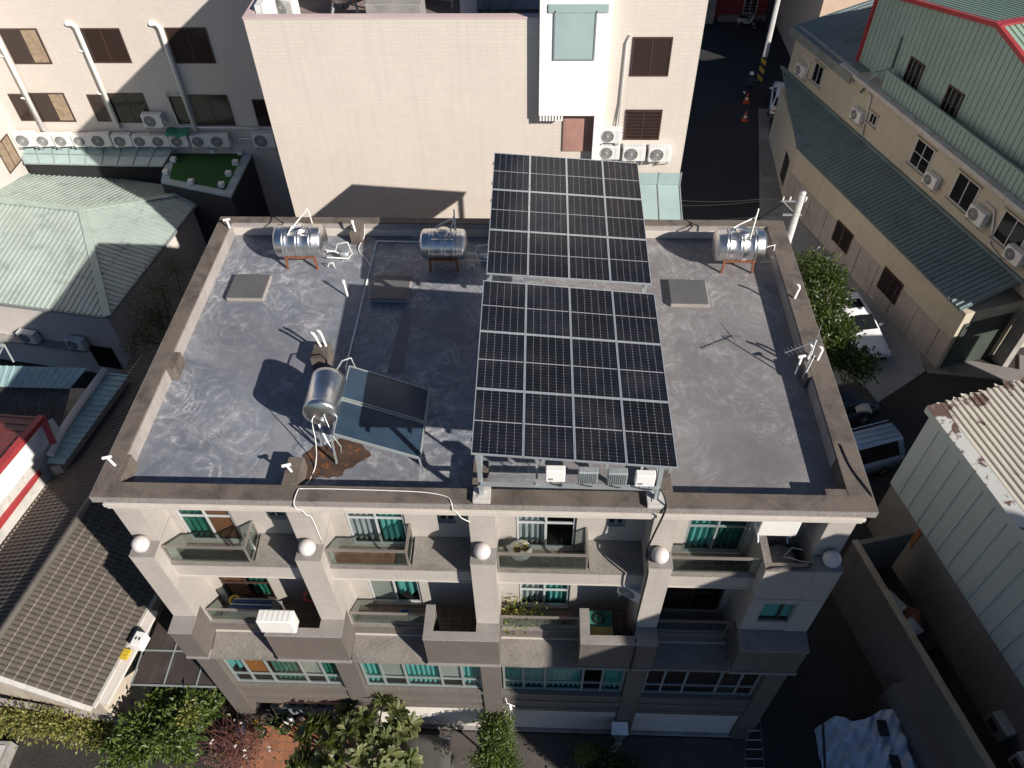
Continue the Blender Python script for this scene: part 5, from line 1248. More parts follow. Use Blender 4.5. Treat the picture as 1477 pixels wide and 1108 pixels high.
# rust eats the sheet ends: real stain with its own outline
def rusty(name, base, amt=.9, lo=.54):
    m, nt, b = newmat(name); p = pos(nt)
    n1 = noise(nt, p, .6, 4); c = mix(nt, n1, tuple(x * .88 for x in base), base)
    ns = noise(nt, p, 1.7, 6, .7, .4)
    dp = nd(nt, 'ShaderNodeVectorMath', operation='DOT_PRODUCT'); nt.links.new(p, dp.inputs[0]); dp.inputs[1].default_value = (.2416, -.970, 0)
    ns = mth(nt, 'ADD', ns, mth(nt, 'MULTIPLY', ramp(nt, dp.outputs['Value'], -.9, -2.3), .17))
    c = mix(nt, mth(nt, 'MULTIPLY', ramp(nt, ns, lo, lo + .04), amt), c, (.10, .035, .025))
    nt.links.new(c, b.inputs['Base Color']); b.inputs['Roughness'].default_value = .55; return m
m_rusty = rusty('rust_eaten_roof', (.66, .62, .53), .85, .635)
m_rusttrim = rusty('rusted_flashing', (.62, .63, .60), .9, .57)
zw_ = -6.0
W0 = P(1340, 592, z=zw_); wd = E_((.2416, -.970, 0)); wn = E_((.970, .2416, 0))
WH = thing('warehouse', 'pale metal clad warehouse with a cream ribbed roof edged in rust', 'warehouse', (30, 4, G))
A2, B2 = (W0[0], W0[1]), (W0[0] + wd[0] * 10, W0[1] + wd[1] * 10)
zc = np.mean([PV(1288, 704, A2, B2)[2], PV(1380, 850, A2, B2)[2]])
LW = 14.6; Wd_ = 15.
q = lambda s, p, z: E_((W0[0] + wd[0] * s + wn[0] * p, W0[1] + wd[1] * s + wn[1] * p, z))
mb = MB(); mb.prism([q(.15, .12, G), q(LW, .12, G), q(LW, Wd_, G), q(.15, Wd_, G)], (0, 0, zw_ - G - .15)); mb.build('inner_wall', M('grey_render', (.20, .19, .185), .9, var=.15, scale=.5, grain=.1, streak=.3, dirt=(.2, .09, .04), dirtamt=.25), WH)
mb = MB(); slope(mb, q(.1, .06, zc), q(LW, .06, zc), (0, 0, 1), [(0, zw_ - zc - .1), (1, zw_ - zc - .1)], .62, .025, shape='seam'); slope(mb, q(.1, .06, zc), q(.1, Wd_, zc), (0, 0, 1), [(0, zw_ - zc - .1), (.5, zw_ - zc + 1.2), (1, zw_ - zc - .1)], .62, .025, shape='seam'); mb.build('cladding', m_wh, WH)
mb = MB(); up = E_((wn[0], wn[1], .176)); 
outl = [(0, 7.5)] + [(k / 60, 7.5) for k in range(1, 60)] + [(1, 7.5)]
rngl = random.Random(4)
slope(mb, q(-.12, .12, zw_ + .05), q(-.12, 7.6, zw_ + 1.37), wd, [(0, LW), (1, LW)], .21, .045); mb.build('roof_sheet', m_rusty, WH)
# ragged rusted ends of the sheets along the back gable
mb = MB()
for k in range(24):
    p0 = .3 + k * .30; w = .10 + .12 * rngl.random(); l = .03 + .12 * rngl.random(); z = zw_ + .09 + .176 * p0
    mb.prism([q(-.12, p0, z), q(-.12 - l, p0 + .03, z), q(-.12 - l * .4, p0 + w, z), q(-.10, p0 + w, z + .03)], (0, 0, .012))
mb.build('rusted_edge', m_rusty, WH)
mb = MB(); mb.prism([q(-.15, -.02, zw_ - .22), q(LW, -.02, zw_ - .22), q(LW, .05, zw_ - .22), q(-.15, .05, zw_ - .22)], (0, 0, .27)); mb.build('fascia', m_wh, WH)
mb = MB(); mb.prism([q(-.15, -.03, zw_ + .052), q(LW, -.03, zw_ + .052), q(LW, .42, zw_ + .145), q(-.15, .42, zw_ + .145)], (0, 0, .02)); mb.build('eaves_flashing', m_rusttrim, WH)
for s_ in (2.1, 9.3): mb = MB(); mb.prism([q(s_, .10, zc - .9 - .4 * rngl.random()), q(s_ + .22, .10, zc - 1.3), q(s_ + .25, .10, zc), q(s_ + .05, .10, zc)], (wn[0] * .018, wn[1] * .018, 0)); mb.build('rust_run', M('orange_rust', (.22, .085, .025), .9, var=.4, grain=.3), WH)
# low trench wall and what lies in the trench
TW = thing('trench_wall', 'long low rendered wall with a yellowed top beside the warehouse', 'wall', (22.5, 1, G))
zt_ = -10.; a0, a1 = P(1236, 792, z=zt_), P(1425, 1108, z=zt_)
dw_ = (a1 - a0); dw_[2] = 0; Lw_ = np.linalg.norm(dw_); dw_ /= Lw_; nw_ = E_((-dw_[1], dw_[0], 0))
m_tw = M('grey_brown_render', (.15, .135, .12), .9, var=.12, scale=.4, grain=.1, streak=.4, dirt=(.10, .08, .06), dirtamt=.4)
r_ = lambda s, p, z: E_((a0[0] + dw_[0] * s + nw_[0] * p, a0[1] + dw_[1] * s + nw_[1] * p, z))
mb = MB(); mb.prism([r_(-.3, 0, G), r_(Lw_ + 7, 0, G), r_(Lw_ + 7, .18, G), r_(-.3, .18, G)], (0, 0, zt_ - G)); mb.prism([r_(-.3, .181, G), r_(-.3, 2.4, G), r_(-.12, 2.4, G), r_(-.12, .181, G)], (0, 0, zt_ - G)); mb.build('wall', m_tw, TW)
mb = MB(); mb.prism([r_(-.34, -.03, zt_), r_(Lw_ + 7, -.03, zt_), r_(Lw_ + 7, .21, zt_), r_(-.34, .21, zt_)], (0, 0, .05)); mb.build('coping', M('yellowed_coping', (.30, .25, .17), .9, var=.3, grain=.2), TW)
mb = MB(); mb.prism([r_(4.2, -.5, G), r_(Lw_ + 7, -.5, G), r_(Lw_ + 7, -.002, G), r_(4.2, -.002, G)], (0, 0, 1.6)); mb.build('plinth', m_tw, TW)
t = thing('scrap_sheets', 'bundle of bent grey corrugated sheets lying in the trench', 'scrap sheets', r_(4.5, 1.3, G))
for k in range(5):
    mb = MB()
    mb.grid(lambda u, v: r_(3.1 + 2.6 * v, .75 + .16 * k + .19 * u - .25 * v * v, G + .95 + .4 * math.sin(v * 2.2) + .035 * math.sin(u * 25) + .03 * k - .5 * v), 24, 8, smooth=True); mb.build('sheet', m_galv, t)
junk = [(.9, .9, .5, .35, .5, m_conc), (1.5, 1.2, .35, .4, .9, m_conc_l), (2.0, .9, .4, .3, .8, m_frame_g), (2.5, 1.3, .3, .35, 1.0, m_galv), (1.9, 1.7, .45, .4, .6, m_rust)]
for k, (s_, p_, w_, d__, h_, mt) in enumerate(junk):
    nm = ('broken_slab', 'cement_bag', 'plastic_tub', 'tin_box', 'rusty_crate')[k]
    mb = MB(); ang = k * .7; ca, sa_ = math.cos(ang), math.sin(ang); c = r_(s_, p_, G + .6 + h_ / 2)
    mb.obox(c, E_((ca, sa_, .1)) * w_, E_((-sa_, ca, .15)) * d__, E_((0, -.1, 1)) * h_ / 2)
    mb.obox(c + E_((0, 0, h_ * .52)), E_((ca, sa_, .1)) * w_ * .8, E_((-sa_, ca, .15)) * d__ * .7, E_((0, -.1, 1)) * .03)
    tag(mb.build(nm, mt, bevel=.03), ('broken concrete slab at the top of the trench heap', 'slumped pale bag on the trench heap', 'grey tub tipped over in the trench heap', 'dull tin box beside the corrugated sheets', 'rusty crate against the warehouse side of the trench')[k], ('slab', 'bag', 'tub', 'box', 'crate')[k])
mb = MB(); mb.prism([r_(.0, .2, G), r_(3.2, .2, G), r_(3.2, 2.3, G), r_(.0, 2.3, G)], (0, 0, .9)); mb.grid(lambda u, v: r_(3.2 * u, .2 + 2.1 * v, G + .9 + .4 * math.sin(u * 3.1) * math.sin(v * 3.1) + .1 * math.sin(u * 17 + v * 9)), 16, 12); tag(mb.build('rubble', m_ground), 'dark rubble heaped at the head of the trench', 'rubble', kind='stuff')
for (s_, lab) in ((8.3, 'grey meter cabinet farther along the warehouse base'), (9.6, 'white meter cabinet nearest the frame corner on the warehouse base')):
    t = thing('meter_cabinet', lab, 'cabinet', q(s_, -.2, zc - 2.6)); mb = MB(); mb.prism([q(s_, -.28, zc - 2.4), q(s_ + .8, -.28, zc - 2.4), q(s_ + .8, .1, zc - 2.4), q(s_, .1, zc - 2.4)], (0, 0, .7)); mb.build('casing', m_frame_w if s_ > 9 else m_galv, t, bevel=.02)
    mb = MB(); mb.prism([q(s_ + .1, -.30, zc - 2.3), q(s_ + .5, -.30, zc - 2.3), q(s_ + .5, -.281, zc - 2.3), q(s_ + .1, -.281, zc - 2.3)], (0, 0, .4)); mb.build('door', m_acd, t)
# tarp covered heap in the dark yard
t = thing('tarp_heap', 'wrinkled blue white tarpaulin over a heap in the dark yard', 'covered heap', (19.6, -.9, G))
m_tarp = M('blue_white_tarp', (.42, .50, .62), .5, var=.2, scale=2, grain=.1, dirt=(.2, .2, .22), dirtamt=.5)
u0, u1 = P(1180, 1040, z=G + .7), P(1320, 1040, z=G + .7)
def tarpf(u, v):
    x = u0[0] + (u1[0] - u0[0]) * u; y = u0[1] - .1 + .55 * u * (1 - v) - 2.4 * v * 1.0 + .12 * math.sin(u * 11)
    e = min(u, 1 - u, 1 - v, .25) / .25
    return (x, y + 0 , G + .1 + .75 * min(1, e * 1.4) + .09 * math.sin(u * 23 + v * 7) * math.sin(v * 15 - u * 5) + .04 * math.sin(u * 50 + v * 31))
mb = MB(); mb.grid(tarpf, 44, 34); mb.build('tarp', m_tarp, t)
for k, (a, b) in enumerate(((.62, .2), (.64, .62))):
    c = E_(tarpf(a, b)); mb = MB(); mb.obox(c + E_((0, 0, .10)), (.15, 0, 0), (0, .25, 0), (0, 0, .05)); tag(mb.build('dark_board', m_black, bevel=.01), ('black board lying on the far part of the blue white tarp', 'black board lying on the near part of the blue white tarp')[k], 'board')
mb = MB(); mb.beam(P(1187, 1045, z=G + 1.), P(1190, 1108, z=G + 1.), .07, .07); tag(mb.build('timber_batten', m_black), 'dark batten along the left edge of the blue white tarp', 'batten')

# building out of the picture to the front right that shades the facade and yard
OB = thing('brick_apartment', 'tall plain apartment block across the yard on the front right', 'building', (31, -11.5, G))
mb = MB(); mb.prism([(25.72, -6.6, G), (27.45, -15.0, G), (41, -16, G), (40, -8, G)], (0, 0, 5 - G)); mb.build('wall', m_tan, OB)
mb = MB(); mb.prism([(25.85, -6.75, 4.4), (27.55, -14.85, 4.4), (40.8, -15.8, 4.4), (39.8, -8.2, 4.4)], (0, 0, .61)); mb.build('roof', m_conc, OB)
for k in range(4):
    for j in range(5): mb = MB(); y = -8.2 - k * 1.8; x = 25.72 + (-6.6 - y) * .206; mb.box(x - .03, x + .1, y - .6, y + .1, G + 1.2 + j * 3.3, G + 2.8 + j * 3.3); mb.build('window', m_paned, OB)

# ================================================================== street furniture and vehicles
m_polec = M('concrete_pole', (.42, .42, .42), .85, var=.12, scale=3, grain=.2, streak=.2)
def hazard():
    m, nt, b = newmat('black_yellow_bands'); s = nd(nt, 'ShaderNodeSeparateXYZ'); nt.links.new(pos(nt), s.inputs[0])
    v = mth(nt, 'FRACT', mth(nt, 'ADD', mth(nt, 'MULTIPLY', s.outputs[2], 1.6), mth(nt, 'MULTIPLY', s.outputs[0], 1.3)))
    nt.links.new(mix(nt, mth(nt, 'GREATER_THAN', v, .5), (.02, .02, .02), (.62, .36, .02)), b.inputs['Base Color']); b.inputs['Roughness'].default_value = .6; return m
t = thing('utility_pole', 'tall concrete pole with black and yellow bands at its foot', 'utility pole', (26.0, 45.0, G))
pb = P(1095, 117, z=G); mb = MB(); mb.tube([(pb[0], pb[1], G + 1.9), (pb[0] + .05, pb[1], G + 12)], .19, 14, r1=.14); mb.build('shaft', m_polec, t)
mb = MB(); mb.tube([(pb[0], pb[1], G), (pb[0], pb[1], G + 1.9)], .2, 14); mb.build('warning_band', hazard(), t)
t = thing('utility_pole', 'weathered pole top with insulators rising behind the roof corner', 'utility pole', (19.9, 14.8, G))
pt = P(1158, 279, y=14.8); mb = MB(); mb.tube([(pt[0], pt[1], G), (pt[0], pt[1], pt[2])], .17, 14, r1=.115); mb.lathe([(.12, 0), (.12, .04), (.0, .06)], (pt[0], pt[1], pt[2]), n=14); mb.build('shaft', M('flaking_pole', (.55, .54, .52), .85, var=.3, scale=4, grain=.3, streak=.3, dirt=(.12, .11, .1), dirtamt=.6), t)
mb = MB(); mb.beam((pt[0] - .7, pt[1], pt[2] - .35), (pt[0] + .2, pt[1], pt[2] - .35), .045, .045); mb.beam((pt[0] - .5, pt[1], pt[2] - .95), (pt[0] + .2, pt[1], pt[2] - .95), .06, .06); mb.beam((pt[0] - .6, pt[1], pt[2] - .38), (pt[0] - .05, pt[1], pt[2] - .9), .03, .03); mb.build('crossarm', m_galv, t)
for dx in (-.65, -.4, .18): mb = MB(); mb.lathe([(.02, 0), (.045, .05), (.02, .09), (.045, .13), (.015, .18)], (pt[0] + dx, pt[1], pt[2] - .32), n=10); mb.build('insulator', m_white, t)
for k, (a, b) in enumerate((((pt[0] - .7, pt[1], pt[2] - .15), (13.0, 14.2, -1.2)), ((pt[0] - .4, pt[1], pt[2] - .15), (12.6, 14.2, -1.55)), ((pt[0] - .5, pt[1], pt[2] - .9), (12.6, 14.2, -2.15)))):
    a, b = E_(a), E_(b); tag(MB().tube([a + (b - a) * u + E_((0, 0, -.35 * math.sin(math.pi * u))) for u in np.linspace(0, 1, 12)], .012, 5).build('overhead_wire', m_black), ('uppermost wire from the pole to the tiled tower', 'middle wire from the pole to the tiled tower', 'lowest wire from the pole to the tiled tower')[k], 'wire', 'overhead wires by the tiled tower')
m_orange2 = M('orange_cone', (.55, .10, .03), .5, var=.08, grain=0)
for u, v, lab in ((1076, 148, 'orange traffic cone nearer the scooter'), (1074, 174, 'orange traffic cone farther down the street from the scooter')):
    c = P(u, v, z=G); t = thing('traffic_cone', lab, 'traffic cone', c, 0, 'traffic cones on the street')
    mb = MB(); mb.lathe([(.17, .04), (.035, .72), (0, .73)], c, n=18); mb.build('cone', m_orange2, t)
    mb = MB(); mb.box(c[0] - .22, c[0] + .22, c[1] - .22, c[1] + .22, G + .005, G + .04); mb.build('base', m_orange2, t)
    mb = MB(); mb.lathe([(.134, .26), (.105, .40)], c, n=18); mb.build('band', m_white, t)

m_paintw = M('white_car_paint', (.70, .71, .73), .25, var=.03, grain=0, spec=.6); m_paintb = M('light_blue_van_paint', (.26, .36, .50), .3, .2, var=.06, grain=.03); m_paintd = M('dark_car_paint', (.10, .095, .085), .25, var=.1, grain=0); m_paintn = M('navy_paint', (.02, .03, .06), .35, var=.1, grain=0)
m_cargl, _nt, _b = newmat('car_glass'); _b.inputs['Base Color'].default_value = (.01, .012, .014, 1); _b.inputs['Roughness'].default_value = .05
m_lamp = M('headlamp_lens', (.55, .56, .58), .15, .3, var=.05, grain=0); m_hub = M('alloy_wheel', (.30, .31, .32), .4, .6, var=.1, grain=0)


def car(label, loc, rz, paint, L=4.5, Wc=1.78, prof=None, cab=None, cat='car', name='parked_car', mirrors=True, extra=None, group=None):
    """Car built facing -Y: body and cabin lofted from side profiles, glass set just proud of the cabin."""
    t = thing(name, label, cat, loc, rz, group)
    prof = prof or [(-.50, .35, .55), (-.49, .30, .72), (-.40, .28, .84), (-.20, .26, .95), (.30, .26, .98), (.44, .28, .98), (.495, .32, .86), (.50, .36, .6)]
    mb = MB(); rows = []
    for (y, zlo, zhi) in prof:
        e = 1 - .10 * abs(y * 2) ** 4; w = Wc / 2 * e
        rows.append([(-w * .94, y * L, zlo), (-w, y * L, zlo + .2), (-w, y * L, zlo + (zhi - zlo) * .7), (-w * .90, y * L, zhi - .02), (-w * .55, y * L, zhi + .025), (0, y * L, zhi + .04), (w * .55, y * L, zhi + .025), (w * .90, y * L, zhi - .02), (w, y * L, zlo + (zhi - zlo) * .7), (w, y * L, zlo + .2), (w * .94, y * L, zlo)])
    n = len(rows[0]); vs = [p for r in rows for p in r]; fs = []
    for i in range(len(rows) - 1):
        for j in range(n): fs.append((i * n + j, i * n + (j + 1) % n, (i + 1) * n + (j + 1) % n, (i + 1) * n + j))
    fs += [tuple(range(n)), tuple(range((len(rows) - 1) * n, len(rows) * n))[::-1]]
    mb.faces(vs, fs, 0, True); body = mb.build('body', paint, t, local=True)
    cab = cab or [(-.20, .95, 0.), (-.02, 1.40, 1.), (.10, 1.45, 1.), (.30, 1.42, 1.), (.46, .98, 0.)]
    def crow(y, z, s):
        w0, w1 = Wc / 2 * .90, Wc / 2 * .70; w = w0 + (w1 - w0) * (z - .95) / .5
        return [(-w, y * L, z - .03 * s), (-w * .8, y * L, z + .005), (0, y * L, z + .03 * s), (w * .8, y * L, z + .005), (w, y * L, z - .03 * s)]
    rr_ = [crow(*c) for c in cab]; n = 5; vs = [p for r in rr_ for p in r]; fs = [(i * n + j, i * n + j + 1, (i + 1) * n + j + 1, (i + 1) * n + j) for i in range(len(rr_) - 1) for j in range(n - 1)]
    base = len(vs)
    for sgn, jj in ((-1, 0), (1, 4)):
        idx = [i * n + jj for i in range(len(rr_))]; fs.append(tuple(idx if sgn < 0 else idx[::-1]))
    mb = MB(); mb.faces(vs, fs, 0, True); mb.build('roof', paint, t, local=True)
    def lerp(a, b, f): return E_(a) + (E_(b) - E_(a)) * f
    def glass(nm, r0, r1, f0=.1, f1=.92, inset=.1):
        a, b = lerp(r0[0], r1[0], f0), lerp(r0[4], r1[4], f0); c_, d_ = lerp(r0[4], r1[4], f1), lerp(r0[0], r1[0], f1)
        m0, m1 = lerp(r0[2], r1[2], f0), lerp(r0[2], r1[2], f1)
        nn = np.cross(b - a, d_ - a); nn /= np.linalg.norm(nn); nn = nn if nn[2] > 0 else -nn
        sh = lambda p, o: lerp(p, o, inset / 2) + nn * .025
        mb = MB(); A1, B1, C1, D1 = sh(a, b), sh(b, a), sh(c_, d_), sh(d_, c_); E1, F1 = m0 + nn * .03, m1 + nn * .03
        mb.poly([A1, E1, F1, D1]); mb.poly([E1, B1, C1, F1]); mb.build(nm, m_cargl, t, local=True)
    glass('windscreen', rr_[0], rr_[1]); glass('rear_window', rr_[-1], rr_[-2])
    for s in (0, 4):
        sx = -1 if s == 0 else 1; mb = MB()
        lo0, lo1 = E_(rr_[0][s]), E_(rr_[-1][s]); top = [E_(r[s]) for r in rr_[1:-1]]
        cen = (lo0 + lo1 + sum(top)) / (2 + len(top)); pts = [lo0] + top + [lo1]; pts = [cen + (p - cen) * .86 + E_((sx * .022, 0, 0)) for p in pts]
        mb.poly(pts if sx < 0 else pts[::-1]); mb.build('side_window', m_cargl, t, local=True)
    for sy in (-.31, .30):
        for sx in (-1, 1):
            mb = MB(); x = sx * Wc / 2 * .95
            mb.lathe([(.20, -.10), (.31, -.10), (.325, -.06), (.325, .06), (.31, .10), (.20, .10)], (x, sy * L, .325), (1, 0, 0), 22); w = mb.build('tyre', m_black, t, local=True)
            mb = MB(); mb.lathe([(0, -.09), (.20, -.098), (.20, .098), (0, .09)], (x, sy * L, .325), (1, 0, 0), 16); mb.build('rim', m_hub, w, local=True)
    for sx in (-1, 1):
        mb = MB(); x = sx * Wc * .34; mb.obox((x, -.478 * L, .70), (.20, sx * .05, 0), (0, .06, 0), (0, .02, .07)); mb.build('headlight', m_lamp, t, local=True, bevel=.03)
        mb = MB(); mb.obox((sx * Wc * .37, .488 * L, .78), (.16, -sx * .03, 0), (0, .04, 0), (0, 0, .07)); mb.build('tail_light', m_red, t, local=True, bevel=.02)
        if mirrors: mb = MB(); mb.obox((sx * (Wc / 2 + .1), cab[0][0] * L + .35, 1.02), (.10, 0, 0), (0, .05, 0), (0, 0, .07)); mb.build('mirror', paint, t, local=True, bevel=.03)
    mb = MB(); mb.box(-Wc * .36, Wc * .36, -.505 * L, -.47 * L, .34, .52); mb.build('bumper', m_black, t, local=True, bevel=.03)
    if extra: extra(t, L, Wc)
    return t
def sunroof(t, L, Wc): mb = MB(); mb.box(-.42, .42, .06 * L, .19 * L, 1.478, 1.492); mb.build('sunroof', m_cargl, t, local=True, bevel=.01)
cw0, cw1 = P(1262, 508, z=G + .8), P(1214, 420, z=G + 1.2)
angc = math.atan2(cw1[1] - cw0[1], cw1[0] - cw0[0]) - math.pi / 2
cd = E_((cw1[0] - cw0[0], cw1[1] - cw0[1])); cd /= np.linalg.norm(cd)
car('white saloon with a sunroof parked under the leafy tree', (cw0[0] + cd[0] * 2.2, cw0[1] + cd[1] * 2.2, G + .01), angc, m_paintw, L=4.75, Wc=1.85, extra=sunroof)
c2 = P(1122, 128, z=G + .9); car('white car half hidden behind the far end of the tan workshop', (c2[0] + .25, c2[1] - 1.1, G + .1), math.pi - .25, m_paintw, L=4.4)
def vanrf(t, L, Wc):
    mb = MB()
    for k in range(5): mb.box(-.55 + k * .26, -.50 + k * .26, -.02 * L, .42 * L, 1.985, 2.005)
    mb.build('roof_rib', m_paintb, t, local=True, bevel=.008)
vprof = [(-.50, .35, .75), (-.49, .30, .95), (-.42, .28, 1.02), (-.30, .26, 1.05), (.30, .26, 1.05), (.47, .28, 1.05), (.498, .32, 1.0), (.50, .36, .7)]
vcab = [(-.42, 1.02, 0.), (-.26, 1.88, 1.), (-.1, 1.95, 1.), (.44, 1.93, 1.), (.495, 1.05, 0.)]
v0, v1, v2 = P(1303, 630, z=G + 1.95), P(1290, 608, z=G + 1.95), P(1236, 622, z=G + 1.95)
vm = (v0 + v1) / 2; vd = E_((v2[0] - v1[0], v2[1] - v1[1])); vd /= np.linalg.norm(vd)
car('blue roofed van parked beside the warehouse corner', (vm[0] + vd[0] * 2.1, vm[1] + vd[1] * 2.1, G + .01), math.atan2(vd[1], vd[0]) + math.pi / 2, m_paintb, L=4.6, Wc=1.75, prof=vprof, cab=vcab, cat='van', name='parked_van', extra=vanrf)
c3 = P(1232, 585, z=G + 1.0); car('navy car with a pale windscreen shade behind the blue van', (c3[0] - 1.0, c3[1] + .1, G + .01), math.atan2(vd[1], vd[0]) + math.pi / 2, m_paintn, L=4.3)
c3 = P(1247, 588, z=G + 1.25); mb = MB(); mb.grid(lambda u, v: (c3[0] - .45 + .7 * u, c3[1] - .3 + .55 * v, G + 1.32 + .1 * math.sin(math.pi * u) - .06 * v), 8, 6); mb.grid(lambda u, v: (c3[0] - .45 + .7 * u, c3[1] - .3, G + 1.32 + .1 * math.sin(math.pi * u) - .12 * v), 8, 2); tag(mb.build('windscreen_cover', m_conc_l), 'pale cover thrown over the navy car', 'cover')
def rack(t, L, Wc):
    mb = MB()
    for sx in (-1, 1): mb.tube([(sx * .6, -.03 * L, 1.5), (sx * .6, -.0 * L, 1.58), (sx * .6, .32 * L, 1.58)], .02, 6)
    for k in range(4): mb.tube([(-.6, (.0 + .09 * k) * L, 1.58), (.6, (.0 + .09 * k) * L, 1.58)], .015, 6)
    mb.build('roof_rack', m_galv, t, local=True)
car('dark car with a roof rack parked nose to the garage door', (6.78, -1.02 - 2.25, G + .01), math.pi, m_paintd, L=4.5, Wc=1.72, extra=rack)

# scooter with rider at the foot of the banded pole
def skin_figure(name, joints, edges, mat, parent):
    me = bpy.data.meshes.new(name); me.from_pydata([j[:3] for j in joints], edges, []); o = bpy.data.objects.new(name, me); COL.objects.link(o); o.parent = parent
    o.modifiers.new('skin', 'SKIN'); s_ = o.modifiers.new('sub', 'SUBSURF'); s_.levels = 1; s_.render_levels = 1
    for i, j in enumerate(joints): me.skin_vertices[0].data[i].radius = (j[3], j[3])
    me.skin_vertices[0].data[0].use_root = True; me.materials.append(mat); return o
sc = P(1080, 128, z=G + .5)
def scooter(label, loc, rz, paint):
    t = thing('scooter', label, 'scooter', loc, rz, 'scooters on the street')
    mb = MB(); mb.lathe([(0, 0)], n=4) if False else None
    for y in (-.62, .58):
        mb = MB(); mb.lathe([(.13, -.05), (.21, -.05), (.23, 0), (.21, .05), (.13, .05)], (0, y, .23), (1, 0, 0), 20); w = mb.build('wheel', m_black, t, local=True); mb = MB(); mb.lathe([(0, -.03), (.13, -.04), (.13, .04), (0, .03)], (0, y, .23), (1, 0, 0), 14); mb.build('hub', m_hub, w, local=True)
    mb = MB(); mb.obox((0, .35, .52), (.15, 0, 0), (0, .38, .05), (0, -.03, .14)); mb.obox((0, -.02, .30), (.14, 0, 0), (0, .25, 0), (0, 0, .05)); mb.obox((0, -.42, .62), (.18, 0, 0), (0, .05, .02), (0, -.12, .32)); mb.build('body', paint, t, local=True, bevel=.05, seg=3)
    mb = MB(); mb.obox((0, .32, .74), (.13, 0, 0), (0, .34, .02), (0, 0, .05)); mb.build('seat', m_black, t, local=True, bevel=.03)
    mb = MB(); mb.tube([(0, -.62, .3), (0, -.46, .98)], .03, 8); mb.tube([(-.33, -.36, 1.02), (-.15, -.46, 1.0), (.15, -.46, 1.0), (.33, -.36, 1.02)], .018, 8); mb.build('handlebar', m_black, t, local=True)
    mb = MB(); mb.sphere((0, -.53, .86), .08, 8); mb.build('headlight', m_lamp, t, local=True); mb = MB(); mb.obox((0, .74, .52), (.09, 0, 0), (0, .01, 0), (0, 0, .06)); mb.build('number_plate', m_white, t, local=True)
    for s in (-1, 1): mb = MB(); mb.tube([(s * .2, -.44, 1.0), (s * .27, -.42, 1.16)], .008, 5); mb.sphere((s * .27, -.42, 1.19), .045, 6); mb.build('mirror', m_black, t, local=True)
    return t
scooter('dark scooter under a rider in a white helmet by the banded pole', (sc[0], sc[1], G + .004), math.pi - .6, m_paintn)
t = thing('person', 'rider in dark blue clothes and a white helmet seated on a scooter', 'person', (sc[0], sc[1], G + .004), math.pi - .6)
m_cloth = M('dark_blue_clothes', (.03, .035, .07), .9, var=.2, grain=.1); m_skin = M('skin', (.42, .26, .19), .6, var=.05, grain=0)
J = [(0, .22, .86, .15), (0, .18, 1.08, .14), (0, .12, 1.3, .16), (0, .08, 1.44, .07), (0, .06, 1.56, .09), (0, .05, 1.66, .09),
     (-.19, .10, 1.36, .065), (-.27, -.08, 1.14, .05), (-.30, -.32, 1.05, .04), (.19, .10, 1.36, .065), (.27, -.08, 1.14, .05), (.30, -.32, 1.05, .04),
     (-.12, .16, .84, .10), (-.16, -.22, .82, .075), (-.16, -.12, .42, .055), (-.16, -.24, .37, .045), (.12, .16, .84, .10), (.16, -.22, .82, .075), (.16, -.12, .42, .055), (.16, -.24, .37, .045)]
Ed = [(0, 1), (1, 2), (2, 3), (3, 4), (4, 5), (2, 6), (6, 7), (7, 8), (2, 9), (9, 10), (10, 11), (0, 12), (12, 13), (13, 14), (14, 15), (0, 16), (16, 17), (17, 18), (18, 19)]
skin_figure('body', J, Ed, m_cloth, t)
mb = MB(); mb.lathe([(.145, -.02), (.15, .04), (.13, .11), (.08, .155), (0, .17)], (0, .05, 1.62), n=20); mb.build('helmet', m_white, t, local=True)
mb = MB(); mb.sphere((0, -.045, 1.58), .075, 8, sz=1.2); mb.build('face', m_skin, t, local=True)
for s in (-1, 1):
    mb = MB(); mb.sphere((s * .30, -.345, 1.05), .042, 7, sz=.8)
    for f_ in range(4): x = s * (.275 + .016 * f_); mb.tube([(x, -.36, 1.07), (x, -.40, 1.06), (x, -.405, 1.03), (x, -.375, 1.015)], .008, 5)
    mb.tube([(s * .272, -.33, 1.04), (s * .26, -.37, 1.03), (s * .265, -.39, 1.02)], .009, 5); mb.build('hand', m_skin, t, local=True)
c4 = P(1075, 38, z=G); scooter('pale blue scooter parked in front of the red house', (c4[0], c4[1], G + .004), math.pi / 2, m_frame_w)
c4 = P(1092, 42, z=G); scooter('dark scooter parked nearest the pole before the red house', (c4[0] + .3, c4[1] - .2, G + .004), math.pi / 2 + .2, m_black)

# houses across the end of the street
m_brick = tilemat('dark_red_tile', (.24, .035, .04), (.08, .02, .02), .25, .08, .01, .5, .15, .6, .2, .1)
a = P(1036, 36, z=G); b = P(1100, 36, z=G); c = P(1215, 28, z=G)
RH = thing('red_house', 'dark red tiled house across the end of the street', 'house', ((a[0] + b[0]) / 2, a[1] + 3, G))
mb = MB(); mb.box(a[0] - .4, b[0] + .3, a[1] + .9, a[1] + 8, G, G + 7); mb.build('wall', m_brick, RH)
mb = MB(); mb.box(a[0] - 1.6, a[0] - .41, a[1] + .2, a[1] + 8, G, G + 7); mb.build('pilaster', m_conc, RH)
wall_box(RH, (0, a[1] + .88), (1, a[1] + .88), 1083, 6, 1.1, 1.5, m_frame_w, m_paned, extra=6)
mb = MB(); mb.box(a[0], b[0] + .3, a[1] + .55, a[1] + .9, G, G + .45); mb.build('front_step', m_pave, RH)
NH = thing('shuttered_house', 'dark fronted house right of the red tiled house', 'house', ((b[0] + c[0]) / 2, a[1] + 4, G))
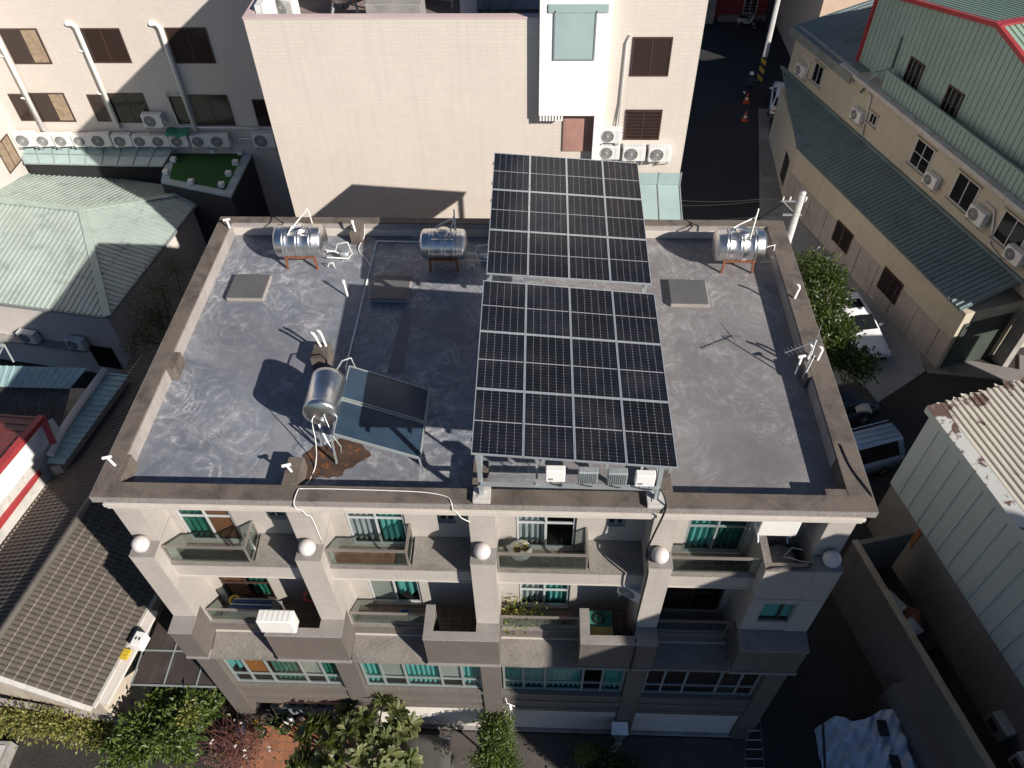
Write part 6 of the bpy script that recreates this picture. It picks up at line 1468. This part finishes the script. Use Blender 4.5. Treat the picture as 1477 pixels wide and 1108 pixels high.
mb = MB(); mb.box(b[0] + .31, c[0] + 6, a[1] + .6, a[1] + 8, G, G + 7); mb.build('wall', M('dark_house_front', (.04, .038, .04), .8, var=.3, grain=.1, streak=.3), NH)  # front wall in one dark tone with vertical streaks
for k in range(3): mb = MB(); x = b[0] + 1.0 + k * 2.4; mb.box(x, x + 1.9, a[1] + .55, a[1] + .6, G + .1, G + 2.7); mb.build('shutter', m_acd, NH)
PB = thing('peach_building', 'sunlit peach rendered building behind the workshop roof', 'building', (33, 56, G))
pa = P(1183, 20, y=46); mb = MB(); mb.box(pa[0], pa[0] + 16, 46, 60, G, pa[2] + 9); mb.build('wall', M('peach_render', (.58, .44, .34), .85, var=.06, grain=.05), PB)
mb = MB(); mb.box(pa[0] - .05, pa[0] + 16, 45.9, 46.0, pa[2] + 3, pa[2] + 3.2); mb.build('band', m_conc_l, PB)

# ================================================================== low roofs on the left
m_rooftile = M('grey_brown_roof_tile', (.09, .076, .064), .85, var=.22, scale=1.6, grain=.25, gscale=30, dirt=(.055, .05, .05), dirtamt=.4)
m_tealroof = M('faded_teal_sheet', (.27, .40, .41), .5, .1, var=.15, scale=.8, grain=.06, dirt=(.12, .2, .22), dirtamt=.5)
m_darkroof = M('black_stained_sheet', (.05, .048, .05), .7, var=.3, scale=1.5, grain=.15, dirt=(.2, .2, .2), dirtamt=.35)
m_redroof = M('oxide_red_sheet', (.16, .035, .035), .55, .1, var=.25, scale=1.2, grain=.1, dirt=(.07, .02, .02), dirtamt=.5)
zrg, zev = -8.3, -9.75
R1, R0 = P(0, 917, z=zrg), P(105, 757, z=zrg); E1, E0 = P(135, 1015, z=zev), P(208, 887, z=zev)
dr = R0 - R1; dr[2] = 0; dr /= np.linalg.norm(dr); de = E0 - E1; de[2] = 0; de /= np.linalg.norm(de); dd = (dr + de); dd /= np.linalg.norm(dd)
wdt = E_((dd[1], -dd[0], 0))
TH = thing('tiled_house', 'low house with a grey brown tiled gable roof under the left end of the row', 'house', (-5, 3, G))
eS = (E1 - R1) @ dd; wE = (E1 - R1) @ wdt
ridgeA = R1 + dd * (eS - .1); ridgeB = R1 + dd * 13.5
eA = ridgeA + wdt * wE + E_((0, 0, zev - zrg)); eB = ridgeB + wdt * wE + E_((0, 0, zev - zrg))
hl = np.linalg.norm(ridgeA - eA)
mb = MB(); slope(mb, eA, eB, ridgeA - eA, [(0, hl), (1, hl)], .17, .045, rows=int(hl / .34), rowstep=.03, shape='round', mj=1)
# courses run along the ridge, rolls run down the slope
lA = ridgeA - wdt * 3.9 + E_((0, 0, -1.9)); lB = ridgeB - wdt * 3.9 + E_((0, 0, -1.9)); hl2 = np.linalg.norm(ridgeA - lA)
slope(mb, lA, lB, ridgeA - lA, [(0, hl2), (1, hl2)], .17, .045, rows=int(hl2 / .34), rowstep=.03, shape='round', mj=1); mb.build('roof', [m_rooftile, M('pale_roof_mortar', (.15, .133, .117), .9, var=.2, grain=.1)], TH)
mb = MB(); nr = int(np.linalg.norm(ridgeB - ridgeA) / .36)
for k in range(nr):
    p = ridgeA + dd * (k * .36); mb.tube([p + E_((0, 0, .03)), p + dd * .37 + E_((0, 0, .045))], .13, 8)
mb.build('ridge_tile', M('pale_ridge_tile', (.22, .20, .18), .85, var=.2, grain=.2), TH)
mb = MB(); i_ = -.25
for ea, eb, w_, zz in ((eA, eB, wE - .35, zev),):
    mb.prism([(*(ridgeA + dd * .35 + wdt * w_)[:2], G), (*(ridgeB + wdt * w_)[:2], G), (*(ridgeB - wdt * 3.3)[:2], G), (*(ridgeA + dd * .35 - wdt * 3.3)[:2], G)], (0, 0, zev - G - .08))
g0 = ridgeA + dd * .35; mb.prism([g0 + wdt * (wE - .35) + E_((0, 0, zev - zrg - .08)), g0 + E_((0, 0, -.12)), g0 - wdt * 3.3 + E_((0, 0, -1.75))], dd * .12)
mb.build('wall', M('dirty_cream_wall', (.46, .40, .32), .9, var=.15, grain=.1, streak=.4, dirt=(.2, .15, .1), dirtamt=.4), TH)
mb = MB(); mb.beam(ridgeA - dd * .06 + E_((0, 0, -.09)), eA - dd * .06 + E_((0, 0, -.09)), .16, .12); mb.beam(ridgeA - dd * .06 + E_((0, 0, -.09)), lA - dd * .06 + E_((0, 0, -.09)), .16, .12); mb.beam(eA + wdt * .02 + E_((0, 0, -.06)), eB + wdt * .02 + E_((0, 0, -.06)), .12, .1); mb.build('verge_board', m_conc_l, TH)
# cream ledge, white box with a yellow lid on the eave
la, lb = eA + wdt * .15 + dd * .2 + E_((0, 0, -.22)), eA + wdt * .15 + dd * 3.4 + E_((0, 0, -.22)); mb = MB(); mb.beam(la, lb, .36, .12); mb.build('eave_ledge', m_pinkwall, TH)
u_ = P(200, 925, z=zev + .1); t = thing('meter_box', 'white box with two dark slots on the tiled eave', 'meter box', (u_[0], u_[1], zev - .15))
mb = MB(); mb.obox((u_[0] + .05, u_[1], zev + .1), dd * .24, wdt * .17, E_((0, 0, .22))); mb.build('casing', m_white, t, bevel=.02)
mb = MB()
for k in (-1, 1): mb.obox(E_((u_[0] + .05, u_[1], zev + .325)) + wdt * .06 * k, dd * .05, wdt * .025, E_((0, 0, .008)))
mb.build('slot', m_acd, t)
y_ = P(181, 944, z=zev); mb = MB(); mb.obox((y_[0], y_[1], zev - .0), dd * .17, wdt * .13, E_((0, 0, .05)))
for k in (-.5, .5): mb.obox(E_((y_[0], y_[1], zev + .055)) + dd * .14 * k, dd * .02, wdt * .1, E_((0, 0, .006)))
tag(mb.build('yellow_tray', M('yellow_sheet', (.60, .42, .04), .5, var=.1, grain=0), bevel=.01), 'yellow lidded tray next to the white box on the tiled eave', 'tray')
# dark glazed lean-to canopy between the tiled house and the row
za2 = -10.9
k4 = [P(244, 908, z=za2 + .25), P(318, 992, z=za2), P(196, 990, z=za2), P(222, 946, z=za2 + .15)]
CN = thing('dark_canopy', 'dark translucent canopy wedged between the tiled house and the row', 'canopy', (-1.4, .5, G))
x0, x1, y0, y1 = -3.1, .22, P(250, 990, z=za2)[1], 3.2
m_smoke = M('smoked_sheet', (.055, .045, .042), .18, var=.2, grain=0)
mb = MB(); mb.prism([(x0, y0, za2), (x1, y0, za2), (x1, y1, za2 + .3), (x0 + .4, y1, za2 + .3)], (0, 0, .015)); mb.build('sheet', m_smoke, CN)
mb = MB()
for x in (x0, x0 + 1.1, x0 + 2.2, x1 - .03): mb.beam((x, y0, za2 + .03), (x + .1, y1, za2 + .33), .04, .04)
for y in (y0, y0 + 1.15): mb.beam((x0, y, za2 + .04 + (y - y0) * .07), (x1, y, za2 + .04 + (y - y0) * .07), .05, .05)
mb.build('glazing_bars', m_frame_g, CN)
# teal lean-to strip with a fat pipe, teal upper sheet, black roof, red roofed shed
LS = thing('teal_lean_to', 'long faded teal lean-to roof with a fat pipe along its edge', 'lean-to', (-8, 9, G))
zs = -8.95; s4 = [P(150, 537, z=zs), P(186, 541, z=zs - .15), P(92, 670, z=zs - .15), P(66, 668, z=zs)]
def quad_sheet(mb, q4, period, amp, shape='trap'):
    A, Bq, Cq, D = q4[3], q4[0], q4[1], q4[2]                         # ribs from edge A-B to edge D-C
    n = max(2, int(np.linalg.norm(Bq - A) / period)); prof = [(0, 0), (.55, 0), (.65, 1), (.88, 1)]
    vs = []; k = 0
    nn = np.cross(Bq - A, D - A); nn /= np.linalg.norm(nn); nn = nn if nn[2] > 0 else -nn
    for i in range(n):
        for a, h in prof: f = (i + a) / n; vs += [A + (Bq - A) * f + nn * h * amp, D + (Cq - D) * f + nn * h * amp]; k += 1
    vs += [Bq, Cq]; k += 1
    mb.faces(vs, [(2 * i, 2 * i + 2, 2 * i + 3, 2 * i + 1) for i in range(k - 1)])
mb = MB(); quad_sheet(mb, s4, .28, .035); mb.build('sheet', m_tealroof, LS)
mb = MB(); mb.tube([s4[0] + E_((.1, 0, .15)), s4[0] * .65 + s4[3] * .35 + E_((0, 0, .16)), s4[0] * .3 + s4[3] * .7 + E_((-.05, 0, .15)), s4[3] + E_((.1, .3, .12))], .15, 10); mb.build('pipe', m_pinkwall, LS)
mb = MB(); mb.prism([(s4[3][0], s4[3][1], G), (s4[2][0] - .2, s4[2][1], G), (s4[1][0] - .2, s4[1][1], G), (s4[0][0], s4[0][1], G)], (0, 0, zs - G - .3)); mb.build('wall', m_conc, LS)
BS = thing('black_roof_shed', 'shed with a blackened sheet roof and a teal upper strip', 'shed', (-11, 10, G))
zk = -8.0; k4 = [P(-60, 526, z=zk), P(126, 531, z=zk), P(101, 560, z=zk - .25), P(-60, 557, z=zk - .25)]
mb = MB(); quad_sheet(mb, [k4[1], k4[2], k4[3], k4[0]], .3, .035); mb.build('upper_sheet', m_tealroof, BS)
zd = zk - .35; d4 = [P(-60, 557, z=zd), P(102, 561, z=zd), P(78, 650, z=zd - .7), P(-60, 625, z=zd - .7)]
mb = MB(); quad_sheet(mb, [d4[1], d4[2], d4[3], d4[0]], .25, .03); mb.build('lower_sheet', m_darkroof, BS)
mb = MB(); mb.prism([(d4[3][0], d4[3][1], G), (d4[2][0] - .1, d4[2][1] + .1, G), (k4[1][0] - .4, k4[1][1] - .1, G), (k4[0][0], k4[0][1] - .1, G)], (0, 0, zd - .8 - G)); mb.build('wall', m_conc, BS)
mb = MB(); 
for u, v in ((2, 500), (22, 530)): pass
a, b, c_ = P(-4, 500, z=zk + .9), P(6, 497, z=zk + .9), P(20, 522, z=zk + .1); mb.beam(a, b, .08, .08); mb.beam(b, c_, .06, .06); mb.beam(P(-6, 520, z=zk + .1), b, .06, .06); tag(mb.build('roof_frame', m_galv), 'pale metal frame standing on the teal upper strip', 'frame')
RS = thing('red_roof_shed', 'small shed with an oxide red roof and white ribbed gable', 'shed', (-10, 4, G))
zp = -7.6; g0_, g1_ = P(-8, 686, z=zp), P(62, 603, z=zp); g2_ = P(77, 640, z=zp - .5)
gd = (g1_ - g0_); gd /= np.linalg.norm(gd); gb = E_((-gd[1], gd[0], 0))
mb = MB(); quad_sheet(mb, [g1_ + E_((0, 0, .05)), g1_ + gb * 5 + E_((0, 0, -.9)), g0_ - gd * 2 + gb * 5 + E_((0, 0, -.9)), g0_ - gd * 2 + E_((0, 0, .05))], .3, .035); mb.build('roof', m_redroof, RS)
mb = MB(); mb.beam(g0_ - gd * 2 + E_((0, 0, .06)), g1_ + E_((0, 0, .06)), .26, .22); mb.beam(g1_ + E_((0, 0, .04)), g2_, .2, .2)
l0, l1 = P(28, 722, z=zp - 1.6), P(56, 680, z=zp - 1.6); mb.beam(l0 - gd * 3, l1, .2, .22); mb.build('red_trim', m_redtrim, RS)
mb = MB(); n_ = 34; pr = []
gA, gB = g0_ - gd * 2, g1_ + gd * .25
slope(mb, gA + E_((0, 0, -.98)) - gb * .08, gB + E_((0, 0, -.98)) - gb * .08, (0, 0, 1), [(0, .95), (.9, .95), (1, .7)], .22, .025, shape='seam'); mb.build('gable_cladding', m_wclad, RS)
mb = MB(); mb.prism([(*(gA)[:2], G), (*(gB - gd * .1)[:2], G), (*(gB - gd * .1 + gb * 4.8)[:2], G), (*(gA + gb * 4.8)[:2], G)], (0, 0, zp - 1.0 - G)); mb.build('wall', m_conc_l, RS)

# ================================================================== planting
lob = [(P(u, v, z=z), E_(r)) for u, v, z, r in ((1172, 388, -8.3, (.8, .9, .7)), (1190, 408, -8.7, (.9, .9, .7)), (1176, 440, -8.9, (1., 1., .8)), (1192, 432, -9.2, (.8, .9, .7)), (1190, 475, -9.5, (1.1, 1., .8)), (1203, 482, -9.9, (.8, .8, .7)), (1205, 515, -10.2, (1., .9, .7)), (1243, 524, -10.7, (.6, .5, .35)), (1228, 528, -10.4, (.7, .6, .45)))]
tree('leafy_tree', 'broad leafy tree between the row and the white saloon', 'tree', (22.6, 14.4, G), [(c, r * .86) for c, r in lob], 260, 46, .20, .12, m_leaft, .16, .25, .5)
lob2 = [(P(u, v, z=z), E_(r)) for u, v, z, r in ((235, 425, -8.9, (.9, 1., .9)), (255, 392, -8.6, (.7, .9, .8)), (215, 460, -9.3, (.9, .9, .8)), (205, 495, -9.9, (.8, .8, .7)), (232, 468, -9.4, (.8, .9, .8)))]
tree('scrubby_tree', 'dark twiggy tree squeezed between the hip roofed house and the row', 'tree', (-5.2, 15.2, G), lob2, 150, 30, .09, .045, m_leafd, .1, .26, .3)
t = thing('bare_shrub', 'bare twigs reaching up from the dark scrubby tree', 'shrub', (-5.2, 15.8, G)); mb = MB()
for k in range(70):
    c_, r_2 = lob2[k % 5]; b = c_ + rng.normal(0, .4, 3); e = b + E_((rng.normal(-.2, .5), rng.normal(.1, .5), rng.uniform(.3, 1.1))); mb.tube([b, (b + e) / 2 + rng.normal(0, .1, 3), e], .012, 4, r1=.004)
mb.build('twigs', m_bark, t)
# hedge with yellowing leaves, left front garden
tree('hedge', 'low yellow green hedge along the left garden wall', 'hedge', (-5.5, -1.2, G), [((-7.4, -1.15, -12.3), (.9, .35, .5)), ((-6.2, -1.2, -12.25), (.9, .35, .5)), ((-5.0, -1.3, -12.3), (.8, .35, .5)), ((-4.1, -1.4, -12.4), (.7, .35, .45))], 150, 34, .13, .07, m_leafy, .04, .16, .5)
tree('fruit_bush', 'tall green bush with broad pointed leaves beside the dark canopy', 'bush', (-1.6, -1.1, G), [((-1.9, -.75, -11.5), (.75, .6, .55)), ((-1.2, -1.2, -11.2), (.7, .5, .6)), ((-2.3, -1.5, -11.6), (.8, .6, .6)), ((-1.4, -1.9, -11.3), (.8, .6, .6)), ((-2.9, -2.0, -11.8), (.7, .6, .5)), ((-.8, -.6, -11.9), (.5, .4, .5))], 170, 22, .24, .10, m_leafb, .07, .18, .5)
tree('fruit_bush', 'paler yellow tipped sprig in front of the tall green bush', 'bush', (-.9, -1.3, G), [((-.85, -1.25, -10.9), (.32, .28, .3))], 12, 16, .2, .09, m_leafy, .03, .12, .5)
t = thing('red_shrub', 'tangled reddish bare shrub with a few white blossoms', 'shrub', (.4, -1.6, G)); mb = MB()
tips = []
for k in range(190):
    b = E_((.45 + rng.normal(0, .3), -1.7 + rng.normal(0, .25), G + .6)); d = rng.normal(0, 1, 3); d[2] = abs(d[2]) * .7 + .25; d /= np.linalg.norm(d); e = b + d * rng.uniform(.7, 1.45); mb.tube([b, (b + e) / 2 + rng.normal(0, .12, 3), e], .012, 4, r1=.004); tips.append(e)
    e2 = (b + e) / 2 + rng.normal(0, .35, 3); mb.tube([(b + e) / 2, e2], .006, 4, r1=.003); tips.append(e2)
mb.build('twigs', m_twig, t)
mb = MB(); tp = E_(tips); leaf_cloud(mb, tp, rng.normal(0, 1, tp.shape), .10, .05); mb.build('leaves', m_leafr, t)
mb = MB(); s_ = tp[rng.integers(0, len(tp), 22)]; leaf_cloud(mb, np.repeat(s_, 5, 0), rng.normal(0, 1, (110, 3)), .06, .06); mb.build('blossom', m_petal, t)


def rosette_tree(label, base, heads, leaf, L, W, nl=17):
    t = thing('plumeria_tree', label, 'tree', base); mb = MB(); br = MB(); b = E_(base)
    for h in heads:
        h = E_(h); br.tube([b + E_((0, 0, .3)), b * .45 + h * .55 + E_((0, 0, -.25)), h], .05, 7, r1=.028)
        ax = E_((h[0] - b[0], h[1] - b[1], 1.6)); ax /= np.linalg.norm(ax); x = np.cross(ax, (0, 1., .1)); x /= np.linalg.norm(x); y = np.cross(ax, x)
        for k in range(nl):
            a = k * 2.4 + rng.uniform(-.2, .2); el = .15 + .95 * (k / nl) + rng.uniform(-.12, .12); d = (math.cos(a) * x + math.sin(a) * y) * math.cos(el) + ax * math.sin(el); l = L * rng.uniform(.75, 1.15); w = W * rng.uniform(.8, 1.2)
            s = np.cross(d, ax); s /= np.linalg.norm(s); n = np.cross(s, d); p0 = h + ax * .03 * k / nl * 3
            q = [p0, p0 + d * l * .3, p0 + d * l * .62 - n * .02, p0 + d * l * .88 - n * .05, p0 + d * l - n * .09]; hw = [.012, w * .38, w * .5, w * .34, .0]
            vs = []
            for j in range(5): vs += [q[j] - s * hw[j] + n * hw[j] * .25, q[j] + s * hw[j] + n * hw[j] * .25]
            c_ = len(mb.v); ctr = q
            vs2 = vs + q
            fs = []
            for j in range(4): fs += [(2 * j, 10 + j, 11 + j, 2 * j + 2), (10 + j, 2 * j + 1, 2 * j + 3, 11 + j)]
            mb.faces(vs2, fs)
    mb.build('foliage', leaf, t); br.build('trunk', m_bark, t); return t
heads = []
for u, v, z in ((552, 1015, -10.4), (528, 1040, -10.6), (570, 1030, -10.6), (505, 1058, -10.5), (540, 1068, -10.7), (478, 1068, -10.7), (520, 1092, -10.4), (560, 1092, -10.6), (470, 1098, -10.5), (445, 1092, -10.8), (500, 1030, -11.1), (590, 1098, -10.9), (428, 1106, -10.7), (545, 1110, -10.3), (485, 1115, -10.2)):
    heads.append(P(u, v, z=z))
for k in range(16): heads.append(P(rng.uniform(430, 590), rng.uniform(1045, 1115), z=rng.uniform(-11.1, -10.5)))
rosette_tree('plumeria with rosettes of long olive leaves in front of the second house', (4.75, -2.1, G), heads, m_leafo, .44, .185, 26)
tree('clipped_bush', 'dense bright green bush beside the dark car', 'bush', (9.1, -1.75, G), [((9.05, -1.2, -11.55), (.42, .38, .5)), ((9.2, -1.75, -11.2), (.45, .45, .55)), ((8.95, -2.2, -11.3), (.5, .45, .5)), ((9.15, -1.0, -12.1), (.4, .35, .5)), ((9.5, -2.2, -11.5), (.4, .4, .4)), ((9.35, -.85, -11.35), (.18, .2, .2))], 190, 34, .10, .055, m_leafb, .05, .12, .5)
tree('shade_shrub', 'dark shrub in the shade with one sunlit tip', 'shrub', (12.6, -2.1, G), [((12.6, -2.0, -12.2), (.7, .5, .5)), ((13.3, -2.2, -12.3), (.7, .5, .5))], 60, 30, .14, .07, m_leafd, .05, .18, .5)
tree('shade_shrub', 'small pale green sprig left of the dark shrub', 'shrub', (11.9, -2.0, G), [((11.9, -2.0, -11.2), (.22, .22, .3))], 10, 18, .13, .07, m_leafb, .03, .1, .5)
t = thing('plank_stack', 'grey weathered planks leaning beside the dark canopy', 'planks', (-3.0, .2, G))
for k, (du, dv) in enumerate(((0, 0), (10, -14), (-8, 8), (16, -30), (5, 12))):
    a, b = P(184 + du, 985 + dv, z=G + .9), P(206 + du, 946 + dv, z=G + 2.1); mb = MB(); mb.beam(a, b, .10, .04); mb.build('plank', [m_conc_l, m_conc, m_black, m_conc, m_stain][k], t)
mb = MB(); a, b, c_ = P(165, 1002, z=G + .8), P(195, 1012, z=G + .8), P(178, 988, z=G + .8); mb.obox((a + b) / 2, (.35, .0, 0), (0, .22, 0), (0, 0, .15)); mb.build('bearer', m_conc, t, bevel=.02)
# garden wall, pots and clutter on the left
mb = MB(); a, b = P(-20, 1008, z=G + 1.3), P(185, 1040, z=G + 1.3); mb.beam((a[0], a[1], G + .65), (b[0], b[1], G + .65), .22, 1.3); tag(mb.build('garden_wall', m_stain, bevel=.02), 'low stained garden wall in front of the tiled house', 'wall')
t = thing('garden_path', 'grey slab corner by the lower left garden', 'paving slab', P(0, 1090, z=G)); c_ = P(0, 1095, z=G); mb = MB(); mb.box(c_[0] - 1.5, c_[0] + .45, c_[1] - 1.2, c_[1] + .45, G, G + .5); mb.build('slab', m_conc, t, bevel=.02)
mb = MB(); mb.box(c_[0] - 1.5, c_[0] + .3, c_[1] - 1.2, c_[1] + .3, G + .5, G + .53); mb.build('topping', m_conc_l, t)
u_ = P(165, 1060, z=G + .5); t = thing('white_crate', 'pale blue grey crate lying in the left hedge', 'crate', (u_[0], u_[1], G)); mb = MB(); mb.obox((u_[0], u_[1], G + .45), (.28, .03, .0), (-.03, .14, .03), (0, -.02, .08)); mb.build('body', m_frame_w, t, bevel=.02); mb = MB(); mb.obox((u_[0], u_[1], G + .54), (.22, .02, 0), (-.02, .1, .02), (0, 0, .012)); mb.build('lid', m_galv, t)
clut = [(352, 1023, 'blue_bucket', m_blue, 'blue bucket by the left pillar of the row'), (372, 1015, 'yellow_bucket', m_yel, 'yellow green bucket under the first house band'), (455, 1012, 'green_pot', m_cg, 'green pot among the things under the first house'), (418, 1016, 'white_bottle', m_white, 'white canister among the things under the first house'), (437, 1020, 'brown_jar', m_wood, 'brown jar among the things under the first house')]
for u, v, nm, mt, lab in clut:
    c_ = P(u, v, z=G + .5); t = thing(nm, lab, nm.split('_')[1], (c_[0], -.55 if u > 360 else -.9, G)); c_ = (c_[0], -.55 if u > 360 else -.9, G)
    mb = MB(); mb.lathe([(0, 0), (.14, 0), (.17, .45), (.16, .5), (.12, .52)], c_, n=16); mb.build('body', mt, t); mb = MB(); mb.lathe([(.13, .5), (.13, .53), (.0, .54)], c_, n=16); mb.build('lid', m_acd, t)
pot_plant(1.75, -.85, G, .2, .3, 'leafy pot plant nearest the left pillar of the row', m_leafg, 70, .16, .5, wild=.16)
pot_plant(2.55, -.80, G, .18, .3, 'rusty leaved pot plant in front of the first house', m_leafr, 60, .14, .5, wild=.15)
pot_plant(3.35, -.85, G, .2, .3, 'dark leaved pot plant in front of the first house', m_leafd, 70, .16, .6, wild=.17)
pot_plant(.95, -1.0, G, .2, .3, 'bushy pot plant at the corner of the terracotta patio', m_leafg, 90, .15, .6, wild=.18)
t = thing('garden_rack', 'metal shelf of flower pots under the first house', 'rack', (2.6, -.35, G))
for z in (.45, 1.0): mb = MB(); mb.box(1.3, 4.2, -.42, -.1, G + z, G + z + .03); mb.build('shelf', m_galv, t)
for x in (1.35, 2.75, 4.15): mb = MB(); mb.box(x - .02, x + .02, -.42, -.38, G, G + 1.2); mb.build('leg', m_galv, t)
for k, x in enumerate((1.6, 2.1, 2.55, 3.05, 3.5, 3.95)): pot_plant(x, -.27, G + 1.03, .12, .17, ('first', 'second', 'third', 'fourth', 'fifth', 'sixth')[k] + ' small pot from the left on the metal shelf', (m_leafg, m_leafr, m_leafy, m_leafd, m_leafg, m_leafo)[k], 34, .12, .25, (m_pot, m_cg, m_pot, m_blue, m_pot, m_white)[k], .1)
# white letterbox roof and slatted gate in the shade
u_ = P(893, 1030, z=-11.9); t = thing('letter_box', 'white roofed letter box on a post between the last two garages', 'letter box', (u_[0], -.9, G))
mb = MB(); mb.prism([(u_[0] - .28, -1.05, -12.05), (u_[0] + .28, -1.05, -12.05), (u_[0] + .26, -.70, -11.85), (u_[0] - .26, -.70, -11.85)], (0, 0, .03)); mb.build('roof', m_white, t); mb = MB(); mb.box(u_[0] - .22, u_[0] + .22, -.98, -.72, -12.5, -12.07); mb.build('box', m_conc, t); mb = MB(); mb.box(u_[0] - .05, u_[0] + .05, -.9, -.8, G, -12.5); mb.build('post', m_conc, t)
t = thing('slatted_fence', 'grey slatted fence running from the letter box', 'fence', (12.6, -1.4, G))
a, b = E_((u_[0] + .1, -1.0, G)), E_((u_[0] - .75, -2.0, G))
for k in range(9): p = a + (b - a) * k / 8; mb = MB(); mb.box(p[0] - .05, p[0] + .05, p[1] - .012, p[1] + .012, G + .05, G + 1.1); mb.build('slat', m_galv, t)
for z in (.3, .9): mb = MB(); mb.beam(a + E_((0, .03, z)), b + E_((0, .03, z)), .04, .05); mb.build('rail', m_galv, t)
t = thing('ladder', 'dark ladder with paler rungs on trestles beside the last garage', 'ladder', P(1085, 1075, z=G + .9))
p0, p1, p2, p3 = P(1078, 1034, z=G + 1.3), P(1096, 1034, z=G + 1.3), P(1103, 1115, z=G + .5), P(1072, 1115, z=G + .5)
for s, e in ((p0, p3), (p1, p2)): mb = MB(); mb.beam(s, e, .04, .05); mb.build('side_rail', m_acd, t)
for k in range(6): f_ = (k + .5) / 6; mb = MB(); mb.beam(p0 + (p3 - p0) * f_, p1 + (p2 - p1) * f_, .03, .03); mb.build('rung', m_acg, t)
mb = MB()
for f_ in (.02, .98): 
    for s, e in ((p0, p3), (p1, p2)): q_ = s + (e - s) * f_; mb.beam((q_[0], q_[1], G), q_, .04, .04)
mb.build('trestle', m_galv, t)

# ================================================================== light, sky, camera
SC.world = bpy.data.worlds.new('World'); SC.world.use_nodes = True
nt = SC.world.node_tree; bg = nt.nodes['Background']; sky = nt.nodes.new('ShaderNodeTexSky'); sky.sky_type = 'NISHITA'; sky.sun_disc = False
el = math.atan2(-SUN[2], math.hypot(SUN[0], SUN[1])); az = math.atan2(-SUN[0], -SUN[1])   # clockwise from +Y
sky.sun_elevation = el; sky.sun_rotation = az; sky.altitude = 20; sky.air_density = .75; sky.dust_density = .1; sky.ozone_density = 4.
nt.links.new(sky.outputs[0], bg.inputs[0]); bg.inputs[1].default_value = .05
ld = bpy.data.lights.new('sun', 'SUN'); ld.energy = 5.0; ld.angle = math.radians(.53); ld.color = (1, .93, .84)
lo = bpy.data.objects.new('sun', ld); COL.objects.link(lo); lo.rotation_euler = Vector(SUN).to_track_quat('-Z', 'Y').to_euler(); lo.location = (40, -40, 60)
cd_ = bpy.data.cameras.new('camera'); cd_.sensor_width = 36; cd_.lens = FPX * 36 / 1477; cd_.clip_end = 2000; cd_.clip_start = .1
co = bpy.data.objects.new('camera', cd_); COL.objects.link(co)
mw = Matrix(((_R[0], _U[0], -_fw[0], CAMP[0]), (_R[1], _U[1], -_fw[1], CAMP[1]), (_R[2], _U[2], -_fw[2], CAMP[2] + H), (0, 0, 0, 1))); co.matrix_world = mw
SC.camera = co
SC.view_settings.view_transform = 'Standard'; SC.view_settings.look = 'None'; SC.view_settings.gamma = 1; SC.view_settings.exposure = .5
SC.cycles.max_bounces = 6; SC.cycles.diffuse_bounces = 2; SC.cycles.transparent_max_bounces = 12; SC.cycles.use_denoising = True
